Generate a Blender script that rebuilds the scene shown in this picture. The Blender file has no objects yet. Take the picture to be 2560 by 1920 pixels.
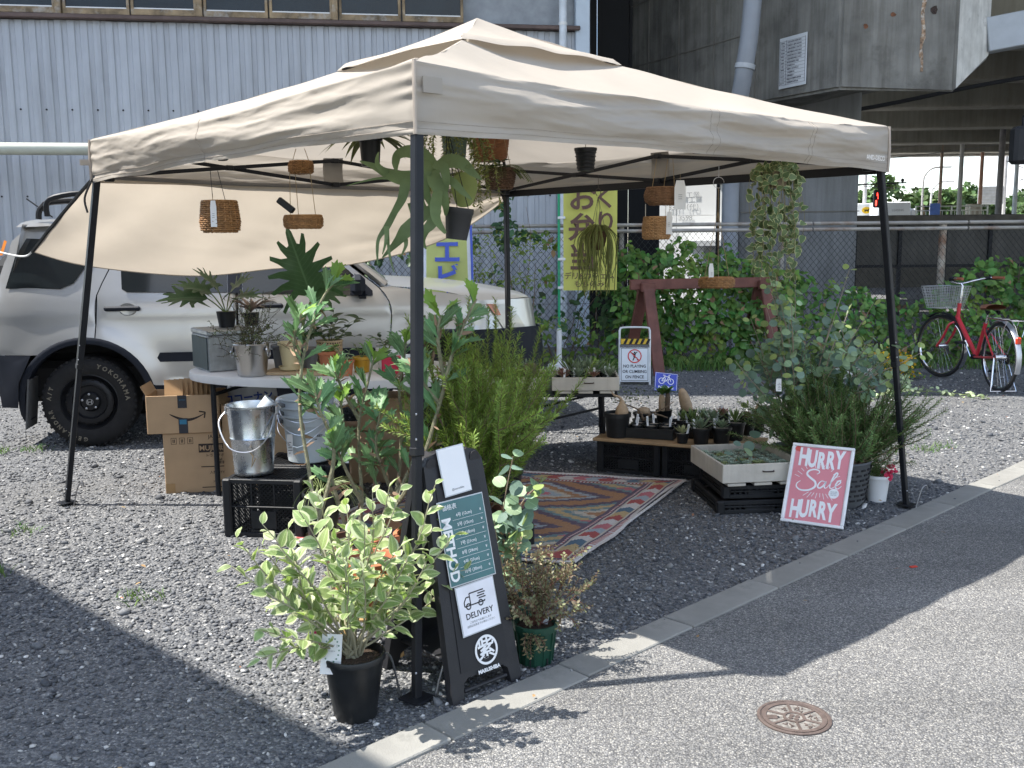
import bpy, bmesh, math, random
import numpy as np
from math import sin, cos, pi, radians, sqrt, atan2
from mathutils import Vector, Matrix, geometry, noise

R_ = random.Random(7)
NP = np.random.default_rng(11)
SC = bpy.context.scene
COL = SC.collection

# ------------------------------------------------------------------ camera
cam_d = bpy.data.cameras.new('camera')
cam_d.sensor_width = 36.0
cam_d.lens = 34.497
cam_d.clip_start = 0.05
cam_d.clip_end = 2000
cam = bpy.data.objects.new('camera', cam_d)
COL.objects.link(cam)
_yaw, _pit, _rol = 0.06433, -0.14243, -0.00933
_f = Vector((-sin(_yaw)*cos(_pit), cos(_yaw)*cos(_pit), sin(_pit)))
_r = Vector((cos(_yaw), sin(_yaw), 0)); _u = _r.cross(_f)
_r2 = _r*cos(_rol) + _u*sin(_rol); _u2 = -_r*sin(_rol) + _u*cos(_rol)
_m = Matrix((_r2, _u2, -_f)).transposed().to_4x4()
_m.translation = (0.5049, -5.3019, 1.4530)
cam.matrix_world = _m
SC.camera = cam

# ------------------------------------------------------------------ sky and sun (sun high, from the left of the street)
SUN_EL, SUN_AZ = radians(59.0), radians(-90.0)        # azimuth measured from +Y towards +X
world = bpy.data.worlds.new('World'); SC.world = world; world.use_nodes = True
wn = world.node_tree; wn.nodes.clear()
sky = wn.nodes.new('ShaderNodeTexSky'); sky.sky_type = 'NISHITA'; sky.sun_disc = False
sky.sun_elevation = SUN_EL; sky.sun_rotation = SUN_AZ
sky.air_density = 1.0; sky.dust_density = 0.25; sky.ozone_density = 1.6
bg = wn.nodes.new('ShaderNodeBackground'); bg.inputs['Strength'].default_value = 0.15
wo = wn.nodes.new('ShaderNodeOutputWorld')
# broken white cloud all over the sky, as in the strip that shows under the bridge
wtc = wn.nodes.new('ShaderNodeTexCoord'); wno = wn.nodes.new('ShaderNodeTexNoise'); wno.inputs['Scale'].default_value = 2.6; wno.inputs['Detail'].default_value = 7; wno.inputs['Roughness'].default_value = .6
wmp = wn.nodes.new('ShaderNodeMapping'); wmp.inputs['Scale'].default_value = (1, 1, 2.2)
wmr = wn.nodes.new('ShaderNodeMapRange'); wmr.inputs[1].default_value = .42; wmr.inputs[2].default_value = .62
wmx = wn.nodes.new('ShaderNodeMix'); wmx.data_type = 'RGBA'; wmx.inputs[7].default_value = (4.3, 4.4, 4.6, 1)
wn.links.new(wtc.outputs['Generated'], wmp.inputs[0]); wn.links.new(wmp.outputs[0], wno.inputs['Vector']); wn.links.new(wno.outputs['Fac'], wmr.inputs[0])
wn.links.new(wmr.outputs[0], wmx.inputs[0]); wn.links.new(sky.outputs[0], wmx.inputs[6])
wn.links.new(wmx.outputs[2], bg.inputs[0]); wn.links.new(bg.outputs[0], wo.inputs[0])
sun_d = bpy.data.lights.new('sun', 'SUN'); sun_d.energy = 3.9; sun_d.angle = radians(0.53)
sun_d.color = (1.0, 0.955, 0.89)
sun = bpy.data.objects.new('sun', sun_d); COL.objects.link(sun)
_sd = Vector((sin(SUN_AZ)*cos(SUN_EL), cos(SUN_AZ)*cos(SUN_EL), sin(SUN_EL)))
sun.rotation_euler = (-_sd).to_track_quat('-Z', 'Y').to_euler()
sun.location = (-20, 0, 30)
SC.view_settings.view_transform = 'Standard'
SC.view_settings.look = 'None'
SC.view_settings.exposure = 1.42
SC.view_settings.gamma = 1.0
SC.view_settings.use_curve_mapping = False
SC.render.engine = 'CYCLES'
SC.cycles.use_denoising = True
SC.cycles.use_adaptive_sampling = True
SC.cycles.adaptive_threshold = 0.02
SC.cycles.max_bounces = 5
SC.cycles.diffuse_bounces = 3
SC.cycles.glossy_bounces = 2
SC.cycles.transmission_bounces = 2
SC.cycles.transparent_max_bounces = 4
SC.cycles.caustics_reflective = False
SC.cycles.caustics_refractive = False

# ------------------------------------------------------------------ materials
MATS = {}
def mat(name, col, rough=0.7, metal=0.0, var=0.15, scale=6.0, bump=0.0, bscale=60.0, spec=0.4,
        trans=0.0, tcol=None, rnd=0.0, hue=0.0, streak=0.0, stain=None, coat=0.0, rvar=0.0, emit=None, vein=0.0):
    """One surface: base colour with soft blotches, optional grain bump, per-piece variation and translucency."""
    if name in MATS: return MATS[name]
    m = bpy.data.materials.new(name); m.use_nodes = True
    nt = m.node_tree; n = nt.nodes; L = nt.links
    p = n['Principled BSDF']; out = n['Material Output']
    p.inputs['Roughness'].default_value = rough
    p.inputs['Metallic'].default_value = metal
    p.inputs['Specular IOR Level'].default_value = spec
    if coat: p.inputs['Coat Weight'].default_value = coat; p.inputs['Coat Roughness'].default_value = 0.06
    tc = n.new('ShaderNodeTexCoord')
    rgb = n.new('ShaderNodeRGB'); rgb.outputs[0].default_value = (*col, 1); c = rgb.outputs[0]
    def noise_tex(s, d=4, vec=None, ro=.55):
        t = n.new('ShaderNodeTexNoise'); t.inputs['Scale'].default_value = s; t.inputs['Detail'].default_value = d
        t.inputs['Roughness'].default_value = ro
        L.new(vec if vec else tc.outputs['Object'], t.inputs['Vector']); return t.outputs['Fac']
    def mixv(c0, fac, val, mode='MULTIPLY'):
        x = n.new('ShaderNodeMix'); x.data_type = 'RGBA'; x.blend_type = mode
        if hasattr(fac, 'node'): L.new(fac, x.inputs[0])
        else: x.inputs[0].default_value = fac
        L.new(c0, x.inputs[6])
        if hasattr(val, 'node'): L.new(val, x.inputs[7])
        else: x.inputs[7].default_value = (*val, 1)
        return x.outputs[2]
    def ramp(fac, a, b, va=0., vb=1.):
        r = n.new('ShaderNodeMapRange'); r.inputs[1].default_value = a; r.inputs[2].default_value = b
        r.inputs[3].default_value = va; r.inputs[4].default_value = vb; L.new(fac, r.inputs[0]); return r.outputs[0]
    if var:
        f = ramp(noise_tex(scale), .3, .7, 1-var, 1+var)
        hsv = n.new('ShaderNodeHueSaturation'); L.new(c, hsv.inputs['Color']); L.new(f, hsv.inputs['Value']); c = hsv.outputs[0]
    if rnd or hue:
        g = n.new('ShaderNodeNewGeometry'); oi = n.new('ShaderNodeObjectInfo')
        a = n.new('ShaderNodeMath'); a.operation = 'ADD'; L.new(g.outputs['Random Per Island'], a.inputs[0]); L.new(oi.outputs['Random'], a.inputs[1])
        b = n.new('ShaderNodeMath'); b.operation = 'FRACT'; L.new(a.outputs[0], b.inputs[0])
        hsv = n.new('ShaderNodeHueSaturation'); L.new(c, hsv.inputs['Color'])
        L.new(ramp(b.outputs[0], 0, 1, 1-rnd, 1+rnd), hsv.inputs['Value'])
        if hue:
            w = n.new('ShaderNodeMath'); w.operation = 'MULTIPLY'; w.inputs[1].default_value = 7.31; L.new(b.outputs[0], w.inputs[0])
            w2 = n.new('ShaderNodeMath'); w2.operation = 'FRACT'; L.new(w.outputs[0], w2.inputs[0])
            L.new(ramp(w2.outputs[0], 0, 1, .5-hue, .5+hue), hsv.inputs['Hue'])
        c = hsv.outputs[0]
    if vein:      # pale midrib and faint side veins in leaf space (x across, y along)
        sx = n.new('ShaderNodeSeparateXYZ'); L.new(tc.outputs['Object'], sx.inputs[0])
        ab = n.new('ShaderNodeMath'); ab.operation = 'ABSOLUTE'; L.new(sx.outputs[0], ab.inputs[0])
        f1 = ramp(ab.outputs[0], vein*.5, vein*1.3, .55, 0)
        sl_ = n.new('ShaderNodeMath'); sl_.operation = 'MULTIPLY_ADD'; L.new(ab.outputs[0], sl_.inputs[0]); sl_.inputs[1].default_value = -.8; L.new(sx.outputs[1], sl_.inputs[2])
        wv = n.new('ShaderNodeMath'); wv.operation = 'MULTIPLY'; L.new(sl_.outputs[0], wv.inputs[0]); wv.inputs[1].default_value = 1.15/vein
        sn = n.new('ShaderNodeMath'); sn.operation = 'SINE'; L.new(wv.outputs[0], sn.inputs[0]); f2 = ramp(sn.outputs[0], .75, 1.0, 0, .22)
        mxm = n.new('ShaderNodeMath'); mxm.operation = 'MAXIMUM'; L.new(f1, mxm.inputs[0]); L.new(f2, mxm.inputs[1])
        c = mixv(c, mxm.outputs[0], tuple(min(1, q*1.9+.03) for q in col), 'MIX')
    if streak:
        mp = n.new('ShaderNodeMapping'); mp.inputs['Scale'].default_value = (5, 5, .35); L.new(tc.outputs['Object'], mp.inputs[0])
        f = ramp(noise_tex(1.6, 6, mp.outputs[0], .65), .42, .75, 0, streak)
        c = mixv(c, f, (.32, .30, .27))
    if stain:
        f = ramp(noise_tex(stain[1], 5, None, .65), stain[2], stain[2]+.16, 0, stain[3])
        c = mixv(c, f, stain[0], 'MIX')
    L.new(c, p.inputs['Base Color'])
    if rvar:
        L.new(ramp(noise_tex(scale*2.3), .3, .7, max(0, rough-rvar), min(1, rough+rvar)), p.inputs['Roughness'])
    if bump:
        bn = n.new('ShaderNodeBump'); bn.inputs['Strength'].default_value = bump; bn.inputs['Distance'].default_value = .02
        L.new(noise_tex(bscale, 5), bn.inputs['Height']); L.new(bn.outputs[0], p.inputs['Normal'])
    if emit:
        p.inputs['Emission Color'].default_value = (*emit[0], 1); p.inputs['Emission Strength'].default_value = emit[1]
    if trans:
        t = n.new('ShaderNodeBsdfTranslucent'); mx = n.new('ShaderNodeMixShader'); mx.inputs[0].default_value = trans
        if tcol:
            L.new(mixv(c, 1.0, tcol), t.inputs[0])
        else: L.new(c, t.inputs[0])
        L.new(p.outputs[0], mx.inputs[1]); L.new(t.outputs[0], mx.inputs[2]); L.new(mx.outputs[0], out.inputs[0])
    MATS[name] = m
    return m

# ------------------------------------------------------------------ mesh building
class MB:
    def __init__(s): s.v = []; s.f = []; s.m = []
    def add(s, V, F, mi=0):
        b = len(s.v); s.v.extend([tuple(q) for q in V])
        for f in F: s.f.append(tuple(i+b for i in f)); s.m.append(mi)
        return s
    def box(s, c, d, mi=0, rz=0, M=None, ch=0):
        """box centred at c with full sizes d, optional chamfer ch"""
        hx, hy, hz = d[0]/2, d[1]/2, d[2]/2
        if M is None: M = Matrix.Rotation(rz, 3, 'Z') if rz else None
        c = Vector(c)
        def T(q):
            q = Vector(q); q = M @ q if M is not None else q
            return q + c
        if not ch:
            V = [T((x*hx, y*hy, z*hz)) for x in (-1, 1) for y in (-1, 1) for z in (-1, 1)]
            s.add(V, [(0,1,3,2),(4,6,7,5),(0,4,5,1),(2,3,7,6),(0,2,6,4),(1,5,7,3)], mi)
        else:
            ch = min(ch, hx*.9, hy*.9, hz*.9); h = (hx, hy, hz); V = []; idx = {}
            for sx in (-1, 1):
                for sy in (-1, 1):
                    for sz in (-1, 1):
                        for a in range(3):
                            q = [sx*(hx-ch), sy*(hy-ch), sz*(hz-ch)]; sg = (sx, sy, sz)
                            q[a] = sg[a]*h[a]; idx[(sx, sy, sz, a)] = len(V); V.append(T(q))
            F = []
            for a in range(3):
                b_, c_ = (a+1) % 3, (a+2) % 3
                for sg in (-1, 1):
                    loop = []
                    for (p1, p2) in ((-1,-1),(1,-1),(1,1),(-1,1)):
                        k = [0,0,0]; k[a] = sg; k[b_] = p1; k[c_] = p2; loop.append(idx[(*k, a)])
                    F.append(tuple(loop) if sg > 0 else tuple(loop[::-1]))
                for p1 in (-1, 1):
                    for p2 in (-1, 1):
                        k0 = [0,0,0]; k0[b_] = p1; k0[c_] = p2; k1 = k0[:]; k0[a] = -1; k1[a] = 1
                        q = (idx[(*k0, b_)], idx[(*k1, b_)], idx[(*k1, c_)], idx[(*k0, c_)])
                        F.append(q if p1*p2 > 0 else q[::-1])
            for sx in (-1, 1):
                for sy in (-1, 1):
                    for sz in (-1, 1):
                        t = tuple(idx[(sx, sy, sz, a)] for a in range(3))
                        F.append(t if sx*sy*sz > 0 else t[::-1])
            s.add(V, F, mi)
        return s
    def tube(s, P, r, n=8, mi=0, cap=True):
        """swept tube through points P with radius r (number or one per point)"""
        P = [Vector(q) for q in P]; m = len(P)
        rr = r if hasattr(r, '__len__') else [r]*m
        V = []; F = []; ref = None
        for i in range(m):
            t = (P[min(i+1, m-1)] - P[max(i-1, 0)])
            t = t.normalized() if t.length > 1e-9 else Vector((0, 0, 1))
            if ref is None: ref = t.orthogonal().normalized()
            else:
                ref = ref - t*ref.dot(t); ref = ref.normalized() if ref.length > 1e-6 else t.orthogonal().normalized()
            b = t.cross(ref)
            for k in range(n):
                a = 2*pi*k/n; V.append(P[i] + (ref*cos(a) + b*sin(a))*rr[i])
        for i in range(m-1):
            for k in range(n):
                F.append((i*n+k, i*n+(k+1) % n, (i+1)*n+(k+1) % n, (i+1)*n+k))
        if cap: F.append(tuple(range(n))[::-1]); F.append(tuple((m-1)*n+k for k in range(n)))
        return s.add(V, F, mi)
    def bar(s, a, b, w, h, mi=0, up=(0, 0, 1), ch=0):
        """rectangular bar from a to b, width w across, height h along up"""
        a, b = Vector(a), Vector(b); d = b-a; L = d.length; x = d/L
        u = Vector(up); y = u.cross(x)
        if y.length < 1e-5: y = Vector((0, 1, 0)).cross(x)
        y.normalize(); z = x.cross(y)
        return s.box((a+b)/2, (L, w, h), mi, M=Matrix((x, y, z)).transposed(), ch=ch)
    def lathe(s, prof, n=24, c=(0, 0, 0), mi=0, cap0=True, cap1=False, sq=1.0):
        V = []; F = []; m = len(prof)
        for (r, z) in prof:
            for k in range(n):
                a = 2*pi*k/n; V.append((c[0]+r*cos(a), c[1]+r*sin(a)*sq, c[2]+z))
        for i in range(m-1):
            for k in range(n):
                F.append((i*n+k, i*n+(k+1) % n, (i+1)*n+(k+1) % n, (i+1)*n+k))
        if cap0: F.append(tuple(range(n))[::-1])
        if cap1: F.append(tuple((m-1)*n+k for k in range(n)))
        return s.add(V, F, mi)
    def prism(s, poly, z0, z1, mi=0):
        n = len(poly)
        V = [(x, y, z0) for x, y in poly] + [(x, y, z1) for x, y in poly]
        F = [tuple(range(n))[::-1], tuple(range(n, 2*n))] + [(i, (i+1) % n, n+(i+1) % n, n+i) for i in range(n)]
        return s.add(V, F, mi)
    def grid(s, fn, nu, nv, mi=0, flip=False):
        V = [fn(i/nu, j/nv) for i in range(nu+1) for j in range(nv+1)]
        F = []
        for i in range(nu):
            for j in range(nv):
                a = i*(nv+1)+j; q = (a, a+nv+1, a+nv+2, a+1); F.append(q[::-1] if flip else q)
        return s.add(V, F, mi)
    def mesh(s, name, mats, smooth=40):
        me = bpy.data.meshes.new(name); me.from_pydata(s.v, [], s.f)
        mats = mats if isinstance(mats, (list, tuple)) else [mats]
        for q in mats: me.materials.append(q)
        if len(mats) > 1: me.polygons.foreach_set('material_index', s.m)
        if smooth:
            me.polygons.foreach_set('use_smooth', [True]*len(s.f))
            if smooth < 180: me.set_sharp_from_angle(angle=radians(smooth))
        me.update(); return me
    def obj(s, name, mats, parent=None, loc=None, rot=None, smooth=40):
        return put(name, s.mesh(name, mats, smooth), parent, loc, rot)

def put(name, me, parent=None, loc=None, rot=None, M=None):
    o = bpy.data.objects.new(name, me); COL.objects.link(o)
    if parent is not None: o.parent = parent
    if M is not None: o.matrix_local = M
    if loc is not None: o.location = loc
    if rot is not None: o.rotation_euler = rot
    return o
def tag(o, label=None, cat=None, group=None, kind=None):
    if label: o['label'] = label
    if cat: o['category'] = cat
    if group: o['group'] = group
    if kind: o['kind'] = kind
    return o
def thing(name, label, cat, loc=(0, 0, 0), rz=0, group=None, rot=None):
    o = bpy.data.objects.new(name, None); COL.objects.link(o); o.empty_display_size = .05
    o.location = loc; o.rotation_euler = rot if rot else (0, 0, rz)
    return tag(o, label, cat, group)
def struct(name, loc=(0, 0, 0), rz=0):
    o = bpy.data.objects.new(name, None); COL.objects.link(o); o.location = loc; o.rotation_euler = (0, 0, rz)
    o['kind'] = 'structure'; return o
def copy_tree(o, parent=None):
    c = o.copy(); COL.objects.link(c); c.parent = parent
    for ch in list(o.children): copy_tree(ch, c)
    return c
def text(s, size, m, parent, M, extrude=.0006, bold=0.0, shear=0.0, align='CENTER', name='lettering', sx=1.0):
    """flat printed lettering as a thin mesh; M places its centre line, local x along the text, local z out of the print"""
    cu = bpy.data.curves.new('t', 'FONT'); cu.body = s; cu.size = size; cu.extrude = extrude; cu.offset = bold
    cu.align_x = align; cu.align_y = 'CENTER'; cu.shear = shear; cu.resolution_u = 3
    t = bpy.data.objects.new('t', cu)
    me = bpy.data.meshes.new_from_object(t); me.name = name
    bpy.data.objects.remove(t); bpy.data.curves.remove(cu)
    if sx != 1.0: me.transform(Matrix.Diagonal((sx, 1, 1, 1)))
    me.materials.clear(); me.materials.append(m)
    return put(name, me, parent, M=M)
def frame(o, x, y):
    """matrix with origin o, local x and y axes as given (z = x cross y)"""
    x = Vector(x).normalized(); y = Vector(y); y = (y - x*y.dot(x)).normalized(); z = x.cross(y)
    M = Matrix((x, y, z)).transposed().to_4x4(); M.translation = o; return M
def orient(pos, d, up=(0, 0, 1), roll=0.0, s=1.0):
    """matrix whose local y runs along d (leaf length) and local z close to up"""
    y = Vector(d).normalized(); z = Vector(up); z = z - y*z.dot(y)
    if z.length < 1e-4: z = y.orthogonal()
    z.normalize(); x = y.cross(z)
    M = Matrix((x, y, z)).transposed()
    if roll: M = M @ Matrix.Rotation(roll, 3, 'Y')
    M = (M*s).to_4x4(); M.translation = pos; return M
def rv(a=1.0): return Vector((R_.uniform(-a, a), R_.uniform(-a, a), R_.uniform(-a, a)))
def polypanel(pts, ymap, step=.05, holes=()):
    """triangulated panel from a 2-D outline (x, z), lifted to 3-D by ymap(x, z)"""
    P = [Vector(q) for q in pts]; E = []; n = len(P); E += [(i, (i+1) % n) for i in range(n)]
    allp = list(P)
    xs = [q[0] for q in pts]; zs = [q[1] for q in pts]
    def inside(x, z):
        c = False; j = n-1
        for i in range(n):
            xi, zi = pts[i]; xj, zj = pts[j]
            if (zi > z) != (zj > z) and x < (xj-xi)*(z-zi)/(zj-zi)+xi: c = not c
            j = i
        return c
    x = min(xs)+step*.5
    while x < max(xs):
        z = min(zs)+step*.5
        while z < max(zs):
            if inside(x, z) and min((Vector((x, z))-geometry.intersect_point_line(Vector((x, z)), P[i], P[(i+1) % n])[0].to_2d()).length if 0 <= geometry.intersect_point_line(Vector((x, z)), P[i], P[(i+1) % n])[1] <= 1 else (Vector((x, z))-P[i]).length for i in range(n)) > step*.4:
                allp.append(Vector((x, z)))
            z += step
        x += step
    r = geometry.delaunay_2d_cdt(allp, E, [list(range(n))], 1, 1e-6)
    return [(v.x, ymap(v.x, v.y), v.y) for v in r[0]], [tuple(f) for f in r[2]]
def smooth_path(P, k=6):
    """Catmull-Rom through points"""
    P = [Vector(q) for q in P]; out = []
    for i in range(len(P)-1):
        a = P[max(i-1, 0)]; b = P[i]; c = P[i+1]; d = P[min(i+2, len(P)-1)]
        for j in range(k):
            t = j/k
            out.append(.5*((2*b)+(c-a)*t+(2*a-5*b+4*c-d)*t*t+(3*b-a-3*c+d)*t**3))
    out.append(P[-1]); return out

# shared materials
BLACKP = mat('black_plastic', (.012, .013, .015), .5, var=.2, scale=9, bump=.05, bscale=90, spec=.3)
BLACKM = mat('black_painted_steel', (.011, .012, .015), .45, var=.2, scale=12, spec=.25)
STEEL = mat('bright_steel', (.55, .56, .58), .3, 1.0, var=.1)
WHITEP = mat('white_plastic', (.74, .74, .73), .45, var=.06)
PAPER = mat('white_paper', (.80, .80, .80), .75, var=.03)
INK = mat('black_ink', (.02, .02, .022), .8, var=0)
WHITEINK = mat('white_ink', (.82, .82, .82), .7, var=0)
TERRA = mat('terracotta', (.42, .15, .07), .85, var=.18, scale=14, bump=.1)
SOIL = mat('potting_soil', (.06, .038, .025), .95, var=.4, scale=60, bump=.8, bscale=120)
STRING = mat('jute_string', (.34, .25, .14), .9, var=.2)
WOODSTEM = mat('woody_stem', (.17, .12, .08), .9, var=.25, scale=30, bump=.2)
GREENSTEM = mat('green_stem', (.16, .2, .07), .7, var=.2, scale=30)
CARD = mat('cardboard', (.43, .29, .17), .85, var=.08, scale=7, bump=.06, bscale=160)
# ================================================================== GROUND
def gravel_material():
    m = bpy.data.materials.new('gravel_ground'); m.use_nodes = True; nt = m.node_tree; n = nt.nodes; L = nt.links
    p = n['Principled BSDF']; p.inputs['Roughness'].default_value = .9
    g = n.new('ShaderNodeNewGeometry')
    v = n.new('ShaderNodeTexVoronoi'); v.inputs['Scale'].default_value = 85; L.new(g.outputs['Position'], v.inputs['Vector'])
    v2 = n.new('ShaderNodeTexVoronoi'); v2.inputs['Scale'].default_value = 150; L.new(g.outputs['Position'], v2.inputs['Vector'])
    sep = n.new('ShaderNodeSeparateColor'); L.new(v.outputs['Color'], sep.inputs[0])
    sep2 = n.new('ShaderNodeSeparateColor'); L.new(v2.outputs['Color'], sep2.inputs[0])
    cr = n.new('ShaderNodeValToRGB'); e = cr.color_ramp.elements
    e[0].position = 0; e[0].color = (.055, .058, .063, 1); e[1].position = 1; e[1].color = (.52, .51, .48, 1)
    for pos, c in ((.5, (.118, .122, .128)), (.8, (.21, .21, .207)), (.95, (.37, .364, .345))):
        q = e.new(pos); q.color = (*c, 1)
    mm = n.new('ShaderNodeMath'); mm.operation = 'MULTIPLY_ADD'; mm.inputs[1].default_value = .45
    L.new(sep2.outputs[0], mm.inputs[0])
    m3 = n.new('ShaderNodeMath'); m3.operation = 'MULTIPLY'; m3.inputs[1].default_value = .55; L.new(sep.outputs[0], m3.inputs[0])
    L.new(m3.outputs[0], mm.inputs[2]); L.new(mm.outputs[0], cr.inputs[0])
    ns = n.new('ShaderNodeTexNoise'); ns.inputs['Scale'].default_value = .9; ns.inputs['Detail'].default_value = 6; L.new(g.outputs['Position'], ns.inputs['Vector'])
    mr = n.new('ShaderNodeMapRange'); mr.inputs[1].default_value = .45; mr.inputs[2].default_value = .7; L.new(ns.outputs['Fac'], mr.inputs[0])
    mx = n.new('ShaderNodeMix'); mx.data_type = 'RGBA'; mx.blend_type = 'MIX'
    sc = n.new('ShaderNodeMath'); sc.operation = 'MULTIPLY'; sc.inputs[1].default_value = .3; L.new(mr.outputs[0], sc.inputs[0]); L.new(sc.outputs[0], mx.inputs[0])
    L.new(cr.outputs[0], mx.inputs[6]); mx.inputs[7].default_value = (.115, .108, .096, 1)
    L.new(mx.outputs[2], p.inputs['Base Color'])
    b = n.new('ShaderNodeBump'); b.inputs['Strength'].default_value = 1.0; b.inputs['Distance'].default_value = .012
    inv = n.new('ShaderNodeMath'); inv.operation = 'SUBTRACT'; inv.inputs[0].default_value = 1; L.new(v.outputs['Distance'], inv.inputs[1])
    L.new(inv.outputs[0], b.inputs['Height']); L.new(b.outputs[0], p.inputs['Normal'])
    return m
ground = MB().grid(lambda u, v: (-300+600*u, -120+720*v, 0), 4, 4).obj('ground', gravel_material(), smooth=0)
tag(ground, kind='structure')

# kerb line: far edge passes through K0 in direction KU; the road lies on the KN side
K0 = Vector((.448, -2.072, 0)); KU = Vector((.676, .737, 0)).normalized(); KN = Vector((KU.y, -KU.x, 0))
def road_material():
    m = bpy.data.materials.new('asphalt'); m.use_nodes = True; nt = m.node_tree; n = nt.nodes; L = nt.links
    p = n['Principled BSDF']; p.inputs['Roughness'].default_value = .88
    g = n.new('ShaderNodeNewGeometry')
    v = n.new('ShaderNodeTexVoronoi'); v.inputs['Scale'].default_value = 165; L.new(g.outputs['Position'], v.inputs['Vector'])
    sep = n.new('ShaderNodeSeparateColor'); L.new(v.outputs['Color'], sep.inputs[0])
    cr = n.new('ShaderNodeValToRGB'); e = cr.color_ramp.elements
    e[0].color = (.125, .125, .127, 1); e[1].color = (.44, .425, .39, 1)
    for pos, c in ((.3, (.18, .18, .18)), (.7, (.245, .242, .232)), (.93, (.325, .317, .295))):
        q = e.new(pos); q.color = (*c, 1)
    L.new(sep.outputs[0], cr.inputs[0])
    mr = n.new('ShaderNodeMapRange'); mr.inputs[1].default_value = .35; mr.inputs[2].default_value = .62; mr.inputs[3].default_value = 1; mr.inputs[4].default_value = .5
    L.new(v.outputs['Distance'], mr.inputs[0])
    hs = n.new('ShaderNodeHueSaturation'); L.new(cr.outputs[0], hs.inputs['Color'])
    ns = n.new('ShaderNodeTexNoise'); ns.inputs['Scale'].default_value = 1.4; ns.inputs['Detail'].default_value = 5; L.new(g.outputs['Position'], ns.inputs['Vector'])
    m2 = n.new('ShaderNodeMapRange'); m2.inputs[1].default_value = .3; m2.inputs[2].default_value = .7; m2.inputs[3].default_value = .86; m2.inputs[4].default_value = 1.12; L.new(ns.outputs['Fac'], m2.inputs[0])
    mu0 = n.new('ShaderNodeMath'); mu0.operation = 'MULTIPLY'; L.new(mr.outputs[0], mu0.inputs[0]); L.new(m2.outputs[0], mu0.inputs[1])
    mp = n.new('ShaderNodeMapping'); mp.inputs['Rotation'].default_value = (0, 0, -atan2(KU.y, KU.x)); mp.inputs['Scale'].default_value = (.25, 2.2, 1); L.new(g.outputs['Position'], mp.inputs[0])
    n2 = n.new('ShaderNodeTexNoise'); n2.inputs['Scale'].default_value = 1.3; n2.inputs['Detail'].default_value = 4; L.new(mp.outputs[0], n2.inputs['Vector'])
    m4 = n.new('ShaderNodeMapRange'); m4.inputs[1].default_value = .35; m4.inputs[2].default_value = .68; m4.inputs[3].default_value = .87; m4.inputs[4].default_value = 1.1; L.new(n2.outputs['Fac'], m4.inputs[0])
    n3 = n.new('ShaderNodeTexNoise'); n3.inputs['Scale'].default_value = 7; n3.inputs['Detail'].default_value = 6; n3.inputs['Roughness'].default_value = .7; L.new(g.outputs['Position'], n3.inputs['Vector'])
    m5 = n.new('ShaderNodeMapRange'); m5.inputs[1].default_value = .58; m5.inputs[2].default_value = .72; m5.inputs[3].default_value = 1; m5.inputs[4].default_value = .8; L.new(n3.outputs['Fac'], m5.inputs[0])
    mu1 = n.new('ShaderNodeMath'); mu1.operation = 'MULTIPLY'; L.new(m4.outputs[0], mu1.inputs[0]); L.new(m5.outputs[0], mu1.inputs[1])
    mu = n.new('ShaderNodeMath'); mu.operation = 'MULTIPLY'; L.new(mu0.outputs[0], mu.inputs[0]); L.new(mu1.outputs[0], mu.inputs[1])
    L.new(mu.outputs[0], hs.inputs['Value']); L.new(hs.outputs[0], p.inputs['Base Color'])
    b = n.new('ShaderNodeBump'); b.inputs['Strength'].default_value = .8; b.inputs['Distance'].default_value = .006; b.invert = True
    L.new(v.outputs['Distance'], b.inputs['Height']); L.new(b.outputs[0], p.inputs['Normal'])
    return m
ra = K0 + KN*.14 - KU*30; rb = K0 + KN*.14 + KU*45; rc = rb + KN*9; rd = ra + KN*9
road = MB().add([(q.x, q.y, .006) for q in (ra, rd, rc, rb)], [(0, 1, 2, 3)]).obj('road', road_material(), smooth=0)
tag(road, kind='structure')
kerb = struct('kerb')
KERBM = mat('kerb_concrete', (.24, .235, .215), .9, var=.16, scale=5, bump=.25, bscale=180, stain=((.13, .13, .12), 9, .58, .5))
for i in range(-6, 18):
    a = K0 + KU*(.6*i) + KN*.07; j = R_.uniform(-.004, .004)
    MB().box((0, 0, 0), (.594, .142, .14), ch=.004).obj('kerb_stone', KERBM, kerb, loc=(*(a+KU*.3+KN*j).xy, -.056+R_.uniform(-.002, .002)), rot=(R_.uniform(-.01, .01), 0, atan2(KU.y, KU.x)+R_.uniform(-.005, .005)))

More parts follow.
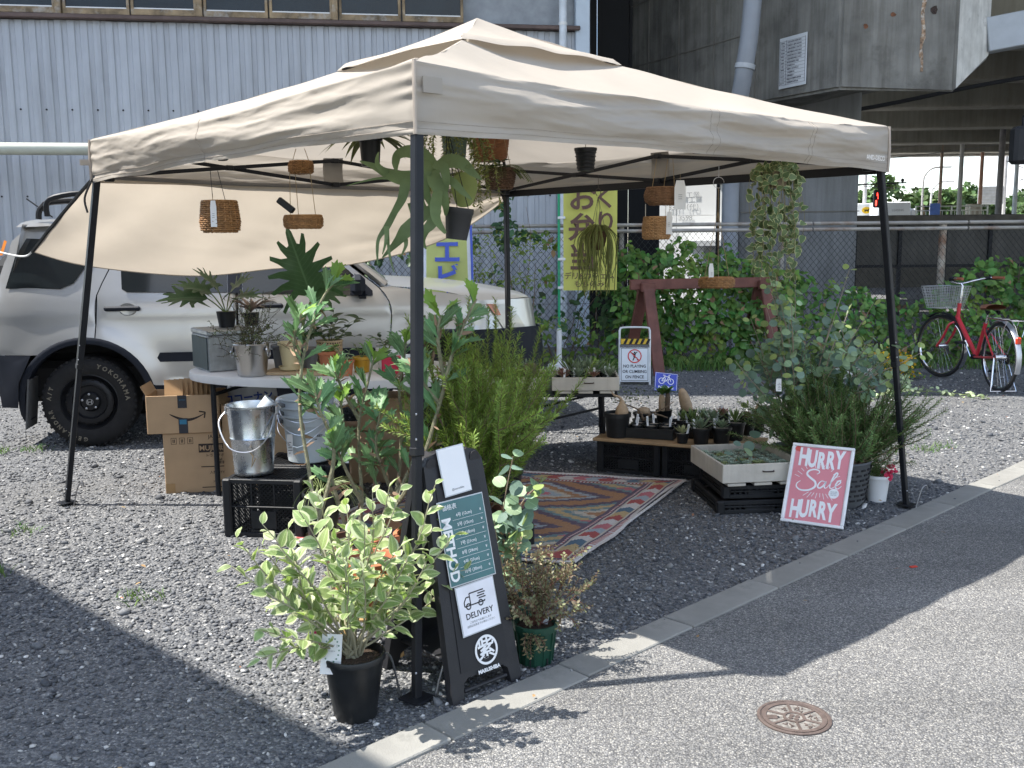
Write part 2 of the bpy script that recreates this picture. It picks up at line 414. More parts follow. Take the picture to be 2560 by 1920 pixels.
# loose stones: real geometry, denser and smaller near the viewer
def make_gravel():
    t = (1+5**.5)/2
    ico = np.array([(-1,t,0),(1,t,0),(-1,-t,0),(1,-t,0),(0,-1,t),(0,1,t),(0,-1,-t),(0,1,-t),(t,0,-1),(t,0,1),(-t,0,-1),(-t,0,1)])/1.9
    fac = np.array([(0,11,5),(0,5,1),(0,1,7),(0,7,10),(0,10,11),(1,5,9),(5,11,4),(11,10,2),(10,7,6),(7,1,8),(3,9,4),(3,4,2),(3,2,6),(3,6,8),(3,8,9),(4,9,5),(2,4,11),(6,2,10),(8,6,7),(9,8,1)])
    N = 270000
    x = NP.uniform(-5.5, 5.5, N); y = NP.uniform(-3.6, 6.2, N)
    side = (x-K0.x)*KN.x + (y-K0.y)*KN.y
    d = np.hypot(x-.5, y+5.3)
    ang = np.abs(np.arctan2(x-.5, y+5.3)+.064)
    pat = np.sin(x*1.9+1.3*np.sin(y*1.3))+np.sin(y*2.3+x*.7)+.6*np.sin(x*5.1-y*3.3)
    keep = (side < -.005) & (NP.uniform(0, 1, N) < np.clip(.75+.22*pat, .32, 1)) & (ang < .68) & ((ang < .55) | (NP.uniform(0, 1, N) < .5)) & (NP.uniform(0, 1, N) < np.clip((4.2/np.maximum(d, 2.2))**1.6, 0.06, 1.0))
    spill = (side >= -.005) & (side < .1) & (ang < .54) & (NP.uniform(0, 1, N) < .016)
    x = np.r_[x[keep], x[spill]]; y = np.r_[y[keep], y[spill]]; d = np.r_[d[keep], d[spill]]; base = np.r_[np.zeros(keep.sum()), np.full(spill.sum(), .013)]
    n = len(x)
    s = (.0040 + .0062*NP.random(n)**2.4) * np.clip(.75+.1*d, 1, 1.25)
    big = NP.random(n) < .014; s[big] *= NP.uniform(1.5, 2.4, big.sum())
    s[base > 0] *= .6
    V = ico[None]*(1+NP.uniform(-.32, .32, (n, 12, 1)))
    V = V*np.stack([NP.uniform(.8, 1.5, n), NP.uniform(.6, 1.1, n), NP.uniform(.35, .75, n)], 1)[:, None]
    a = NP.uniform(0, 2*pi, n); ca, sa = np.cos(a)[:, None], np.sin(a)[:, None]
    tx = NP.uniform(-.35, .35, n)[:, None]
    X = V[..., 0]*ca-V[..., 1]*sa; Y = V[..., 0]*sa+V[..., 1]*ca; Z = V[..., 2]+X*tx
    V = np.stack([X, Y, Z], -1)*s[:, None, None]
    V += np.stack([x, y, base+s*.30], 1)[:, None]
    F = (fac[None]+12*np.arange(n)[:, None, None]).reshape(-1, 3)
    me = bpy.data.meshes.new('gravel'); me.vertices.add(n*12); me.vertices.foreach_set('co', V.ravel())
    me.loops.add(F.size); me.loops.foreach_set('vertex_index', F.ravel().astype(np.int32))
    me.polygons.add(len(F)); me.polygons.foreach_set('loop_start', np.arange(0, F.size, 3, dtype=np.int32))
    me.update(calc_edges=True)
    m = bpy.data.materials.new('crushed_stone'); m.use_nodes = True; nt = m.node_tree; nn = nt.nodes; L = nt.links
    p = nn['Principled BSDF']; p.inputs['Roughness'].default_value = .82
    g = nn.new('ShaderNodeNewGeometry'); cr = nn.new('ShaderNodeValToRGB'); e = cr.color_ramp.elements; cr.color_ramp.interpolation = 'LINEAR'
    e[0].color = (.055, .059, .066, 1); e[1].color = (.70, .69, .66, 1)
    for pos, c in ((.45, (.108, .113, .122)), (.74, (.17, .174, .178)), (.90, (.25, .248, .238)), (.97, (.40, .393, .375))):
        q = e.new(pos); q.color = (*c, 1)
    L.new(g.outputs['Random Per Island'], cr.inputs[0])
    ns = nn.new('ShaderNodeTexNoise'); ns.inputs['Scale'].default_value = 160; L.new(g.outputs['Position'], ns.inputs['Vector'])
    mr = nn.new('ShaderNodeMapRange'); mr.inputs[1].default_value = .3; mr.inputs[2].default_value = .7; mr.inputs[3].default_value = .8; mr.inputs[4].default_value = 1.2; L.new(ns.outputs['Fac'], mr.inputs[0])
    hs = nn.new('ShaderNodeHueSaturation'); L.new(cr.outputs[0], hs.inputs['Color']); L.new(mr.outputs[0], hs.inputs['Value']); L.new(hs.outputs[0], p.inputs['Base Color'])
    me.materials.append(m)
    o = put('gravel', me); tag(o, 'loose grey crushed stone covering the parking lot', 'gravel', kind='stuff')
make_gravel()

# manhole cover in the road
mh = thing('manhole_cover', 'small round brown iron valve cover set in the asphalt', 'manhole cover', (1.176, -2.424, .006), .35)
IRON = mat('rusty_cast_iron', (.105, .08, .07), .62, .2, var=.25, scale=40, bump=.15, bscale=150)
IRONL = mat('worn_iron', (.19, .178, .162), .75, .1, var=.5, scale=70, bump=.4, bscale=140)
MB().lathe([(.111, -.02), (.111, .004), (.107, .0055), (.102, .0055), (.1, .003), (.098, .003), (.098, -.02)], 40).obj('ring', IRON, mh)
MB().lathe([(0.0971, -.02), (.0971, .0015)], 40, cap1=True).obj('lid', IRONL, mh)
rim = MB().lathe([(.0968, .0015), (.0968, .0048), (.083, .0048), (.082, .0016)], 40, cap0=False); rim.obj('lid_rim', IRON, mh)
for k in range(6):
    a = k*pi/3+.2; MB().bar((.031*cos(a), .031*sin(a), .003), (.083*cos(a), .083*sin(a), .003), .009, .0036, ch=.001).obj('rib', IRON, mh)
MB().lathe([(.034, .0016), (.034, .0046), (.026, .0046), (.025, .0016)], 28, cap0=False).obj('hub', IRON, mh)
for k in range(6):
    a = k*pi/3+.2+pi/6
    if k == 2:
        MB().box((.066*cos(a), .066*sin(a), .0028), (.03, .024, .003), rz=a, ch=.001).obj('hinge', IRON, mh)
        MB().box((.048*cos(a), .048*sin(a), .003), (.006, .011, .001), rz=a).obj('keyhole', INK, mh)
    else:
        b = MB()
        for q in range(7):
            rr = R_.uniform(.044, .073); aa = a+R_.uniform(-.3, .3)
            b.box((rr*cos(aa), rr*sin(aa), .0028), (R_.uniform(.006, .016), .0035, .0028), rz=R_.choice((a, a+pi/2, a+.8)), ch=.0008)
        b.obj('raised_mark', IRON, mh)
b = MB()
for q in range(4): b.lathe([(.008, .0016), (.007, .004)], 10, (.012*cos(q*pi/2), .012*sin(q*pi/2), 0), cap0=False, cap1=True)
b.obj('hub_boss', IRON, mh)
# litter on the road
RED = mat('red_litter', (.5, .05, .03), .7)
tag(MB().box((2.012, -.985, .01), (.035, .016, .005), rz=.4, ch=.001).obj('litter', RED), 'small red scrap lying on the shaded asphalt', 'litter')
tag(MB().box((3.02, -.03, .009), (.065, .03, .003), rz=-.1, ch=.0005).obj('paper_scrap', PAPER), 'white paper scrap on the asphalt near the kerb', 'litter')

# ================================================================== FACTORY with corrugated wall
FA = Vector((-6.584, 7.0, 0)); FB = Vector((.655, 8.58, 0)); FU = (FB-FA).normalized(); FNv = Vector((FU.y, -FU.x, 0)); FL = (FB-FA).length
fac = thing('factory_building', 'factory with pale blue-grey corrugated metal wall and a band of dark windows', 'building', FA, atan2(FU.y, FU.x))
CORR = mat('corrugated_metal', (.42, .443, .478), .5, .1, var=.10, scale=1.3, streak=.35, bump=.05, bscale=20, rnd=.03)
TRIMB = mat('rusty_window_frame', (.27, .20, .12), .75, .1, var=.5, scale=7, stain=((.42, .40, .37), 5, .52, .8))
BROWN = mat('brown_sill', (.115, .08, .07), .6, .2, var=.25, scale=5)
GLASSD = mat('dark_wired_glass', (.012, .02, .026), .22, 0, var=.3, scale=2, bump=.2, bscale=90)
PALEB = mat('pale_blue_sheet', (.50, .57, .64), .5, .1, var=.05)
# one sheet: 4 ribs; local x along the wall, local -y faces the lot
per = .154
def sheet(h, npd):
    b = MB(); prof = []
    for i in range(npd):
        o = i*per; prof += [(o, 0), (o+.080, 0), (o+.092, .016), (o+.142, .016)]
    prof.append((npd*per, 0))
    V = []; F = []
    for (x, y) in prof: V += [(x, y, 0), (x, y, h)]
    for i in range(len(prof)-1): F.append((2*i, 2*i+2, 2*i+3, 2*i+1))
    return b.add(V, F)
sh = sheet(4.27, 4).mesh('wall_sheet', CORR, 0)
x = -3.1; i = 0
while x < FL-.05:
    put('wall_sheet', sh, fac, loc=(x, -.0015*(i % 2)-.022, R_.uniform(-.004, .004))); x += 4*per; i += 1
b = MB()
for z in (2.1, 3.18, 1.0):
    xx = -2.9
    while xx < FL: b.lathe([(.012, 0), (.012, .01)], 6, (0, 0, 0)); xx += .308
b = MB()
for z in (1.0, 2.1, 3.18):
    xx = -2.95
    while xx < FL: b.box((xx, -.03, z), (.022, .014, .022), ch=.005); xx += .308
b.obj('wall_screws', mat('dark_screw', (.02, .02, .022), .6), fac)
MB().box((FL/2-1.6, 2.5, 3.4), (FL+3.1, 4.9, 6.8)).obj('wall_core', mat('factory_core', (.3, .32, .34), .8), fac, smooth=0)
MB().box((FL/2-1.6, -.06, 4.305), (FL+3.0, .14, .055), ch=.008).obj('sill', BROWN, fac)
MB().box((FL/2-1.6, -.02, 5.58), (FL+3.1, .06, .1)).obj('window_head', BROWN, fac)
su = sheet(1.25, 4).mesh('upper_sheet', CORR, 0)
x = -3.1
while x < FL-.05: put('upper_sheet', su, fac, loc=(x, -.022, 5.55)); x += 4*per
pitch = 1.70; wx = -2.15
for w in range(5):
    x0 = .42+w*pitch-1.45
    if x0+pitch > FL-.3: break
    win = put('window', MB().box((x0, -.05, 4.87), (.075, .1, 1.22), ch=.006).mesh('window', TRIMB), fac, loc=(0, 0, .075))
    for s in (0, 1):
        xa = x0+.05+s*.82; f = MB()
        f.box((xa+.40, -.045-.02*s, 4.305), (.80, .035, .075), ch=.004).box((xa+.40, -.045-.02*s, 5.42), (.80, .035, .05), ch=.004)
        f.box((xa+.018, -.045-.02*s, 4.87), (.036, .035, 1.06), ch=.004).box((xa+.782, -.045-.02*s, 4.87), (.036, .035, 1.06), ch=.004)
        f.obj('sash', TRIMB, win)
        MB().box((xa+.40, -.035-.02*s, 4.87), (.73, .012, 1.06)).obj('pane', GLASSD, win)
        MB().box((xa+.40, -.0425-.02*s, 4.352), (.728, .006, .016)).obj('glazing_bead', WHITEP, win)
        hx = xa+(.70 if s else .09); hb = MB()
        hb.box((hx, -.068-.02*s, 4.72), (.05, .01, .012)).box((hx, -.068-.02*s, 4.60), (.05, .01, .012)).box((hx-.02, -.068-.02*s, 4.66), (.012, .01, .13))
        hb.obj('handle', WHITEP, win)
xp = FL-.34
MB().tube([(xp, -.13, 0), (xp, -.13, 6.8)], .052, 12).obj('downpipe', mat('pale_pipe', (.62, .66, .70), .45), fac)
bb = MB()
for z in (1.5, 3.0, 4.35, 5.6): bb.lathe([(.058, z-.02), (.06, z), (.058, z+.02)], 12, (xp, -.13, 0), cap0=False)
bb.obj('pipe_clamps', WHITEP, fac)
MB().box((FL-.055, -.03, 3.4), (.2, .09, 6.8), ch=.01).obj('corner_trim', PALEB, fac)
MB().tube([(-3, -.72, 2.63), (FL-2.4, -.72, 2.63), (FL-2.32, -.64, 2.63), (FL-2.32, 0, 2.63)], .073, 14).obj('conduit', mat('beige_conduit', (.50, .52, .44), .5, var=.08), fac)
bb = MB()
for xx in (-1.8, 1.2, 3.9): bb.box((xx, -.36, 2.545), (.05, .74, .03))
bb.obj('conduit_bracket', mat('bracket_grey', (.3, .31, .3), .6), fac)

# ================================================================== VIADUCT: pier, deck, girders
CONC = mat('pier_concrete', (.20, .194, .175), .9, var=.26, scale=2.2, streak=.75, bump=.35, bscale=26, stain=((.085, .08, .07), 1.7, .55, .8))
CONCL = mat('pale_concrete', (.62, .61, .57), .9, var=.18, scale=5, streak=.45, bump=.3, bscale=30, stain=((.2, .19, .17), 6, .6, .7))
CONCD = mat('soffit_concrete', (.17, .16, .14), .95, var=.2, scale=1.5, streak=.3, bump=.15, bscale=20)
pier = thing('viaduct_pier', 'big stained concrete pier with a broad overhanging head', 'pier', (3.7, 9.9, 0))
O = Vector((3.7, 9.9, 0))
b = MB()
pts = []
for (sx, sy) in ((1, -1), (1, 1), (-1, 1), (-1, -1)):
    for q in range(4):
        a = {(1,-1): -pi/2, (1,1): 0, (-1,1): pi/2, (-1,-1): pi}[(sx, sy)]+q*pi/6
        pts.append((sx*(.84-.12)+.12*cos(a), sy*(.8-.12)+.12*sin(a)))
b.prism(pts, 0, 3.9); b.obj('column', mat('column_concrete', (.20, .205, .205), .88, var=.12, scale=1.6, streak=.5, bump=.2, bscale=40), pier, smooth=50)
b = MB(); b.box((0, -.81, 1.86), (1.66, .012, .012)).box((0, -.81, .72), (1.66, .012, .012)); b.obj('form_joint', CONCD, pier)
# pier head: front face towards the lot, left flank running back, right chamfer
def L3(x, y, z): return (x-O.x, y-O.y, z)
bot = [(3.73,7.32,3.28),(5.14,7.40,3.22),(5.82,8.12,3.76),(5.9,9.6,3.9),(3.4,13.4,3.4),(.9,12.2,3.34)]
V = [L3(*q) for q in bot]+[L3(q[0], q[1], 8.2) for q in bot]; n = 6
head = MB().add(V, [tuple(range(n))[::-1], tuple(range(n, 2*n))]+[(i, (i+1) % n, n+(i+1) % n, n+i) for i in range(n)])
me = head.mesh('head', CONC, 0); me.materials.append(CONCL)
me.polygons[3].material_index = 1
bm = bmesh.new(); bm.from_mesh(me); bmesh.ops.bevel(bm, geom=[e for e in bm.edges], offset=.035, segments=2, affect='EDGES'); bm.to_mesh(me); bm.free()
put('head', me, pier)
lf = Vector((.9-3.73, 12.2-7.32, 0)).normalized(); ln = Vector((-lf.y, lf.x, 0)); ln = ln if ln.x < 0 else -ln
b = MB(); c0 = Vector((3.73, 7.32, 0))-O
for s in (1.55, 2.45, 3.3, 4.1): b.bar(c0+lf*s+ln*.004+Vector((0, 0, 3.3)), c0+lf*s+ln*.004+Vector((0, 0, 7.3)), .02, .02, up=ln)
for z in (4.25, 5.2): b.bar(c0+lf*1.5+ln*.004+Vector((0, 0, z)), c0+lf*5.4+ln*.004+Vector((0, 0, z)), .016, .016, up=ln)
b.obj('form_joint', CONCD, pier)
RUST = mat('rust', (.17, .075, .04), .9, var=.4, scale=40, bump=.5); HOLE = mat('spalled_hole', (.05, .035, .03), .95, var=.4, scale=60, bump=.8)
fu = Vector((1.41, .08, 0)).normalized(); fn = Vector((fu.y, -fu.x, 0))
for (s, z, r) in ((.52,4.55,.035),(.66,4.7,.04),(.62,4.38,.045),(.86,4.55,.04),(.74,4.35,.03),(.62,4.15,.035),(1.15,4.68,.035),(1.17,4.5,.03),(.3,4.02,.03),(.98,4.52,.055),(1.12,4.2,.045),(.48,5.0,.06),(1.05,5.0,.05)):
    b = MB(); m_ = 11; c = c0+fu*s+fn*.002+Vector((0, 0, z)); ring = []
    for q in range(m_):
        a = 2*pi*q/m_; rr = r*R_.uniform(.7, 1.25); ring.append(c+fu*rr*cos(a)+Vector((0, 0, rr*sin(a)))+fn*R_.uniform(.002, .008))
    b.add([c+fn*.001]+ring, [(0, i+1, (i+1) % m_+1) for i in range(m_)])
    b.obj('rusty_hole', R_.choice((HOLE, RUST)), pier, smooth=0)
b = MB(); V = []
for q in range(16):
    t = q/15; w = .03*(1.1-t*.4)*R_.uniform(.6, 1.3); c = c0+fu*(.99+.012*sin(q))+fn*.004+Vector((0, 0, 4.46-t*.98)); V += [c-fu*w, c+fn*.01, c+fu*w]
F = []
for q in range(15): F += [(3*q, 3*q+1, 3*q+4, 3*q+3), (3*q+1, 3*q+2, 3*q+5, 3*q+4)]
b.add(V, F); b.obj('rust_streak', mat('rust_streak', (.30, .2, .13), .9, var=.6, scale=25, stain=((.6, .57, .5), 20, .5, .8)), pier)
# chalk number on the column
CH = mat('chalk', (.4, .4, .4), .9)
text('428.9', .17, CH, pier, frame((.0, -.806, 3.0), (1, 0, 0), (0, .0, 1)), shear=.3, name='chalk_number')
MB().bar((-.32, -.806, 2.98), (.2, -.806, 3.0), .006, .012).obj('chalk_line', CH, pier)
# notice plate on the left flank
pl = thing('notice_plate', 'white printed notice plate fixed to the concrete pier head', 'sign')
pM = frame(Vector((3.325, 8.02, 3.69))+ln*.0+Vector((0, 0, 0)), -lf, (0, 0, 1))
pl.matrix_world = frame(Vector((3.73, 7.32, 0))+lf*.80+ln*.02+Vector((0, 0, 3.74)), -lf, (0, 0, 1))
MB().box((0, 0, 0), (.50, .64, .012), ch=.003).obj('plate', mat('plate_white', (.62, .64, .66), .5, var=.05), pl)
b = MB()
for q in range(14): b.box((0, .27-q*.042, .0085), (.46, .002, .003))
for q in (-.23, -.12, .23): b.box((q, 0, .0085), (.003, .56, .003))
b.obj('printed_table', mat('plate_ink', (.1, .1, .12), .8), pl)
for q in range(13):
    t = ''.join(R_.choice('工事名施工者場所設計監理年月日材料基礎橋脚') for _ in range(R_.choice((6, 9, 11))))
    text(t, .024, mat('plate_ink', (.1, .1, .12)), pl, Matrix.Translation((-.10, .249-q*.042, .008)), align='LEFT', name='printed_row')
    text(''.join(R_.choice('工期路線設計年施主') for _ in range(3)), .022, mat('plate_ink', (.1, .1, .12)), pl, Matrix.Translation((-.215, .249-q*.042, .008)), align='LEFT', name='printed_head')
# drain pipe
PIPEG = mat('grey_pvc', (.25, .27, .30), .45, var=.1, scale=3)
dp = thing('drain_pipe', 'thick grey drain pipe slanting down the front of the concrete pier', 'pipe', (2.62, 8.42, 0))
MB().tube(smooth_path([(0, 0, 0), (0, 0, 1.5), (0, -.05, 2.4), (0.01, -.35, 3.1), (.05, -.55, 3.6), (.14, -.6, 4.6), (.3, -.6, 8.2)], 5), .115, 16).obj('pipe', PIPEG, dp)
for (q, r) in (((.06, -.56, 3.66), .13), ((0, 0, 1.2), .13)):
    MB().tube([Vector(q)-Vector((.005, 0, .03)), Vector(q)+Vector((.005, 0, .03))], r, 16).obj('clamp', mat('clamp_grey', (.42, .44, .46), .5), dp)
# deck overhead (its edge throws the shade over the back of the lot)
deck = struct('viaduct_deck')
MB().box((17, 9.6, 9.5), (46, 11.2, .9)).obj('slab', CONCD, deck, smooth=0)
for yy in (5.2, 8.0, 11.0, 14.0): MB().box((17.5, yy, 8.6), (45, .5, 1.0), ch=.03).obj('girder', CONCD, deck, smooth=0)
# second bridge farther back, seen from below through the gap
br2 = struct('far_bridge')
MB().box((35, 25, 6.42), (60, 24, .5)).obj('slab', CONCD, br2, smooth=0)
GIRD = mat('girder_concrete', (.30, .28, .23), .9, var=.15, scale=1.2, streak=.4)
for k, yy in enumerate((13.6, 17.5, 22, 27, 32, 36.6)):
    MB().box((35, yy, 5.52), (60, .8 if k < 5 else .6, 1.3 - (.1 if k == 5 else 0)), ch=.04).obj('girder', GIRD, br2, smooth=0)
MB().box((35, 37.2, 5.14), (60, .5, .62)).obj('edge_beam', mat('edge_beam', (.48, .46, .42), .9, streak=.3), br2, smooth=0)
gp = thing('grille_panel', 'perforated square panel hung under the bridge girder', 'panel', (6.78, 13.15, 5.0))
b = MB()
for i in range(8):
    for j in range(9): b.box((-.28+i*.08, 0, -.34+j*.085), (.05, .02, .05))
b.obj('perforations', INK, gp); MB().box((0, .03, 0), (.72, .03, .86)).obj('plate', mat('panel_grey', (.2, .19, .17), .8), gp)
# pale steel beam
sb = MB().bar((5.75, 8.15, 4.02), (9.5, 7.85, 4.62), .3, .42, ch=.01).obj('steel_beam', mat('pale_steel_paint', (.40, .43, .46), .5, var=.06)); tag(sb, 'pale grey steel box beam running off the pier head', 'beam')
tag(MB().tube(smooth_path([(3.9, 12.9, 3.6), (5.5, 12.7, 3.72), (7.5, 12.3, 4.05), (10, 12, 4.4)], 6), .035, 8).obj('black_cable', INK), 'black cable slung under the bridge behind the pier', 'cable')
# deep shade of the factory-pier opening painted as black panels; white office behind
bw = thing('gap_shade_panels', 'tall black sheet wall between the blue factory and the pier', 'wall', (1.25, 11.3, 0))
for k in range(4): MB().box((-1.16+k*.52, -.004*(k % 2), 3.6), (.515, .05, 7.2), ch=.004).obj('panel', mat('painted_gap_shade', (.008, .009, .011), .7, var=.3, scale=1.5), bw)
ob = thing('white_office', 'white panelled office building seen through the chain-link fence', 'building', (2.45, 16.3, 0), -.35)
OFW = mat('white_cladding', (.80, .81, .80), .6, var=.04, scale=2)
MB().box((.95, 2.05, 2.6), (3.3, 4, 5.2)).obj('wall_core', OFW, ob, smooth=0)
for i in range(3):
    for j in range(5): MB().box((-.2+i*.9, .03, .5+j*1.0), (.892, .03, .992), ch=.004).obj('wall_panel', OFW, ob)
w = MB().box((1.62, -.01, 3.0), (1.0, .06, .75), ch=.005).obj('window', mat('alu_frame', (.3, .31, .31), .4, .6), ob); MB().box((1.62, -.045, 3.0), (.9, .02, .65)).obj('pane', mat('office_glass', (.2, .25, .24), .1), w)
MB().box((1.45, -.25, 1.42), (1.9, .5, .13), ch=.01).obj('canopy', mat('office_canopy', (.62, .64, .65), .5), ob)
MB().box((1.5, -.02, .66), (1.3, .06, 1.3), ch=.01).obj('door', mat('office_door', (.42, .43, .42), .5), ob)
DG = mat('grey_lettering', (.33, .34, .35), .8)
for (t, z) in (('設備工業', 2.42), ('3311（代）', 2.17), ('3598', 1.95)): text(t, .15, DG, ob, frame((.45, -.005, z), (1, 0, 0), (0, 0, 1)))
tag(MB().tube([(3.05, 12.6, 0), (3.05, 12.6, 4.2)], .035, 8).obj('thin_post', BLACKM), 'thin dark post in front of the white office', 'post')
tag(MB().bar((2.2, 12.3, 1.05), (3.6, 12.4, 1.05), .03, .03).obj('handrail', BLACKM), 'low black handrail in front of the white office', 'rail')
# building behind the viewer whose roof edge shades the near corner of the lot
nb = MB().prism([(-6.4, -.25), (-2.6, -3.29), (-7.5, -9), (-13, -3)], 0, 5.4).obj('neighbour_building', mat('neighbour_wall', (.42, .41, .39), .8, var=.1, streak=.3), smooth=0)
nb['kind'] = 'structure'
# ================================================================== CANOPY TENT
tent = thing('canopy_tent', 'beige pop-up canopy tent with vented top and black steel legs', 'tent')
CLOTH = mat('beige_canopy_cloth', (.50, .452, .388), .85, var=.05, scale=2.5, bump=.12, bscale=9, spec=.2, trans=.33)
HD, ZB, ZT = 2.12, 1.80, 2.03
CORN = [Vector((0, -HD, 0)), Vector((HD, 0, 0)), Vector((0, HD, 0)), Vector((-HD, 0, 0))]
def wr(p, s, a): return noise.noise(Vector(p)*s)*a
def side_surface(k):
    A, B = CORN[k], CORN[(k+1) % 4]; t = (B-A).normalized(); nrm = Vector((t.y, -t.x, 0))
    Vt = .42        # share of v for the valance
    def fn(u, v):
        e = 4*u*(1-u)
        if v <= Vt:
            w = v/Vt; P = A.lerp(B, u); z = ZB+(ZT-ZB)*w + .012*e*(1-w) - .03*e*w
            bulge = .03*sin(pi*min(1, w*1.0))*e + .018*e
            edge = min(1, 8*min(u, 1-u))
            fold = (noise.noise(Vector((u*1.7+k*7, w*2.2+u*.9, k*3.1)))*.022 + (.35-abs(noise.noise(Vector((u*3.0+k*5, w*3.6-u*2.2, 2.7)))))*.016 + (.3-abs(noise.noise(Vector((u*9-w*3.5, w*5+u*3, k*1.3)))))*.0062 + (.3-abs(noise.noise(Vector((u*27+w*9, w*11+u*8, k*4.3)))))*.0030 + (.3-abs(noise.noise(Vector((u*70-w*16, w*22, k*2.3)))))*.0010)*edge
            fold *= 1.9 if k == 0 else 1.2
            ce = math.exp(-min(u, 1-u)/.035); fold += .0055*ce*sin(w*26+4*noise.noise(Vector((w*3, k, u*9))))*min(1, min(u, 1-u)/.006)
            P = P + nrm*(bulge+fold); z += noise.noise(Vector((u*6, k*9, 1)))*.012*(1-w)*edge
            return (P.x, P.y, z)
        w = (v-Vt)/(1-Vt); hd = HD+(0.34-HD)*w
        A2 = A.normalized()*hd; B2 = B.normalized()*hd; P = A2.lerp(B2, u)
        zr = ZT + (2.475-ZT)*(w*1.06-.06*w*w*1.0)
        sag = .075*e*sin(pi*min(1, w*.95+.05)) + .03*e*(1-w)
        z = zr-sag-.03*sin(pi*w)+noise.noise(Vector((P.x*1.3, P.y*1.3, k)))*.03*e*(1-w*.6)+noise.noise(Vector((P.x*4, P.y*4, k)))*.008
        r = min(1, w/.10)
        q = nrm*(.018*e*(1-r))
        return (P.x+q.x, P.y+q.y, z)
    return fn
for k in range(4):
    MB().grid(side_surface(k), 190, 80).obj('canopy_panel', CLOTH, tent, smooth=180)
# stitching: hem lines, eave lines and panel seams that follow the cloth
STI = mat('stitching', (.36, .31, .26), .9, var=.2, scale=60)
for k in range(4):
    fn = side_surface(k)
    for v in (.035, .075): MB().tube([Vector(fn(i/120, v))+Vector((CORN[k]+CORN[(k+1) % 4]).normalized())*.0012 for i in range(121)], .0009, 4).obj('hem_stitch', STI, tent)
    for u in ((.485, .502, .742, .752) if k == 0 else (.5,)): MB().tube([Vector(fn(u, .40*j/24))+Vector((CORN[k]+CORN[(k+1) % 4]).normalized())*.0012 for j in range(25)], .0008, 4).obj('panel_seam', STI, tent)
# vent cap
def cap_fn(k):
    A, B = CORN[k].normalized(), CORN[(k+1) % 4].normalized()
    def fn(u, v):
        hd = .75*(1-v); P = (A.lerp(B, u))*hd; e = 4*u*(1-u)
        z = 2.385+(2.615-2.385)*v + .012*e*(1-v)*1.0 - .05*e*v*(1-v)*1.5 - .02*sin(pi*v)
        z += noise.noise(Vector((P.x*4, P.y*4, k+3)))*.018*(1-v)
        if v < .04: z -= .022
        return (P.x, P.y, z)
    return fn
for k in range(4): MB().grid(cap_fn(k), 36, 16).obj('vent_cap_panel', CLOTH, tent, smooth=180)
# corner piping, tabs and print
PIP = mat('canopy_seam', (.46, .39, .32), .9)
for k in range(4):
    c = CORN[k]; MB().tube([(c.x*1.003, c.y*1.003, ZB), (c.x*1.004, c.y*1.004, 1.92), (c.x*1.001, c.y*1.001, ZT)], .007, 6).obj('corner_seam', PIP, tent)
MB().box((.052, -2.087, 1.955), (.075, .006, .05), rz=pi/4).obj('corner_tab', CLOTH, tent)
MB().box((-2.15, .0, 1.91), (.06, .02, .03), rz=.3).obj('corner_tab', CLOTH, tent)
t = (CORN[1]-CORN[0]).normalized(); nr = Vector((t.y, -t.x, 0))
text('AND-DECO', .034, mat('pale_print', (.78, .74, .68), .8), tent, frame(CORN[0]+t*2.79+nr*.05+Vector((0, 0, 1.858)), t, (0, 0, 1)), bold=.0006)
# legs: upper outer tube, lower inner tube, foot plate
FEET = [Vector((.0, -2.36, 0)), Vector((2.32, .055, 0)), Vector((0, 2.2, 0)), Vector((-2.385, -.03, 0))]
for k in range(4):
    top = Vector((CORN[k].x*.975, CORN[k].y*.975, 1.985)); f = FEET[k]; d = top-f
    rz = pi/4 if k in (0, 2) else pi/4
    lg = MB(); ax = d.normalized()
    M3 = Matrix((ax.orthogonal().normalized(), ax.cross(ax.orthogonal().normalized()), ax)).transposed()
    xx = Vector((cos(pi/4), sin(pi/4), 0)); xx = (xx-ax*xx.dot(ax)).normalized(); M3 = Matrix((xx, ax.cross(xx), ax)).transposed()
    w = .034
    lo, mid = f+d*.012, f+d*.40
    lg.box((mid+top)/2, (w, w, (top-mid).length), M=M3, ch=.004)
    L = lg.obj('leg', BLACKM, tent)
    i2 = MB().box((lo+mid)/2, (w-.007, w-.007, (mid-lo).length+.02), M=M3, ch=.003); i2.obj('inner_leg', BLACKM, L)
    MB().box((f.x, f.y, .016), (.085, .085, .006), rz=pi/4+.2, ch=.001).obj('foot_plate', BLACKM, L)
    MB().box(mid, (w+.004, w+.004, .03), M=M3, ch=.004).obj('height_lock', BLACKP, L)
    bt = MB(); 
    for q in (.05, .42, .46): bt.tube([f+d*q+M3 @ Vector((-.02, -.02, 0))*1.0, f+d*q+M3 @ Vector((-.016, -.022, 0))], .004, 6)
    bt.obj('button', STEEL, L)
    MB().box((CORN[k].x*.95, CORN[k].y*.95, 1.975), (.07, .07, .075), rz=pi/4, ch=.008).obj('corner_bracket', BLACKP, tent)
    MB().box((CORN[k].x*.955, CORN[k].y*.955, 1.83), (.05, .05, .05), rz=pi/4, ch=.008).obj('slider', BLACKP, tent)
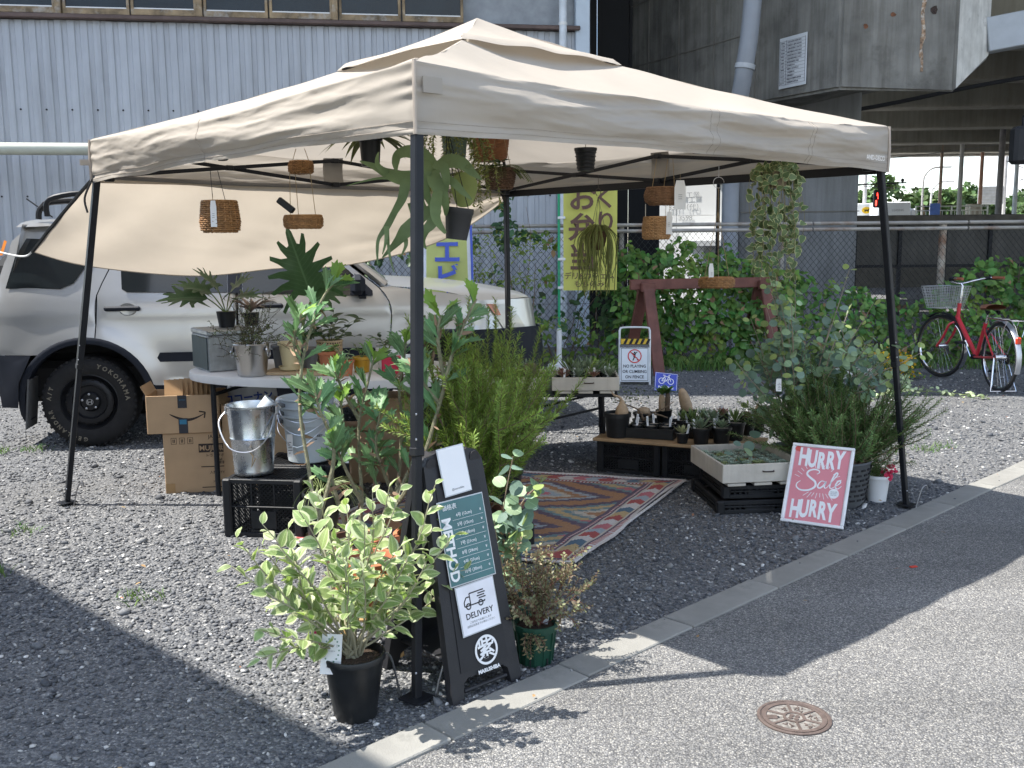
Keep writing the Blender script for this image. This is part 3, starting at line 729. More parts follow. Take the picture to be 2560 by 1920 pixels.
# scissor trusses along each side
for k in range(4):
    A, B = CORN[k]*.965, CORN[(k+1) % 4]*.965; zh, zl = 1.985, 1.835
    pt = lambda u, z: A.lerp(B, u)+Vector((0, 0, z))
    t = (B-A).normalized(); nr = Vector((t.y, -t.x, 0))
    for (u0, z0, u1, z1, o) in ((0, zh, .5, zl, .008), (0, zl, .5, zh, -.008), (.5, zl, 1, zh, .008), (.5, zh, 1, zl, -.008)):
        MB().bar(pt(u0, z0)+nr*o, pt(u1, z1)+nr*o, .011, .022, ch=.002).obj('truss_bar', BLACKM, tent)
    for (u, z) in ((.25, 1.91), (.75, 1.91), (.5, zh), (.5, zl)):
        MB().box(pt(u, z), (.05, .034, .03), rz=atan2(t.y, t.x), ch=.006).obj('truss_joint', BLACKP, tent)
    b = MB(); b.grid(lambda u, v: tuple(pt(.5+(u-.5)*.05, 1.84+v*.17)+nr*(.03-.05*(v-.5)**2)), 3, 6); b.obj('strap', mat('grey_strap', (.30, .28, .25), .9), tent)
for k in range(4):
    MB().bar(CORN[k]*.97+Vector((0, 0, 1.985)), Vector((0, 0, 2.44))+CORN[k]*.02, .018, .026).obj('roof_strut', BLACKM, tent)
    a = CORN[k]*.12; MB().bar((a.x, a.y, 2.37), (CORN[k].x*.34, CORN[k].y*.34, 2.375), .012, .014).obj('vent_strut', BLACKM, tent)
MB().box((0, 0, 2.46), (.1, .1, .1), ch=.01).obj('peak_hub', BLACKP, tent)
MB().tube([(0, 0, 2.5), (0, 0, 2.6)], .014, 8).obj('peak_pole', BLACKM, tent)
MB().bar((CORN[1].x*.99, 0, 1.815), (0, CORN[2].y*.99, 1.815), .02, .045).obj('hem_bar', BLACKM, tent)
# pegs by the feet
for (x, y, a) in ((.055, -2.33, .3), (-.06, -2.32, 2.6), (2.35, .0, .2), (-2.33, -.06, .2)):
    tag(MB().tube(smooth_path([(x, y, 0), (x+.03*cos(a), y+.03*sin(a), .11), (x+.055*cos(a), y+.055*sin(a), .135), (x+.065*cos(a), y+.065*sin(a), .11)], 4), .004, 6).obj('tent_peg', mat('peg_steel', (.25, .25, .26), .4, .8)),
        {.055: 'bent steel peg beside the front tent leg near the sandwich board', -.06: 'bent steel peg beside the front tent leg near the black pot', 2.35: 'bent steel peg by the tent leg next to the white pot', -2.33: 'bent steel peg by the tent leg next to the car tyre'}[x], 'peg')
# awning sheet clipped along the back-left side, its free edge pulled out over the car
sht = thing('awning_sheet', 'beige side sheet hung from the tent and stretched in front of the car', 'awning')
TOPE = [(-2.10, .0, 1.84), (-1.6, .5, 1.83), (-1.05, 1.05, 1.83), (-.5, 1.6, 1.83), (-.04, 2.06, 1.83)]
BOTE = [(-2.84, .62, 1.43), (-2.56, .76, 1.335), (-1.97, .99, 1.262), (-1.49, 1.23, 1.30), (-1.10, 1.42, 1.31), (-.62, 1.70, 1.415), (-.30, 1.85, 1.555), (-.02, 2.14, 1.77)]
tp = smooth_path(TOPE, 16); bp = smooth_path(BOTE, 12)
def samp(P, u): 
    x = u*(len(P)-1); i = min(int(x), len(P)-2); return P[i].lerp(P[i+1], x-i)
def shf(u, v):
    a, b = samp(tp, u), samp(bp, u); q = a.lerp(b, v)
    e = sin(pi*min(1, v))
    n_ = Vector((-.6, .65, .45))
    q = q - Vector((0, 0, 1))*.05*e*sin(pi*u) + n_*(.02*e*sin(u*38+v*3)*(.4+v)*math.exp(-((u-.1)/.25)**2) + noise.noise(Vector((u*7, v*3, 4)))*.03*e + noise.noise(Vector((u*20-v*7, v*7, 9)))*.008*e)
    return tuple(q)
MB().grid(shf, 90, 34).obj('cloth', mat('awning_cloth', (.50, .44, .36), .85, var=.05, scale=3, trans=.42, spec=.2, bump=.1, bscale=12), sht, smooth=180)
for (u, nm) in ((0, 'edge_binding'), (1, 'edge_binding')):
    MB().tube([shf(u, i/14) for i in range(15)], .011, 6).obj(nm, BLACKP, sht)
MB().tube([Vector(shf(i/40, .012))+Vector((.01, -.012, 0)) for i in range(41)], .012, 6).obj('hook_strip', mat('grey_binding', (.2, .19, .18), .9), sht)
MB().tube([shf(i/60, 1) for i in range(61)], .004, 5).obj('hem', CLOTH, sht)
MB().tube(smooth_path([shf(0, 1), (-2.98, .72, 1.40), (-3.45, 1.0, 1.47)], 5), .006, 6).obj('guy_rope', mat('white_rope', (.7, .7, .68), .8), sht)
MB().tube(smooth_path([Vector(shf(0, .0))+Vector((-.02, 0, -.02)), (-2.16, -.02, 1.72), (-2.14, -.04, 1.64)], 5), .006, 5).obj('tie', BLACKP, sht)
MB().tube(smooth_path([shf(1, 1), (.0, 2.13, 1.66), (.01, 2.14, 1.55)], 5), .009, 5).obj('tie', BLACKP, sht)
# ================================================================== foliage tools
def leaf_mesh(name, L, W, mats, fold=.18, curl=.25, prof=None, margin=0, nseg=6, wavy=0.0):
    """single leaf, base at origin, length along +y, upper face +z; margin>0 gives a rim strip in the second material"""
    prof = prof or (lambda t: sin(pi*t**.72))
    b = MB(); xs = [-1, -(1-margin), 0, 1-margin, 1] if margin else [-1, 0, 1]; k = len(xs); V = []
    for i in range(nseg+1):
        t = i/nseg; w = max(.012, prof(t))*W/2; y = L*(t-.12*curl*t*t); z0 = -curl*L*t*t*.5
        for q in xs:
            V.append((q*w, y, z0+abs(q)*w*fold*2+(wavy*sin(t*17+q*3)*W*.1 if abs(q) == 1 else 0)))
    for i in range(nseg):
        for j in range(k-1):
            a = i*k+j; b.m.append(1 if margin and j in (0, k-2) else 0); b.f.append((a, a+1, a+k+1, a+k))
    b.v = V
    return b.mesh(name, mats, 180)
def cloud(P, D, U, L, W, w1=.8, w2=.95, fold=.22, droop=.15):
    """many small leaves in one mesh: arrays of base points, directions, up vectors, lengths and widths"""
    P = np.asarray(P, float); n = len(P); D = np.asarray(D, float); U = np.asarray(U, float)
    D = D/np.linalg.norm(D, axis=1, keepdims=True); X = np.cross(D, U); X /= np.linalg.norm(X, axis=1, keepdims=True)+1e-9; Z = np.cross(X, D)
    L = np.broadcast_to(L, n)[:, None]; W = np.broadcast_to(W, n)[:, None]/2
    f = [P, P+D*L*.3-X*W*w1+Z*W*fold, P+D*L*.3, P+D*L*.3+X*W*w1+Z*W*fold, P+D*L*.65-X*W*w2+Z*(W*fold-L*droop*.3), P+D*L*.65-Z*L*droop*.3, P+D*L*.65+X*W*w2+Z*(W*fold-L*droop*.3), P+D*L-Z*L*droop]
    V = np.stack(f, 1).reshape(-1, 3); i = 8*np.arange(n)[:, None]
    T = np.concatenate([i+np.array([[0, 2, 1]]), i+np.array([[0, 3, 2]]), i+np.array([[4, 5, 7]]), i+np.array([[5, 6, 7]])], 0)
    Q = np.concatenate([i+np.array([[1, 2, 5, 4]]), i+np.array([[2, 3, 6, 5]])], 0)
    return V, T, Q
def cloud_obj(name, data, m, parent=None, smooth=True):
    V, T, Q = data; me = bpy.data.meshes.new(name); me.vertices.add(len(V)); me.vertices.foreach_set('co', V.ravel())
    idx = np.concatenate([T.ravel(), Q.ravel()]).astype(np.int32); me.loops.add(len(idx)); me.loops.foreach_set('vertex_index', idx)
    st = np.concatenate([3*np.arange(len(T)), 3*len(T)+4*np.arange(len(Q))]).astype(np.int32)
    me.polygons.add(len(st)); me.polygons.foreach_set('loop_start', st)
    me.polygons.foreach_set('use_smooth', np.ones(len(st), bool))
    me.update(calc_edges=True); me.materials.append(m); return put(name, me, parent)
def blades(P, H, lean, W):
    """grass blades: arrays of base points, heights, lean vectors"""
    n = len(P); P = np.asarray(P, float); H = np.asarray(H)[:, None]; up = np.array([[0, 0, 1.]]); lean = np.asarray(lean, float)
    a = NP.uniform(0, 2*pi, n); X = np.stack([np.cos(a), np.sin(a), 0*a], 1)*np.broadcast_to(W, n)[:, None]/2
    p1 = P+up*H*.5+lean*H*.25; p2 = P+up*H*.88+lean*H*.95
    V = np.stack([P-X, P+X, p1-X*.8, p1+X*.8, p2], 1).reshape(-1, 3); i = 5*np.arange(n)[:, None]
    return V, i+np.array([[2, 3, 4]]), i+np.array([[0, 1, 3, 2]])
def grow(p, d, L, n=8, wob=.12, up=.0, rng=R_):
    """a wandering stem as a list of points"""
    P = [Vector(p)]; d = Vector(d).normalized()
    for i in range(n):
        d = (d+Vector((rng.uniform(-wob, wob), rng.uniform(-wob, wob), rng.uniform(-wob, wob)+up))).normalized()
        P.append(P[-1]+d*(L/n))
    return P

HEDGE = mat('hedge_leaf', (.095, .20, .042), .5, vein=.018, var=.1, scale=20, rnd=.5, hue=.035, trans=.3, tcol=(1.0, 1.2, .4))
HEDGED = mat('ivy_leaf', (.045, .10, .035), .45, var=.1, scale=20, rnd=.45, hue=.03, trans=.2)
YELG = mat('yellow_green_leaf', (.20, .27, .05), .55, rnd=.3, hue=.02, trans=.35)
HEDGEY = mat('young_hedge_leaf', (.16, .26, .05), .5, rnd=.35, hue=.03, trans=.35); DEADL = mat('withered_leaf', (.22, .14, .07), .8, rnd=.4)
# ================================================================== CHAIN-LINK FENCE
fA = Vector((-4.2, 6.16, 0)); fB = Vector((8.6, 7.37, 0)); fu_ = (fB-fA).normalized(); fLn = (fB-fA).length
fence = thing('chain_link_fence', 'chain-link fence with two rusty pipe rails along its top', 'fence', fA, atan2(fu_.y, fu_.x))
RAILM = mat('rusty_rail', (.36, .335, .30), .65, .3, var=.3, scale=3, stain=((.20, .10, .055), 2.1, .53, .9))
WIRE = mat('fence_wire', (.05, .052, .052), .6, .5)
for z in (1.655, 1.585):
    xx = 0; i = 0
    while xx < fLn-.1:
        e = min(xx+1.9, fLn); MB().tube([(xx+.01, -.01*(i % 2), z), (e-.01, -.01*(i % 2), z)], .022, 8).obj('rail', RAILM, fence); xx = e; i += 1
for k, xx in enumerate((1.2, 3.25, 5.3, 7.25, 9.22, 11.2)):
    MB().tube([(xx, .05, 0), (xx, .05, 1.66)], .045 if k == 4 else .03, 10).obj('post', mat('post_rust', (.40, .36, .30), .7, .2, var=.3, scale=4, stain=((.22, .11, .06), 3, .52, .9)) if k == 4 else RAILM, fence)
b = MB(); H = 1.58; dx = .072; xx = -H*.8
while xx < fLn+.2:
    for sg in (1, -1):
        x0, x1 = (xx, xx+H*.82) if sg > 0 else (xx+H*.82, xx); z0, z1 = .03, H
        if x0 < 0 or x1 < 0 or x0 > fLn or x1 > fLn:
            lo, hi = max(0, -min(x0, x1)), 0
            t0, t1 = 0., 1.
            for lim in (0, fLn):
                pass
            def clip(t): return max(0, min(1, t))
            ta = clip((0-x0)/(x1-x0)); tb = clip((fLn-x0)/(x1-x0)); t0, t1 = sorted((ta, tb))
            if t1-t0 < .02: continue
            x0, x1, z0, z1 = x0+(x1-x0)*t0, x0+(x1-x0)*t1, z0+(z1-z0)*t0, z0+(z1-z0)*t1
        b.tube([(x0, .012*sg, z0), (x1, .012*sg, z1)], .0028, 3, cap=False)
    xx += dx
mo = b.obj('wire_mesh', WIRE, fence, smooth=0); mo['kind'] = 'stuff'
for z in (.72,): MB().tube([(0, .02, z), (fLn, .02, z)], .003, 4).obj('tension_wire', WIRE, fence)
# ================================================================== HEDGE of vines in front of the fence
def hedge_top(x):
    pts = [(-4.2, 1.2), (-1.6, 1.6), (-.9, 1.85), (-.2, 2.0), (.35, 1.9), (.7, 1.55), (1.1, 1.35), (1.7, 1.42), (2.3, 1.38), (2.8, 1.15), (3.3, 1.05), (3.9, .9), (4.4, .72), (4.9, .95), (5.3, 1.22), (5.9, 1.3), (6.6, 1.3), (8.5, 1.2)]
    for (a, b) in zip(pts, pts[1:]):
        if a[0] <= x <= b[0]: return a[1]+(b[1]-a[1])*(x-a[0])/(b[0]-a[0])
    return 1.2
def hedge(name, label, x0, x1, nl, m, size, y0, thick, zmin=.02, sparse=0., ind=0, group=None):
    h = thing(name, label, 'hedge', ((x0+x1)/2, 6.2, 0)); o = Vector(h.location)
    P, D, U, S = [], [], [], []
    while len(P) < nl:
        x = R_.uniform(x0, x1); top = hedge_top(x)+.16*noise.noise(Vector((x*3.1, 7, 1)))+.1*noise.noise(Vector((x*9, 3, 1)))
        z = zmin+(top-zmin)*R_.random()**.85; yb = 6.16+(x+4.2)*.0945
        cl = noise.noise(Vector((x*2.3, z*2.6, 5.5)))
        if R_.random() < sparse*(.5+z/max(top, .2)) and cl < .15: continue
        bulge = .22*sin(pi*min(1, .15+z/max(top, .3)*.85))+.16*cl
        y = yb-y0-bulge*thick/.5+abs(R_.gauss(0, 1))*.10
        P.append((x-o.x, y-o.y, z)); a = R_.uniform(-1.25, 1.25)
        D.append((sin(a)+R_.gauss(0, .2), -.45+R_.gauss(0, .35), -.55+R_.gauss(0, .45))); U.append((R_.gauss(0, .35), -.75, .75+R_.gauss(0, .3)))
        S.append(size*R_.choice((R_.uniform(.4, .8), R_.uniform(.7, 1.1), R_.uniform(.9, 1.45))))
    order = sorted(range(nl), key=lambda i: P[i][1]); front = set(order[:ind*3:3]) if ind else set()
    mm = [leaf_mesh('leaf', 1, .62*w, m, .16, .4, prof=lambda t: (sin(pi*min(1, t*1.0)**.55)*(1-t*.35))) for w in (1, 1.15, .9)]
    rest = [i for i in range(nl) if i not in front]
    for i in front: put('leaf', R_.choice(mm), h, M=orient(P[i], D[i], U[i], 0, S[i]))
    A = np.array
    grp = {0: [], 1: [], 2: []}
    for i in rest:
        cl = noise.noise(Vector((P[i][0]*1.7, P[i][2]*2.1, 11))); grp[2 if R_.random() < .025 else 1 if cl+R_.gauss(0, .12) > .16 else 0].append(i)
    for g_, mm_, asp in ((0, m, .62), (1, HEDGEY, .5), (2, DEADL, .5)):
        r_ = grp[g_]
        if len(r_) < 3: continue
        fo = cloud_obj('foliage', cloud(A([P[i] for i in r_]), A([D[i] for i in r_]), A([U[i] for i in r_]), A([S[i] for i in r_])*(1 if g_ != 1 else .75), A([S[i]*asp for i in r_])), mm_, h); fo['kind'] = 'stuff'
    st = MB()
    for q in range(int((x1-x0)*7)):
        x = R_.uniform(x0, x1); P_ = grow((x-o.x, 6.16+(x+4.2)*.0945-y0*.6-o.y, 0), (R_.uniform(-.4, .4), -.1, 1), hedge_top(x)*R_.uniform(.6, 1), 7, .22)
        st.tube(P_, [.008*(1-.1*i) for i in range(8)], 4)
    s_ = st.obj('stems', WOODSTEM, h); s_['kind'] = 'stuff'
    return h
hedge('ivy_hedge', 'dark ivy and weeds climbing the fence behind the yellow banner', -2.4, 1.0, 2100, HEDGED, .088, .28, .5, sparse=.85, ind=60)
hedge('leafy_hedge', 'bright green leafy hedge behind the wooden trestle', .95, 3.1, 2700, HEDGE, .105, .38, .55, ind=130)
hedge('weed_hedge', 'low leafy vine growing at the foot of the concrete pier', 3.1, 4.75, 1000, HEDGE, .09, .30, .45, sparse=.35, ind=40)
hedge('bike_hedge', 'leafy green vine hedge on the fence behind the red bicycle', 4.7, 8.2, 2600, HEDGE, .105, .38, .55, ind=90)
yb = thing('nandina_bush', 'yellow-green leafy bush behind the car bonnet', 'bush', (-.1, 5.75, 0))
P, D, U = [], [], []
for c in ((-.62, 0, 1.35, .28, .16), (-.35, .05, 1.5, .3, .14), (.02, -.02, 1.42, .22, .14), (-.1, 0, 1.05, .3, .08), (-.5, .1, 1.1, .2, .1), (.15, 0, .55, .35, .05), (-.15, 0, .5, .25, .05)):
    for q in range(75):
        P.append((c[0]+R_.gauss(0, c[3]*.55), c[1]+R_.gauss(0, .12), c[2]+R_.gauss(0, c[4]*.7))); D.append((R_.gauss(0, 1), R_.gauss(-.3, .6), R_.gauss(0, .4))); U.append((R_.gauss(0, .3), -.4, 1))
cloud_obj('foliage', cloud(P, D, U, .065, .026), YELG, yb)['kind'] = 'stuff'
for q in range(6):
    MB().tube(grow((R_.uniform(-.2, .1), 0, 0), (R_.uniform(-.5, .3), 0, 1), 1.25, 8, .12), [.009-.0008*i for i in range(9)], 5).obj('stem', WOODSTEM, yb)
# dead leaves caught in the hedge and on the lot
DEAD = mat('dead_leaf', (.26, .15, .07), .85, rnd=.5, hue=.03)
n = 210; lx = NP.uniform(-4, 6, n); ly = NP.uniform(-3.2, 5.6, n); ok = ((lx-K0.x)*KN.x+(ly-K0.y)*KN.y < .5); lx, ly = lx[ok], ly[ok]; n = len(lx)
ll = cloud_obj('leaf_litter', cloud(np.stack([lx, ly, np.full(n, .022)], 1), NP.normal(0, 1, (n, 3))*np.array([1, 1, .15]), NP.normal(0, .25, (n, 3))+np.array([0, 0, 1]), NP.uniform(.012, .034, n), NP.uniform(.006, .016, n)), DEAD); tag(ll, 'dry brown leaf scraps scattered over the lot', 'leaves', kind='stuff')
# grass and weeds at the foot of the hedge
GRASS = mat('grass', (.11, .20, .045), .6, rnd=.4, hue=.03, trans=.3)
n = 5200; gx = NP.uniform(.7, 7.5, n); gy = 6.16+(gx+4.2)*.0945-NP.uniform(.3, 1.05, n)-.12*np.sin(gx*2.7); keep = (np.sin(gx*3.1+1)+np.sin(gx*7.7)*.6+NP.normal(0, .7, n)) > -.4
gx, gy = gx[keep], gy[keep]; n = len(gx)
go = cloud_obj('grass', blades(np.stack([gx, gy, 0*gx], 1), NP.uniform(.05, .2, n), NP.normal(0, .55, (n, 3))*np.array([1, 1, 0]), .012), GRASS); tag(go, 'weeds and grass along the foot of the hedge', 'grass', kind='stuff')
n = 420; c = NP.integers(0, 9, n); cx = np.array([-2.35, -2.1, -1.3, -.62, -3.6, -3.4, 2.95, 3.1, 2.7])[c]; cy = np.array([-.58, -1.22, -1.5, -.9, 1.35, 1.45, 1.55, 1.7, 1.5])[c]
w_ = cloud_obj('weeds', blades(np.stack([cx+NP.normal(0, .05, n), cy+NP.normal(0, .05, n), 0*cx], 1), NP.uniform(.02, .05, n), NP.normal(0, .8, (n, 3))*np.array([1, 1, 0]), .006), GRASS); tag(w_, 'small green weeds sprouting through the gravel', 'weeds', kind='stuff')
# flat stone, yellow flowers, trailing ivy
tag(MB().lathe([(.34, 0), (.37, .06), (.33, .1), (.2, .115), (0.01, .12)], 13, sq=.55).obj('flat_stone', CONCL, loc=(3.35, 5.35, 0)), 'flat grey stone lying at the edge of the weeds', 'stone')
yf = thing('yellow_flowers', 'clump of yellow flowers beside the bicycle front wheel', 'flowers', (3.92, 5.2, 0))
YEL = mat('yellow_petal', (.75, .48, .02), .6, rnd=.25, trans=.3)
n = 260; q = NP.normal(0, 1, (n, 3))*np.array([.09, .07, .07])+np.array([0, 0, .17]); cloud_obj('blossoms', cloud(q, NP.normal(0, 1, (n, 3)), NP.normal(0, .4, (n, 3))+np.array([0, -.4, 1]), .035, .03), YEL, yf)
n = 160; q = NP.normal(0, 1, (n, 3))*np.array([.1, .08, .04])+np.array([0, 0, .07]); cloud_obj('leaves', cloud(q, NP.normal(0, 1, (n, 3)), NP.normal(0, .4, (n, 3))+np.array([0, -.4, 1]), .05, .02), GRASS, yf)
iv = thing('trailing_ivy', 'variegated ivy runner trailing over the gravel', 'plant', (3.2, 4.0, 0))
IVY = mat('variegated_ivy', (.42, .5, .28), .6, rnd=.4, trans=.25); pa = smooth_path([(-.35, -.75, .02), (-.05, -.3, .03), (.3, .0, .05), (.75, .05, .03), (1.05, -.2, .02)], 8); pb = smooth_path([(-.2, 1.3, .1), (.1, 1.2, .2), (.45, 1.1, .18)], 8); pc = smooth_path([(.55, .95, .05), (.6, .6, .08), (.5, .3, .02)], 8)
P, D, U = [], [], []
for pth in (pa, pb, pc):
    MB().tube(pth, .004, 4).obj('stem', GREENSTEM, iv)
    for s in pth:
        for q in range(5): P.append(s+rv(.03)); D.append(rv(1)); U.append((R_.gauss(0, .4), -.3, 1))
cloud_obj('leaves', cloud(P, D, U, .045, .035), IVY, iv)
# ================================================================== DISTANCE beyond the fence
pv = MB().box((20, 53, -.02), (80, 24, .06)).obj('far_pavement', mat('far_pavement', (.5, .49, .46), .9, var=.1, scale=.5), smooth=0); tag(pv, kind='structure')
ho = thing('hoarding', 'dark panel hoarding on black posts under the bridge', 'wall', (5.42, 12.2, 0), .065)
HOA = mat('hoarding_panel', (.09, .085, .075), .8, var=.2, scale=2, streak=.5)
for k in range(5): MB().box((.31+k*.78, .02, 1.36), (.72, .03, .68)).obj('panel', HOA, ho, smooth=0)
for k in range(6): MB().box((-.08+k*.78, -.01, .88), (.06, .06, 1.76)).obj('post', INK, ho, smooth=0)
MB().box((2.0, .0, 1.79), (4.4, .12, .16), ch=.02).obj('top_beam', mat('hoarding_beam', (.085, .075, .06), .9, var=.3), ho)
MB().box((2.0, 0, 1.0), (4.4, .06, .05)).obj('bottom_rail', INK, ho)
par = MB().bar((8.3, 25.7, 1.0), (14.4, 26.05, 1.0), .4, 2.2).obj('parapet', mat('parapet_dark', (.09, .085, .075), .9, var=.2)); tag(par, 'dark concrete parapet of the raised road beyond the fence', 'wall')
ra_ = MB().box((16, 36, 1.0), (22, 18, 2.0)).obj('raised_road', CONCL, smooth=0); tag(ra_, kind='structure')
def pole(loc, h, r, m, label, name='utility_pole', cat='pole', z0=2.0):
    o = MB().tube([(0, 0, 0), (0, 0, h)], [r, r*.8], 10).obj(name, m, loc=(loc[0], loc[1], z0)); return tag(o, label, cat)
PG = mat('pole_grey', (.42, .41, .40), .7, var=.15); PB = mat('pole_brown', (.34, .25, .19), .7, var=.15); PD = mat('pole_dark', (.20, .19, .19), .7, var=.2)
pole((15.35, 36.35), 5, .07, PB, 'thin brown pole right behind the second street lamp')
pole((14.565, 32.17), 5, .085, PG, 'grey concrete utility pole rising behind the white railing')
pole((16.99, 36.46), 5, .08, mat('pole_rust', (.42, .24, .17), .7), 'rust-coloured pole beside the back of the road sign')
pole((15.15, 30.18), 5, .11, PD, 'thick dark utility pole in front of the road sign')
pole((19.75, 40.82), 5, .09, PG, 'pale utility pole just behind the thick dark pole')
pole((13.91, 26.03), 1.75, .07, mat('pole_pale', (.55, .60, .63), .5), 'short pale blue-grey post at the right edge of the road')
pole((13.49, 40.35), 5, .09, PG, 'pale pole standing behind the delivery truck')
for (p0, p1, lab) in (((15.36, 38.4), (16.43, 38.68, 4.51), 'taller street lamp with a long curved arm'), ((17.17, 42.57), (18.1, 42.78, 4.13), 'shorter street lamp with a curved arm farther off')):
    t = thing('street_lamp', lab, 'street lamp', (p0[0], p0[1], 2.0), 0, 'street lamps on the raised road'); h = p1[2]-2.0; dx = p1[0]-p0[0]
    MB().tube(smooth_path([(0, 0, 0), (0, 0, h-.7), (.1, .02, h-.3), (.4, .1, h-.05), (dx*.8, .2, h)], 6), .045, 8).obj('pole', PG, t)
    MB().box((dx*.95, .22, h), (.42, .14, .07), ch=.02).obj('lamp_head', PG, t)
tk = thing('delivery_truck', 'white box truck with a yellow oval emblem on its side', 'truck', (13.0, 39.1, 2.0))
TW = mat('truck_white', (.72, .75, .78), .5, var=.03)
MB().box((.3, .8, .62), (1.7, 1.4, .84), ch=.03).obj('cargo_box', TW, tk)
e = MB(); e.lathe([(.2, 0), (.2, .01)], 20, cap1=True, sq=.72); e.obj('emblem', mat('emblem_yellow', (.78, .5, .02), .6), tk, loc=(.26, .095, .74), rot=(pi/2, 0, 0))
cb = MB(); cb.box((0, 0, 0), (.17, .012, .055), ch=.004).box((.1, 0, .03), (.05, .012, .06), ch=.004)
for q in (-.075, -.045, .05, .075): cb.box((q, 0, -.05), (.014, .012, .06))
cb.bar((-.085, 0, .01), (-.135, 0, .05), .012, .016); cb.obj('emblem_mark', INK, tk, loc=(.26, .08, .74))
for q in (-.3, .8): MB().tube([(q, .06, .12), (q, .3, .12)], .12, 14).obj('wheel', INK, tk)
t2 = thing('white_truck', 'white panel truck body behind the tent leg', 'truck', (13.95, 37.6, 2.0))
MB().box((0, .6, .58), (1.35, 1.2, .9), ch=.03).obj('cargo_box', TW, t2); MB().box((.82, .6, .44), (.3, 1.1, .62), ch=.08).obj('cab', TW, t2)
for q in (-.4, .7): MB().tube([(q, -.02, .08), (q, .2, .08)], .09, 14).obj('wheel', INK, t2)
text('LEASING', .13, DG, t2, frame((.15, -.02, .68), (1, 0, 0), (0, 0, 1)))
rl = thing('white_railing', 'white metal railing along the raised road', 'railing', (13.7, 34.2, 2.0), .08)
RW = mat('railing_white', (.72, .72, .66), .5)
for z in (.72, .56, .3): MB().tube([(0, 0, z), (2.8, 0, z)], .022, 6).obj('rail', RW, rl)
for k in range(18): MB().tube([(.08+k*.16, 0, .3), (.08+k*.16, 0, .56)], .013, 5).obj('baluster', RW, rl)
for k in range(5): MB().tube([(k*.7, 0, 0), (k*.7, 0, .74)], .028, 6).obj('post', RW, rl)
tk_ = MB().lathe([(.3, 0), (.31, .3), (.31, .8), (.28, .84)], 18, cap1=True).obj('concrete_tank', mat('tank_beige', (.5, .45, .37), .8, streak=.4), loc=(16.5, 35.8, 2.0)); tag(tk_, 'beige concrete drum at the end of the white railing', 'tank')
bl = MB().box((0, 0, 0), (.38, .04, .55), ch=.01).obj('blue_sign', mat('sign_blue_far', (.12, .22, .6), .6), loc=(14.35, 34.0, 2.55)); tag(bl, 'small blue notice board on the white railing', 'sign')
rs = thing('road_sign', 'grey ribbed back of a large road sign', 'sign', (18.8, 39.9, 2.0))
MB().box((0, 0, 1.35), (1.1, .04, .78), ch=.005).obj('panel', mat('sign_back', (.45, .47, .49), .5), rs)
for q in range(6): MB().box((0, -.03, 1.02+q*.13), (1.08, .02, .025)).obj('stiffener', PG, rs)
for q in (-.4, .4): MB().tube([(q, .05, 0), (q, .05, 1.7)], .04, 8).obj('post', PG, rs)
wr_ = [((9.2, 30, 4.6), (20, 36, 6.4)), ((9.2, 30, 4.3), (20, 36, 6.15)), ((9.2, 30, 4.05), (20, 36, 5.6)), ((16.5, 33, 4.8), (22, 36, 3.4)), ((16.5, 33, 4.3), (22, 36, 3.1)), ((14.0, 26, 3.2), (22, 34, 5.6)), ((9.6, 36.2, 3.95), (16, 37.0, 3.5))]
LB = ['highest of the thin wires above the tent corner', 'second thin wire above the tent corner', 'third thin wire above the tent corner', 'upper wire running off from the thick dark pole', 'lower wire running off from the thick dark pole', 'wire rising from the short pale post', 'sagging wire behind the pedestrian signal']
for (a, c), lb in zip(wr_, LB):
    m_ = (Vector(a)+Vector(c))/2-Vector((0, 0, .12)); tag(MB().tube(smooth_path([a, m_, c], 8), .014, 5).obj('power_line', PD), lb, 'wire')
# pedestrian signal with its red figure lit
sg_ = thing('pedestrian_signal', 'black pedestrian signal showing a red figure and two red bars', 'traffic light', (12.85, 36.2, 2.75))
MB().box((0, 0, .19), (.40, .16, .38), ch=.05).box((0, 0, .50), (.40, .16, .42), ch=.05).obj('housing', mat('signal_black', (.008, .008, .008), .5), sg_)
RL = mat('red_light', (.5, .01, .01), .4, emit=((1, .03, .02), 5.0), var=0)
f = MB(); f.lathe([(.001, -.035), (.03, -.02), (.035, 0), (.03, .02), (.001, .035)], 10, (0, -.09, .64), cap0=False); f.box((0, -.085, .53), (.085, .015, .15), ch=.01).box((-.025, -.085, .41), (.03, .015, .12)).box((.025, -.085, .41), (.03, .015, .12)); f.box((-.062, -.085, .53), (.022, .015, .13)).box((.062, -.085, .53), (.022, .015, .13)); f.obj('red_figure', RL, sg_)
for q in (-.1, .1): MB().box((q, -.085, .19), (.05, .015, .22), ch=.01).obj('red_bar', RL, sg_)
MB().tube([(0, 0, .7), (0, 0, .95)], .03, 8).obj('hanger', INK, sg_)
b = MB(); 
for q in range(12):
    a = 2*pi*q/12; a2 = 2*pi*(q+1)/12; b.tube([(.07*cos(a), 0, .84+.05*sin(a)), (.07*cos(a2), 0, .84+.05*sin(a2))], .015, 5)
b.obj('hanger_ring', INK, sg_)
MB().tube([(-2.2, 0, .9), (1.16, .2, 1.0)], .03, 8).obj('arm', INK, sg_)
MB().tube([(-2.2, 0, -.75), (-2.2, 0, 1.2)], .06, 8).obj('pole', INK, sg_)
MB().lathe([(.001, 1.0), (.06, 1.05), (.07, 1.1), (.05, 1.16), (.001, 1.18)], 10, (1.0, .19, 0)).obj('camera_dome', INK, sg_)
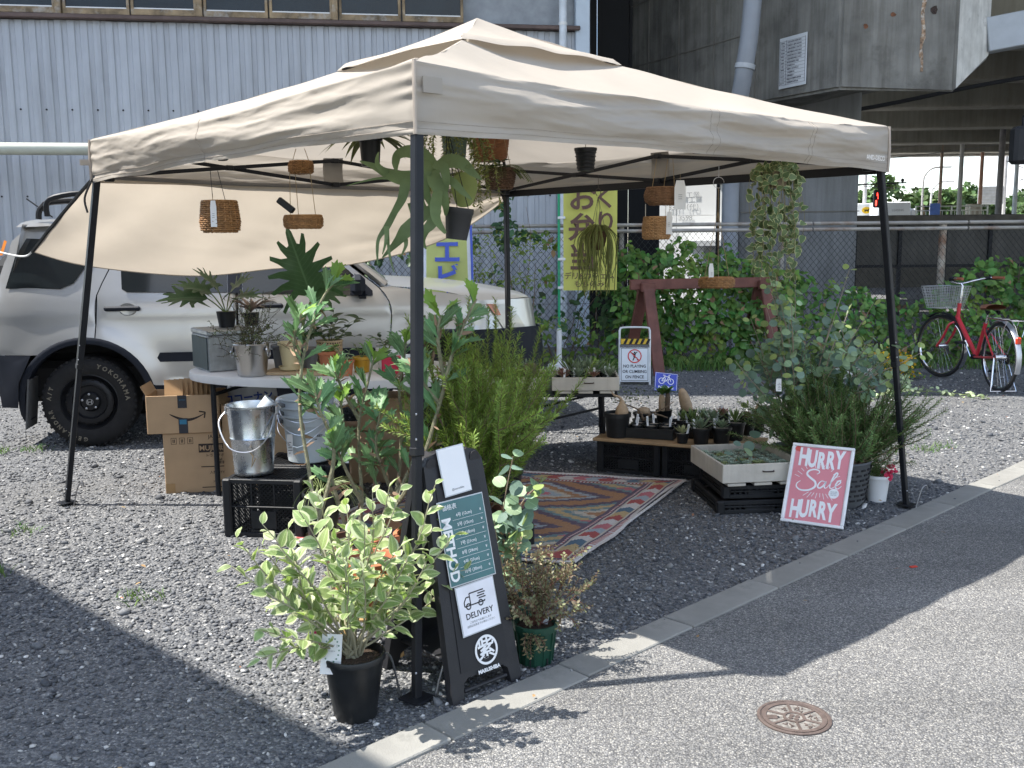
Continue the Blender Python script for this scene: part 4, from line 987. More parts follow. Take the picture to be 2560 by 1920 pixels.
# floodlight at the right edge
fl = thing('floodlight', 'black boxy floodlight hanging at the right edge of the view', 'lamp', (4.62, 4.2, 2.13))
MB().box((0, 0, .17), (.22, .16, .34), ch=.03).obj('housing', BLACKP, fl); MB().box((.02, -.083, .06), (.09, .004, .04)).obj('label_plate', PAPER, fl)
MB().bar((0, 0, .33), (0, 0, .42), .05, .03).obj('bracket', BLACKM, fl); MB().tube([(-.02, 0, .42), (.9, .1, .44)], .02, 8).obj('arm', BLACKM, fl)
MB().tube([(.9, .1, -2.13), (.9, .1, .6)], .04, 10).obj('post', BLACKM, fl)
# trees on the skyline
TREE = mat('far_tree_leaf', (.07, .12, .035), .7, rnd=.45, hue=.02, trans=.15)
def far_tree(x, y, r, h, lab):
    t = thing('broadleaf_tree', lab, 'tree', (x, y, 0), 0, 'trees on the skyline')
    tr = MB(); tr.tube([(0, 0, 0), (.1, 0, h*.35), (0, 0, h*.7)], [.3, .22, .1], 8)
    for q in range(6):
        a = q*1.05; tr.tube([(.05, 0, h*.35), (r*.5*cos(a), r*.5*sin(a), h*.7)], [.12, .04], 5)
    tr.obj('trunk', WOODSTEM, t)
    lumps = [(NP.normal(0, r*.42), NP.normal(0, r*.3), h*.62+NP.normal(0, h*.12)) for _ in range(22)]; P = []
    for c in lumps:
        q = NP.normal(0, 1, (95, 3)); q /= np.linalg.norm(q, axis=1, keepdims=True); P.append(q*(r*.33*NP.uniform(.7, 1.05, (95, 1)))*np.array([1, 1, .72])+np.array(c))
    P = np.concatenate(P); n = len(P)
    cloud_obj('crown', cloud(P, NP.normal(0, 1, (n, 3)), NP.normal(0, .5, (n, 3))+np.array([0, -.2, 1]), .5, .34), TREE, t)
for (x, y, r, h, lab) in ((25.6, 67.6, 2.6, 5.6, 'rounded tree rising above the white truck'), (28.6, 70, 2.2, 5.2, 'lower tree between two poles on the skyline'), (31.3, 73, 2.4, 5.7, 'tree beside the rust-coloured pole'), (35, 72, 3, 5.2, 'tree behind the large road sign'), (30.4, 61, 2.6, 4.3, 'dark tree at the far right of the skyline'), (19.6, 62, 2.0, 5.2, 'small tree next to the concrete pier')):
    far_tree(x, y, r, h, lab)
# ================================================================== CAR (side towards the tent)
car = thing('parked_suv', 'silver compact off-road car parked behind the stall', 'car', (-3.05, 1.52, 0), radians(13))
PAINT = mat('silver_paint', (.50, .495, .48), .3, .7, var=.02, scale=3, coat=.5)
CLAD = mat('black_cladding', (.010, .013, .021), .55, var=.15, spec=.25)
CGLASS = mat('car_glass', (.008, .011, .012), .06, 0, var=0, spec=.6, coat=.3)
SEAM = mat('panel_gap', (.006, .006, .006), .8)
WC = [(.03, .333), (2.66, .333)]
def ycar(x, z):
    y = .02*max(0, (.6-z)/.3)**2
    if z > .72: y += .05*((z-.72)/.38)**2 if z < 1.1 else .05+(z-1.1)*.34
    if x > 2.62: y += ((x-2.62)/.75)**2*.27
    if x < -.25: y += ((-.25-x)/.45)**2*.12
    for c in WC:
        r = math.hypot(x-c[0], z-c[1]); y -= .026*math.exp(-((r-.46)/.10)**2)*(1 if z > c[1]-.1 else 0)
    y += .012*(1/(1+math.exp((z-.94)/.012))) if x < 2.95 else 0
    return y
def arc(c, r, a0, a1, n=12): return [(c[0]+r*cos(radians(a0+(a1-a0)*i/n)), c[1]+r*sin(radians(a0+(a1-a0)*i/n))) for i in range(n+1)]
def panel(name, pts, m, off=0.0, step=.035, parent=car, label=None):
    V, F = polypanel(pts, lambda x, z: ycar(x, z)-off, step); o = MB().add(V, F).obj(name, m, parent, smooth=180)
    if label: o['label'] = label
    return o
ra = WC[0]; fa_ = WC[1]
quarter = [(-.6, .69), (-.34, .69)]+arc(ra, .475, 131, 81, 6)+[(.113, .91), (.122, 1.11), (.16, 1.2), (.203, 1.29), (.24, 1.40), (.27, 1.5), (.27, 1.6), (0, 1.62), (-.36, 1.6), (-.47, 1.5), (-.55, 1.25), (-.6, 1.0)]
panel('rear_quarter', quarter, PAINT)
rdoor = arc(ra, .475, 80, 15, 9)+[(.53, .44), (1.095, .43), (1.095, 1.6), (.285, 1.61), (.28, 1.5), (.25, 1.4), (.212, 1.29), (.168, 1.2), (.13, 1.11), (.121, .91)]
rd_ = panel('rear_door', rdoor, PAINT)
fdoor = [(1.105, .43), (2.12, .42), (2.17, .5), (2.212, .7), (2.232, .92), (2.215, 1.03), (2.145, 1.13), (1.95, 1.285), (1.6, 1.58), (1.105, 1.6)]
fd_ = panel('front_door', fdoor, PAINT)
fender = [(2.13, .42), (2.19, .42)]+arc(fa_, .475, 165, 37, 14)+[(3.09, .74), (3.03, .91), (2.965, 1.0), (2.85, 1.05), (2.65, 1.085), (2.45, 1.105), (2.235, 1.14), (2.155, 1.135), (2.225, 1.03), (2.242, .92), (2.222, .7), (2.18, .5)]
panel('front_fender', fender, PAINT)
for pts in (((.113, .80), (.122, 1.11), (.203, 1.29), (.27, 1.5), (.27, 1.6)), ((1.1, .43), (1.1, 1.1)), ((2.125, .42), (2.217, .7), (2.237, .92), (2.22, 1.03), (2.15, 1.13), (1.96, 1.28))):
    MB().tube([(x, ycar(x, z)+.006, z) for (x, z) in smooth_path([(a, c, 0) for a, c in pts], 5) for x, z in [(x, z)]] if False else [(q.x, ycar(q.x, q.y)+.004, q.y) for q in smooth_path([(a, c, 0) for a, c in pts], 6)], .0036, 5).obj('panel_gap', SEAM, car)
# glass
panel('quarter_window', [(-.5, 1.165), (-.12, 1.16), (-.03, 1.2), (.06, 1.33), (.15, 1.5), (-.36, 1.52), (-.44, 1.38)], CGLASS, .012)
panel('rear_door_window', [(.3, 1.15), (.335, 1.13), (1.04, 1.115), (1.04, 1.53), (.36, 1.54), (.29, 1.35)], CGLASS, .012, parent=rd_)
panel('front_door_window', [(1.15, 1.105), (2.06, 1.075), (2.09, 1.1), (1.93, 1.26), (1.6, 1.52), (1.15, 1.53)], CGLASS, .012, parent=fd_)
panel('b_pillar', [(1.045, 1.11), (1.145, 1.11), (1.145, 1.56), (1.045, 1.56)], CLAD, .016)
panel('mirror_corner', [(1.93, 1.08), (2.1, 1.073), (2.1, 1.11), (1.97, 1.24)], CLAD, .02, parent=fd_)
# black lower cladding
panel('rear_bumper_side', [(-.6, .69), (-.33, .69), (-.40, .55), (-.43, .49), (-.45, .31), (-.58, .31)], CLAD, .02)
panel('sill', [(.44, .45), (2.2, .43), (2.2, .32), (.40, .34)], CLAD, .012)
for c in WC:
    b = MB(); ou = arc(c, .480, 196, -16, 30); inn = arc(c, .432, 196, -16, 30); V = []
    for (o_, i_) in zip(ou, inn):
        yo = ycar(*o_); V += [(o_[0], yo-.003, o_[1]), (o_[0]*.6+i_[0]*.4, yo-.015, o_[1]*.6+i_[1]*.4), (i_[0], yo-.012, i_[1]), (i_[0], yo+.12, i_[1])]
    F = []
    for i in range(30): F += [(4*i+j, 4*i+4+j, 4*i+5+j, 4*i+1+j) for j in range(3)]
    b.add(V, F).obj('wheel_arch', CLAD, car, smooth=60)
MB().box((1.3, .9, .47), (3.9, 1.4, .30), ch=.05).obj('underbody', SEAM, car)
MB().box((.7, .95, 1.0), (2.7, 1.35, .85), ch=.1).obj('cabin', SEAM, car)
def bead(pts, r, m, name, par=car): return MB().tube(pts, r, 8).obj(name, m, par)
for (x0, x1, par) in ((.53, 1.06, rd_), (1.14, 2.12, fd_)):
    V, F = polypanel([(x0, .65), (x0+.02, .688), (x1-.02, .685), (x1, .65), (x1-.02, .618), (x0+.02, .62)], lambda x, z: ycar(x, z)-.022); MB().add(V, F).obj('door_moulding', CLAD, par)
for (x0, par) in ((.18, rd_), (1.19, fd_)):
    MB().lathe([(.001, .0), (.055, .004), (.06, .012)], 16, sq=.75).obj('handle_cup', PAINT, par, loc=(x0+.16, ycar(x0+.16, 1.0)-.004, 1.005), rot=(pi/2, 0, 0))
    yh = ycar(x0+.1, 1.01); MB().box((x0+.125, yh-.028, 1.012), (.25, .024, .034), ch=.01).obj('door_handle', CLAD, par)
mi = MB(); mi.box((1.99, ycar(2, 1.1)-.12, 1.16), (.11, .2, .15), ch=.035).bar((2.02, ycar(2, 1.1)-.06, 1.09), (2.03, ycar(2, 1.05)+.03, 1.06), .05, .04); mi.obj('wing_mirror', CLAD, car)
# bonnet, nose, screen, roof
XF = lambda y: min(3.40, 2.62+.75*sqrt(max(0, min(y, 1.74-y))/.27))
def hood(u, v):
    y = .06+1.62*v; yy = max(y, 1e-3); xe = max(2.9, XF(yy)-.06); x = 2.16+u*(xe-2.16); e = sin(pi*v)
    z = 1.145-.045*u-.085*u**3+.055*e*(1-.4*u)
    return (x, y, z)
MB().grid(hood, 16, 20).obj('bonnet', PAINT, car, smooth=180)
def nose(u, v): 
    y = .03+1.68*v; x = XF(max(y, .001))+.01; z = 1.02-.28*u
    return (x-.05*(1-u), y, z)
MB().grid(nose, 6, 24).obj('nose', PAINT, car, smooth=180)
def fbump(u, v):
    y = .02+1.70*v; x = XF(max(y, .001))+.03+.03*sin(pi*u); return (x, y-.02, .80-.48*u)
MB().grid(fbump, 8, 28).obj('front_bumper', CLAD, car, smooth=180)
panel('bumper_corner', [(3.04, .70), (3.1, .765), (3.34, .775), (3.37, .66), (3.28, .5), (3.12, .45)], CLAD, .02)
hl = panel('headlight', [(2.97, .995), (3.13, .985), (3.23, .895), (3.30, .79), (3.12, .775), (3.035, .905)], mat('headlight_lens', (.70, .68, .58), .12, 0, var=.12, scale=9, coat=.8), .014, .03)
panel('indicator', [(2.972, .992), (3.045, .988), (3.085, .90), (3.035, .905)], mat('orange_lens', (.62, .2, .07), .2, coat=.6), .02, .03, parent=hl)
def screen(u, v): y = .14+1.46*v; e = sin(pi*v); return (1.6+.62*u+.1*e*(u*.6), y-.06*(1-2*v)*u*0, 1.60-.45*u+.03*e*(1-u))
MB().grid(screen, 8, 12).obj('windscreen', CGLASS, car, smooth=180)
MB().tube([(1.6, .19, 1.60), (1.93, .12, 1.37), (2.2, .1, 1.15)], [.03, .032, .036], 8).obj('a_pillar', PAINT, car)
def roof(u, v): y = .17+1.4*v; e = sin(pi*v); return (-.42+2.05*u, y, 1.60+.07*e**.6+.02*sin(pi*u))
MB().grid(roof, 10, 12).obj('roof', PAINT, car, smooth=180)
def hatch(u, v): return (-.36-.25*u+.02*0, .12+1.5*v, 1.62-.95*u)
MB().grid(hatch, 6, 6).obj('tailgate', PAINT, car, smooth=180)
panel('tail_lamp', [(-.555, 1.40), (-.53, 1.40), (-.50, 1.50), (-.52, 1.51)], mat('tail_orange', (.7, .22, .03), .3, coat=.5), .014)
for yy in (.3, 1.45): MB().tube(smooth_path([(-.3, yy, 1.66), (-.27, yy, 1.745), (-.1, yy, 1.79), (.9, yy, 1.80), (1.35, yy, 1.76), (1.42, yy, 1.66)], 5), .022, 8).obj('roof_rail', BLACKP, car)
MB().tube(smooth_path([(-.23, .27, 1.68), (-.2, .25, 1.80), (.05, .25, 1.84), (.1, .25, 1.74), (-.1, .26, 1.68)], 5), .02, 8).obj('rack_foot', BLACKP, car)
MB().tube([(-.27, .55, 1.68), (-.46, .6, 1.82)], .006, 6).obj('antenna', BLACKP, car)
mf = MB().bar((-.36, .1, .52), (-.40, .1, .16), .24, .012, up=(1, 0, 0)); mf.obj('mud_flap', mat('rubber_flap', (.1, .1, .1), .8), car)
# wheels
RUB = mat('tyre_rubber', (.017, .017, .018), .85, var=.2, scale=20, bump=.15, bscale=60); RIMB = mat('black_steel_wheel', (.012, .013, .016), .35, .3, var=.2)
def make_wheel():
    w = MB()   # axis along y, outer face at -y
    prof = [(.205, .0), (.225, -.012), (.27, -.018), (.305, -.01), (.325, .008), (.333, .03), (.334, .2), (.32, .22), (.205, .22)]
    w.lathe(prof, 48, cap0=False)
    for k in range(44):
        a = 2*pi*k/44; w.box((.3235*cos(a), .3235*sin(a), .006), (.018, .022, .016), rz=a, ch=.003)
    tw = w.mesh('tyre', RUB, 40); tw.transform(Matrix.Rotation(-pi/2, 4, 'X')); tw.transform(Matrix.Diagonal((1, 1, 1, 1)))
    r = MB(); r.lathe([(.206, .002), (.198, .0), (.19, .02), (.172, .03), (.165, .012), (.15, .004), (.125, .006), (.115, .03), (.075, .034), (.06, .018), (.001, .016)], 40, cap0=False)
    rm = r.mesh('rim', RIMB, 40); rm.transform(Matrix.Rotation(-pi/2, 4, 'X'))
    return tw, rm
tw, rm = make_wheel()
def arc_text(s, r, a0, da, size, m, parent, name='tyre_lettering'):
    b = MB()
    for i, chx in enumerate(s):
        cu = bpy.data.curves.new('t', 'FONT'); cu.body = chx; cu.size = size; cu.align_x = 'CENTER'; cu.align_y = 'CENTER'; cu.fill_mode = 'NONE'; cu.bevel_depth = .0013; cu.bevel_resolution = 0; cu.resolution_u = 2
        t = bpy.data.objects.new('t', cu)
        me = bpy.data.meshes.new_from_object(t); bpy.data.objects.remove(t); bpy.data.curves.remove(cu)
        a = a0-i*da; M = Matrix.Translation((r*cos(a), -.0195, r*sin(a))) @ Matrix.Rotation(-(a-pi/2), 4, 'Y') @ Matrix.Rotation(pi/2, 4, 'X')
        b.add([M @ v.co for v in me.vertices], [tuple(p.vertices) for p in me.polygons]); bpy.data.meshes.remove(me)
    return b.obj(name, m, parent)
for i, (x, y, back) in enumerate(((.03, .035, 0), (2.66, .035, 0), (.03, 1.70, 1), (2.66, 1.70, 1))):
    wh = put('wheel', tw, car, loc=(x, y, .333), rot=(0, .4*i, pi if back else 0)); put('rim', rm, wh)
    if i == 0:
        TL = mat('tyre_letter', (.30, .27, .21), .8, var=.1)
        arc_text('YOKOHAMA', .272, radians(72), radians(9.5), .044, TL, wh); arc_text('GEOLANDAR', .272, radians(262), radians(8.6), .04, TL, wh); arc_text('A/T', .272, radians(172), radians(7.5), .04, TL, wh)
    for k in range(18):
        if i > 1: break
        a = 2*pi*k/18; MB().lathe([(.012, 0), (.012, .004)], 8, cap1=True).obj('rim_hole', SEAM, wh, loc=(.158*cos(a), .012, .158*sin(a)), rot=(pi/2, 0, 0))
    for k in range(5):
        if i > 1: break
        a = 2*pi*k/5+.4; MB().lathe([(.009, 0), (.009, .012), (.004, .016)], 8, cap1=True).obj('lug_nut', STEEL, wh, loc=(.056*cos(a), .024, .056*sin(a)), rot=(pi/2, 0, 0))
    if i < 2:
        MB().lathe([(.034, 0), (.032, .008), (.001, .01)], 20).obj('hub_cap', BLACKP, wh, loc=(0, .018, 0), rot=(pi/2, 0, 0))
        e = MB(); e.bar((-.012, 0, -.014), (-.014, 0, .014), .003, .005).bar((.012, 0, -.014), (.014, 0, .014), .003, .005).bar((-.012, 0, 0), (.012, 0, 0), .003, .005)
        for q in range(16):
            a0, a1 = 2*pi*q/16, 2*pi*(q+1)/16; e.bar((.024*cos(a0), 0, .021*sin(a0)), (.024*cos(a1), 0, .021*sin(a1)), .003, .003)
        e.obj('emblem', STEEL, wh, loc=(0, .006, 0))
# ================================================================== BICYCLE
bk = thing('bicycle', 'red city bicycle with a wire front basket on its kickstand', 'bicycle', (4.546, 4.258, 0), atan2(.996, -.085), None)
REDP = mat('red_bike_paint', (.52, .035, .05), .3, .1, var=.08, coat=.6); CHROME = mat('chrome', (.62, .62, .64), .16, 1.0, var=.05); SADL = mat('tan_leather', (.24, .10, .055), .5, var=.15, scale=20); GRIP = mat('brown_grip', (.25, .085, .04), .6)
TB = lambda P, r, n=10: MB().tube(P, r, n)
TB([(.45, 0, .29), (.895, 0, .66)], .024).obj('down_tube', REDP, bk); TB([(.45, 0, .29), (.30, 0, .64)], .019).obj('seat_tube', REDP, bk); TB([(.885, 0, .60), (.86, 0, .80)], .02).obj('head_tube', REDP, bk)
for s in (-1, 1):
    TB([(0, .06*s, .335), (.2, .045*s, .31), (.44, .03*s, .29)], .011).obj('chainstay', REDP, bk); TB([(0, .06*s, .335), (.29, .02*s, .58)], .009).obj('seatstay', REDP, bk)
TB([(.31, 0, .61), (.262, 0, .76)], .012).obj('seat_post', CHROME, bk)
def saddle(u, v):
    a = 2*pi*v; x = -.13+.27*u; w = .105*(1-u)**.7*sin(pi*min(1, .22+u*.75))**.6+.022; h = .035
    return (.25+x, w*cos(a), .795+h*sin(a)*(1 if sin(a) > 0 else .5)-.02*u*u)
MB().grid(saddle, 14, 18).obj('saddle', SADL, bk, smooth=180)
for s in (-1, 1): MB().tube(smooth_path([(.15, .05*s, .765), (.17, .055*s, .735), (.2, .05*s, .765)], 5), .01, 6).obj('saddle_spring', BLACKP, bk)
def bwheel(name, T):
    rr = .335; b = MB(); V = []
    def ring(r0, rt, m, nm, par):
        q = MB(); q.tube([T(Vector((r0*cos(2*pi*i/48), 0, r0*sin(2*pi*i/48)))) for i in range(49)], rt, 8, cap=False); return q.obj(nm, m, par)
    w = ring(rr-.017, .017, RUB, 'wheel', bk); ring(rr-.04, .011, CHROME, 'rim', w)
    s = MB()
    for k in range(28):
        a = 2*pi*k/28; a2 = a+(.55 if k % 2 else -.55); sd = .03 if k % 4 < 2 else -.03
        s.tube([T(Vector((.02*cos(a2), sd, .02*sin(a2)))), T(Vector(((rr-.045)*cos(a), 0, (rr-.045)*sin(a))))], .0016, 4, cap=False)
    sp = s.obj('spokes', CHROME, w)
    MB().tube([T(Vector((0, -.05, 0))), T(Vector((0, .05, 0)))], .028, 12).obj('hub', CHROME, w)
    return w
bwheel('wheel', lambda p: p+Vector((0, 0, .335)))
ST = radians(20); SA = Vector((.88, 0, 0))
def steer(p): 
    q = Vector(p)-SA; return Vector((q.x*cos(ST)-q.y*sin(ST), q.x*sin(ST)+q.y*cos(ST), q.z))+SA
bwheel('wheel', lambda p: steer(p+Vector((1.09, 0, .335))))
for s in (-1, 1): TB([steer(q) for q in smooth_path([(.905, .02*s, .60), (.94, .055*s, .57), (1.0, .06*s, .45), (1.09, .055*s, .335)], 5)], [.013]*16).obj('fork_blade', REDP, bk)
def fender_(c, a0, a1, T, m, nm='mudguard'):
    b = MB(); V = []; n_ = 22
    for i in range(n_+1):
        a = radians(a0+(a1-a0)*i/n_)
        for (w, dr) in ((-.027, -.008), (-.014, .004), (.014, .004), (.027, -.008)): V.append(T(Vector((c[0]+(.352+dr)*cos(a), w, c[1]+(.352+dr)*sin(a)))))
    F = [(4*i+j, 4*i+j+1, 4*i+5+j, 4*i+4+j) for i in range(n_) for j in range(3)]
    return b.add(V, F).obj(nm, m, bk, smooth=180)
fender_((0, .335), 65, 200, lambda p: p, mat('grey_mudguard', (.42, .43, .45), .3, .6)); fender_((1.09, .335), 55, 170, steer, BLACKP); fender_((1.09, .335), 165, 215, steer, CHROME)
MB().box((-.31, 0, .52), (.03, .05, .07), ch=.01).obj('reflector', mat('red_reflector', (.55, .05, .02), .25, coat=.5), bk)
for s in (-1, 1):
    TB([(.17, .05*s, .70), (-.28, .055*s, .70)], .006, 6).obj('rack_rail', CHROME, bk); TB([(-.2, .055*s, .70), (-.0, .065*s, .34)], .005, 6).obj('rack_stay', CHROME, bk)
    TB([(-.28, .055*s, .70), (-.33, .05*s, .66), (-.335, .02*s, .56)], .005, 6).obj('rack_end', CHROME, bk)
for q in (.1, -.05, -.2, -.28): TB([(q, -.055, .70), (q, .055, .70)], .005, 6).obj('rack_bar', CHROME, bk)
TB([steer(q) for q in ((.86, 0, .80), (.84, 0, .98), (.86, 0, 1.0))], .012).obj('stem', CHROME, bk)
TB([steer(q) for q in smooth_path([(.60, .27, 1.06), (.72, .25, 1.06), (.84, .17, 1.03), (.87, .0, 1.0), (.84, -.17, 1.03), (.72, -.25, 1.06), (.60, -.27, 1.06)], 6)], .0115).obj('handlebar', CHROME, bk)
for s in (-1, 1):
    TB([steer((.70, .252*s, 1.06)), steer((.58, .274*s, 1.06))], .016).obj('grip', GRIP, bk); TB([steer((.78, .235*s, 1.05)), steer((.72, .25*s, 1.06))], .02).obj('brake_mount', BLACKP, bk); TB([steer((.77, .25*s, 1.045)), steer((.62, .29*s, 1.03))], .005, 6).obj('brake_lever', BLACKP, bk)
bsk = MB(); zt, zb = .965, .74
def bq(u, z):   # basket outline at height z: rectangle tapering downwards
    t = (z-zb)/(zt-zb); hx = .10+.04*t; hy = .15+.05*t; cx = 1.06
    loop = [(cx-hx, -hy), (cx+hx, -hy), (cx+hx, hy), (cx-hx, hy)]; s = (u % 1)*4; i = int(s); f = s-i; a, c = loop[i], loop[(i+1) % 4]; return steer((a[0]+(c[0]-a[0])*f, a[1]+(c[1]-a[1])*f, z))
for k in range(9):
    z = zb+(zt-zb)*k/8; bsk.tube([bq(u/24, z) for u in range(25)], .0045 if k == 8 else .0025, 5, cap=False)
for k in range(44): bsk.tube([bq(k/44, zb), bq(k/44, zt)], .0025, 4, cap=False)
for k in range(7):
    t = (k+.5)/7; bsk.tube([bq(.0+t*.25, zb), bq(.75-t*.25, zb)], .0025, 4, cap=False)
bsk.obj('wire_basket', mat('basket_wire', (.42, .43, .44), .35, .7), bk)
TB([(.45, -.05, .29), (.45, .05, .29)], .025).obj('bottom_bracket', BLACKM, bk)
MB().box((.23, -.07, .31), (.55, .02, .085), ch=.02).obj('chain_case', BLACKP, bk)
for s, a in ((-1, -2.2), (1, .94)):
    e = Vector((.45+.165*cos(a), .075*s, .29+.165*sin(a))); TB([(.45, .06*s, .29), tuple(e)], .01, 8).obj('crank', CHROME, bk); MB().box((e.x, e.y+.05*s, e.z), (.09, .08, .024), ch=.006).obj('pedal', BLACKP, bk)
for s in (-1, 1): TB([(-.01, .06*s, .33), (-.1, .12*s, .02)], .007, 6).obj('kickstand_leg', CHROME, bk)
TB([(-.1, -.12, .02), (-.1, .12, .02)], .007, 6).obj('kickstand_foot', CHROME, bk)
# ================================================================== TRESTLE, SIGNS, BANNERS
ts = thing('wooden_trestle', 'reddish-brown timber trestle standing in front of the hedge', 'trestle', (1.177, 5.71, 0), atan2(.51, 1.61))
RWOOD = mat('red_brown_stain', (.155, .058, .042), .6, var=.3, scale=5, streak=.3, bump=.2, bscale=30)
MB().box((.84, 0, .985), (1.80, .055, .115), ch=.006).obj('top_beam', RWOOD, ts)
for x in (.13, 1.56):
    for s, dx in ((-1, .02), (1, -.05)):
        MB().bar((x, .055*s, .98), (x+dx*1.6, .34*s, 0.0), .125, .045, up=(0, 1, .0), ch=.005).obj('leg', RWOOD, ts)
    MB().box((x, -.06, .955), (.16, .06, .1), ch=.006).obj('brace', RWOOD, ts)
sgn = thing('fence_warning_sign', 'white folding sign forbidding playing or climbing on the fence', 'sign', (1.12, 4.75, 0), -.04)
SGW = mat('sign_white', (.70, .74, .76), .45, var=.04); SRED = mat('sign_red', (.6, .05, .05), .5)
til = radians(9); tv = Vector((0, sin(til), cos(til)))
P3 = lambda x, z, o=0.0: Vector((x, 0, 0))+tv*z+Vector((0, -cos(til), sin(til)))*o
MB().tube(smooth_path([P3(-.155, 0), P3(-.155, .50), P3(-.15, .565), P3(-.115, .59), P3(.115, .59), P3(.15, .565), P3(.155, .50), P3(.155, 0)], 4), .011, 8).obj('frame', mat('sign_frame', (.62, .63, .63), .4, .3), sgn)
for x in (-.155, .155): MB().tube([P3(x, .45), (x, .26, 0)], .01, 8).obj('rear_leg', mat('sign_frame', (.62, .63, .63)), sgn)
Mf = frame(P3(0, 0), (1, 0, 0), tv)
def plate(w, h, cz, m, nm, o=.012, th=.006, cx=0, ch=.002, par=sgn): 
    q = MB().box((0, 0, 0), (w, h, th), ch=ch).obj(nm, m, par); q.matrix_local = frame(P3(cx, cz, o), (1, 0, 0), tv); return q
plate(.30, .36, .21, SGW, 'sign_panel'); plate(.285, .055, .445, mat('sign_yellow', (.62, .40, .03), .5), 'hazard_strip'); plate(.30, .035, .395, mat('mesh_dark', (.12, .12, .12), .6), 'mesh_strip')
for k in range(5):
    q = MB().add([(-.118+k*.057, -.0265, .004), (-.09+k*.057, -.0265, .004), (-.065+k*.057, .0265, .004), (-.093+k*.057, .0265, .004)], [(0, 1, 2, 3)]).obj('hazard_stripe', INK, sgn, smooth=0); q.matrix_local = frame(P3(0, .445, .0125), (1, 0, 0), tv)
b = MB()
for (w, h, x, y) in ((.272, .004, 0, .166), (.272, .004, 0, -.166), (.004, .332, -.136, 0), (.004, .332, .136, 0)): b.box((x, y, 0), (w, h, .001))
q = b.obj('border', INK, sgn); q.matrix_local = frame(P3(0, .21, .0165), (1, 0, 0), tv)
rg = MB()
for i in range(32):
    a0, a1 = 2*pi*i/32, 2*pi*(i+1)/32; rg.bar((.066*cos(a0), .066*sin(a0), 0), (.066*cos(a1), .066*sin(a1), 0), .011, .0012)
rg.bar((-.046, .046, 0), (.046, -.046, 0), .009, .0012); q = rg.obj('prohibition_ring', SRED, sgn); q.matrix_local = frame(P3(0, .295, .0185), (1, 0, 0), tv)
pf = MB(); pf.lathe([(.009, -.0006), (.009, .0006)], 12, (0, .036, 0), cap1=True); 
for (a, c, w) in (((0, .025), (-.002, -.01), .02), ((-.004, .02), (-.032, .034), .008), ((.004, .02), (.026, .045), .008), ((-.002, -.01), (-.018, -.045), .01), ((.002, -.01), (.024, -.018), .01), ((.024, -.018), (.03, -.044), .009)): pf.bar((*a, 0), (*c, 0), w, .0012)
q = pf.obj('climbing_figure', INK, sgn); q.matrix_local = frame(P3(0, .295, .0172), (1, 0, 0), tv)
for (t, z) in (('NO PLAYING', .19), ('OR CLIMBING', .135), ('ON FENCE', .08)): text(t, .043, INK, sgn, frame(P3(0, z, .0162), (1, 0, 0), tv), bold=.0006, sx=.92)
bs = thing('bicycle_parking_sign', 'small blue bicycle parking sign leaning on the ground', 'sign', (1.40, 4.3, 0), .1)
SB_ = mat('sign_blue', (.05, .08, .45), .4); BM = frame((0, 0, .09), (1, .0, -.12), (0, .35, 1))
q = MB().box((0, 0, 0), (.225, .185, .006), ch=.002).obj('panel', SB_, bs); q.matrix_local = BM
g = MB()
for cx in (-.045, .045):
    for i in range(18):
        a0, a1 = 2*pi*i/18, 2*pi*(i+1)/18; g.bar((cx+.028*cos(a0), .01+.028*sin(a0), .0045), (cx+.028*cos(a1), .01+.028*sin(a1), .0045), .006, .001)
for (a, c) in (((-.045, .01), (-.02, .055)), ((-.02, .055), (.025, .055)), ((.025, .055), (.0, .01)), ((0, .01), (-.02, .055)), ((-.045, .01), (0, .01)), ((.045, .01), (.022, .07)), ((.022, .07), (.04, .075)), ((-.035, .068), (-.01, .068))): g.bar((*a, .0045), (*c, .0045), .006, .001)
q = g.obj('bicycle_pictogram', WHITEINK, bs); q.matrix_local = BM
text('PARKING', .036, WHITEINK, bs, BM @ Matrix.Translation((0, -.055, .0045)), bold=.0008)
g = MB()
for (w, h, x, y) in ((.215, .003, 0, .087), (.215, .003, 0, -.087), (.003, .175, -.106, 0), (.003, .175, .106, 0)): g.box((x, y, .0045), (w, h, .001))
q = g.obj('border', WHITEINK, bs); q.matrix_local = BM
# yellow lunch-box banner on a green pole
bn = thing('lunch_banner', 'yellow vertical banner with brown lettering on a green pole', 'banner', (.33, 5.85, 0))
BY = mat('banner_yellow', (.72, .70, .17), .8, var=.05, scale=3, trans=.3); BRN = mat('banner_brown', (.12, .065, .05), .8, var=0)
def flag(u, v): return (.05+.60*u, .03*sin(u*5+v*4)*v+.01*sin(u*11), 2.75-1.83*v)
MB().grid(flag, 20, 30).obj('cloth', BY, bn, smooth=180)
MB().tube([(0, .01, .35), (0, .01, 2.85)], .015, 8).obj('pole', mat('pole_green', (.02, .30, .14), .4), bn)
MB().lathe([(.032, .34), (.03, .47), (.02, .49)], 14, cap1=True).obj('pole_socket', WHITEP, bn)
MB().lathe([(.14, 0), (.13, .08), (.03, .12), (.03, .35)], 20, cap1=True).obj('base', WHITEP, bn)
for z in (2.6, 2.15, 1.73, 1.27, .95): MB().box((.03, -.005, z), (.085, .03, .03), ch=.006).obj('clip', WHITEP, bn)
for z in (1.12, 1.05): MB().lathe([(.014, z), (.014, z+.04)], 10, (0, .01, 0)).obj('pole_joint', WHITEP, bn)
ft = lambda x, z: frame((x, -.055, z), (1, 0, 0), (0, 0, 1))
for (t, z) in (('お', 1.93), ('弁', 1.60), ('当', 1.27)): text(t, .32, BRN, bn, ft(.26, z), bold=.007)
for (t, z) in (('づ', 2.18), ('く', 1.93), ('り', 1.66)): text(t, .26, BRN, bn, ft(.52, z), bold=.005)
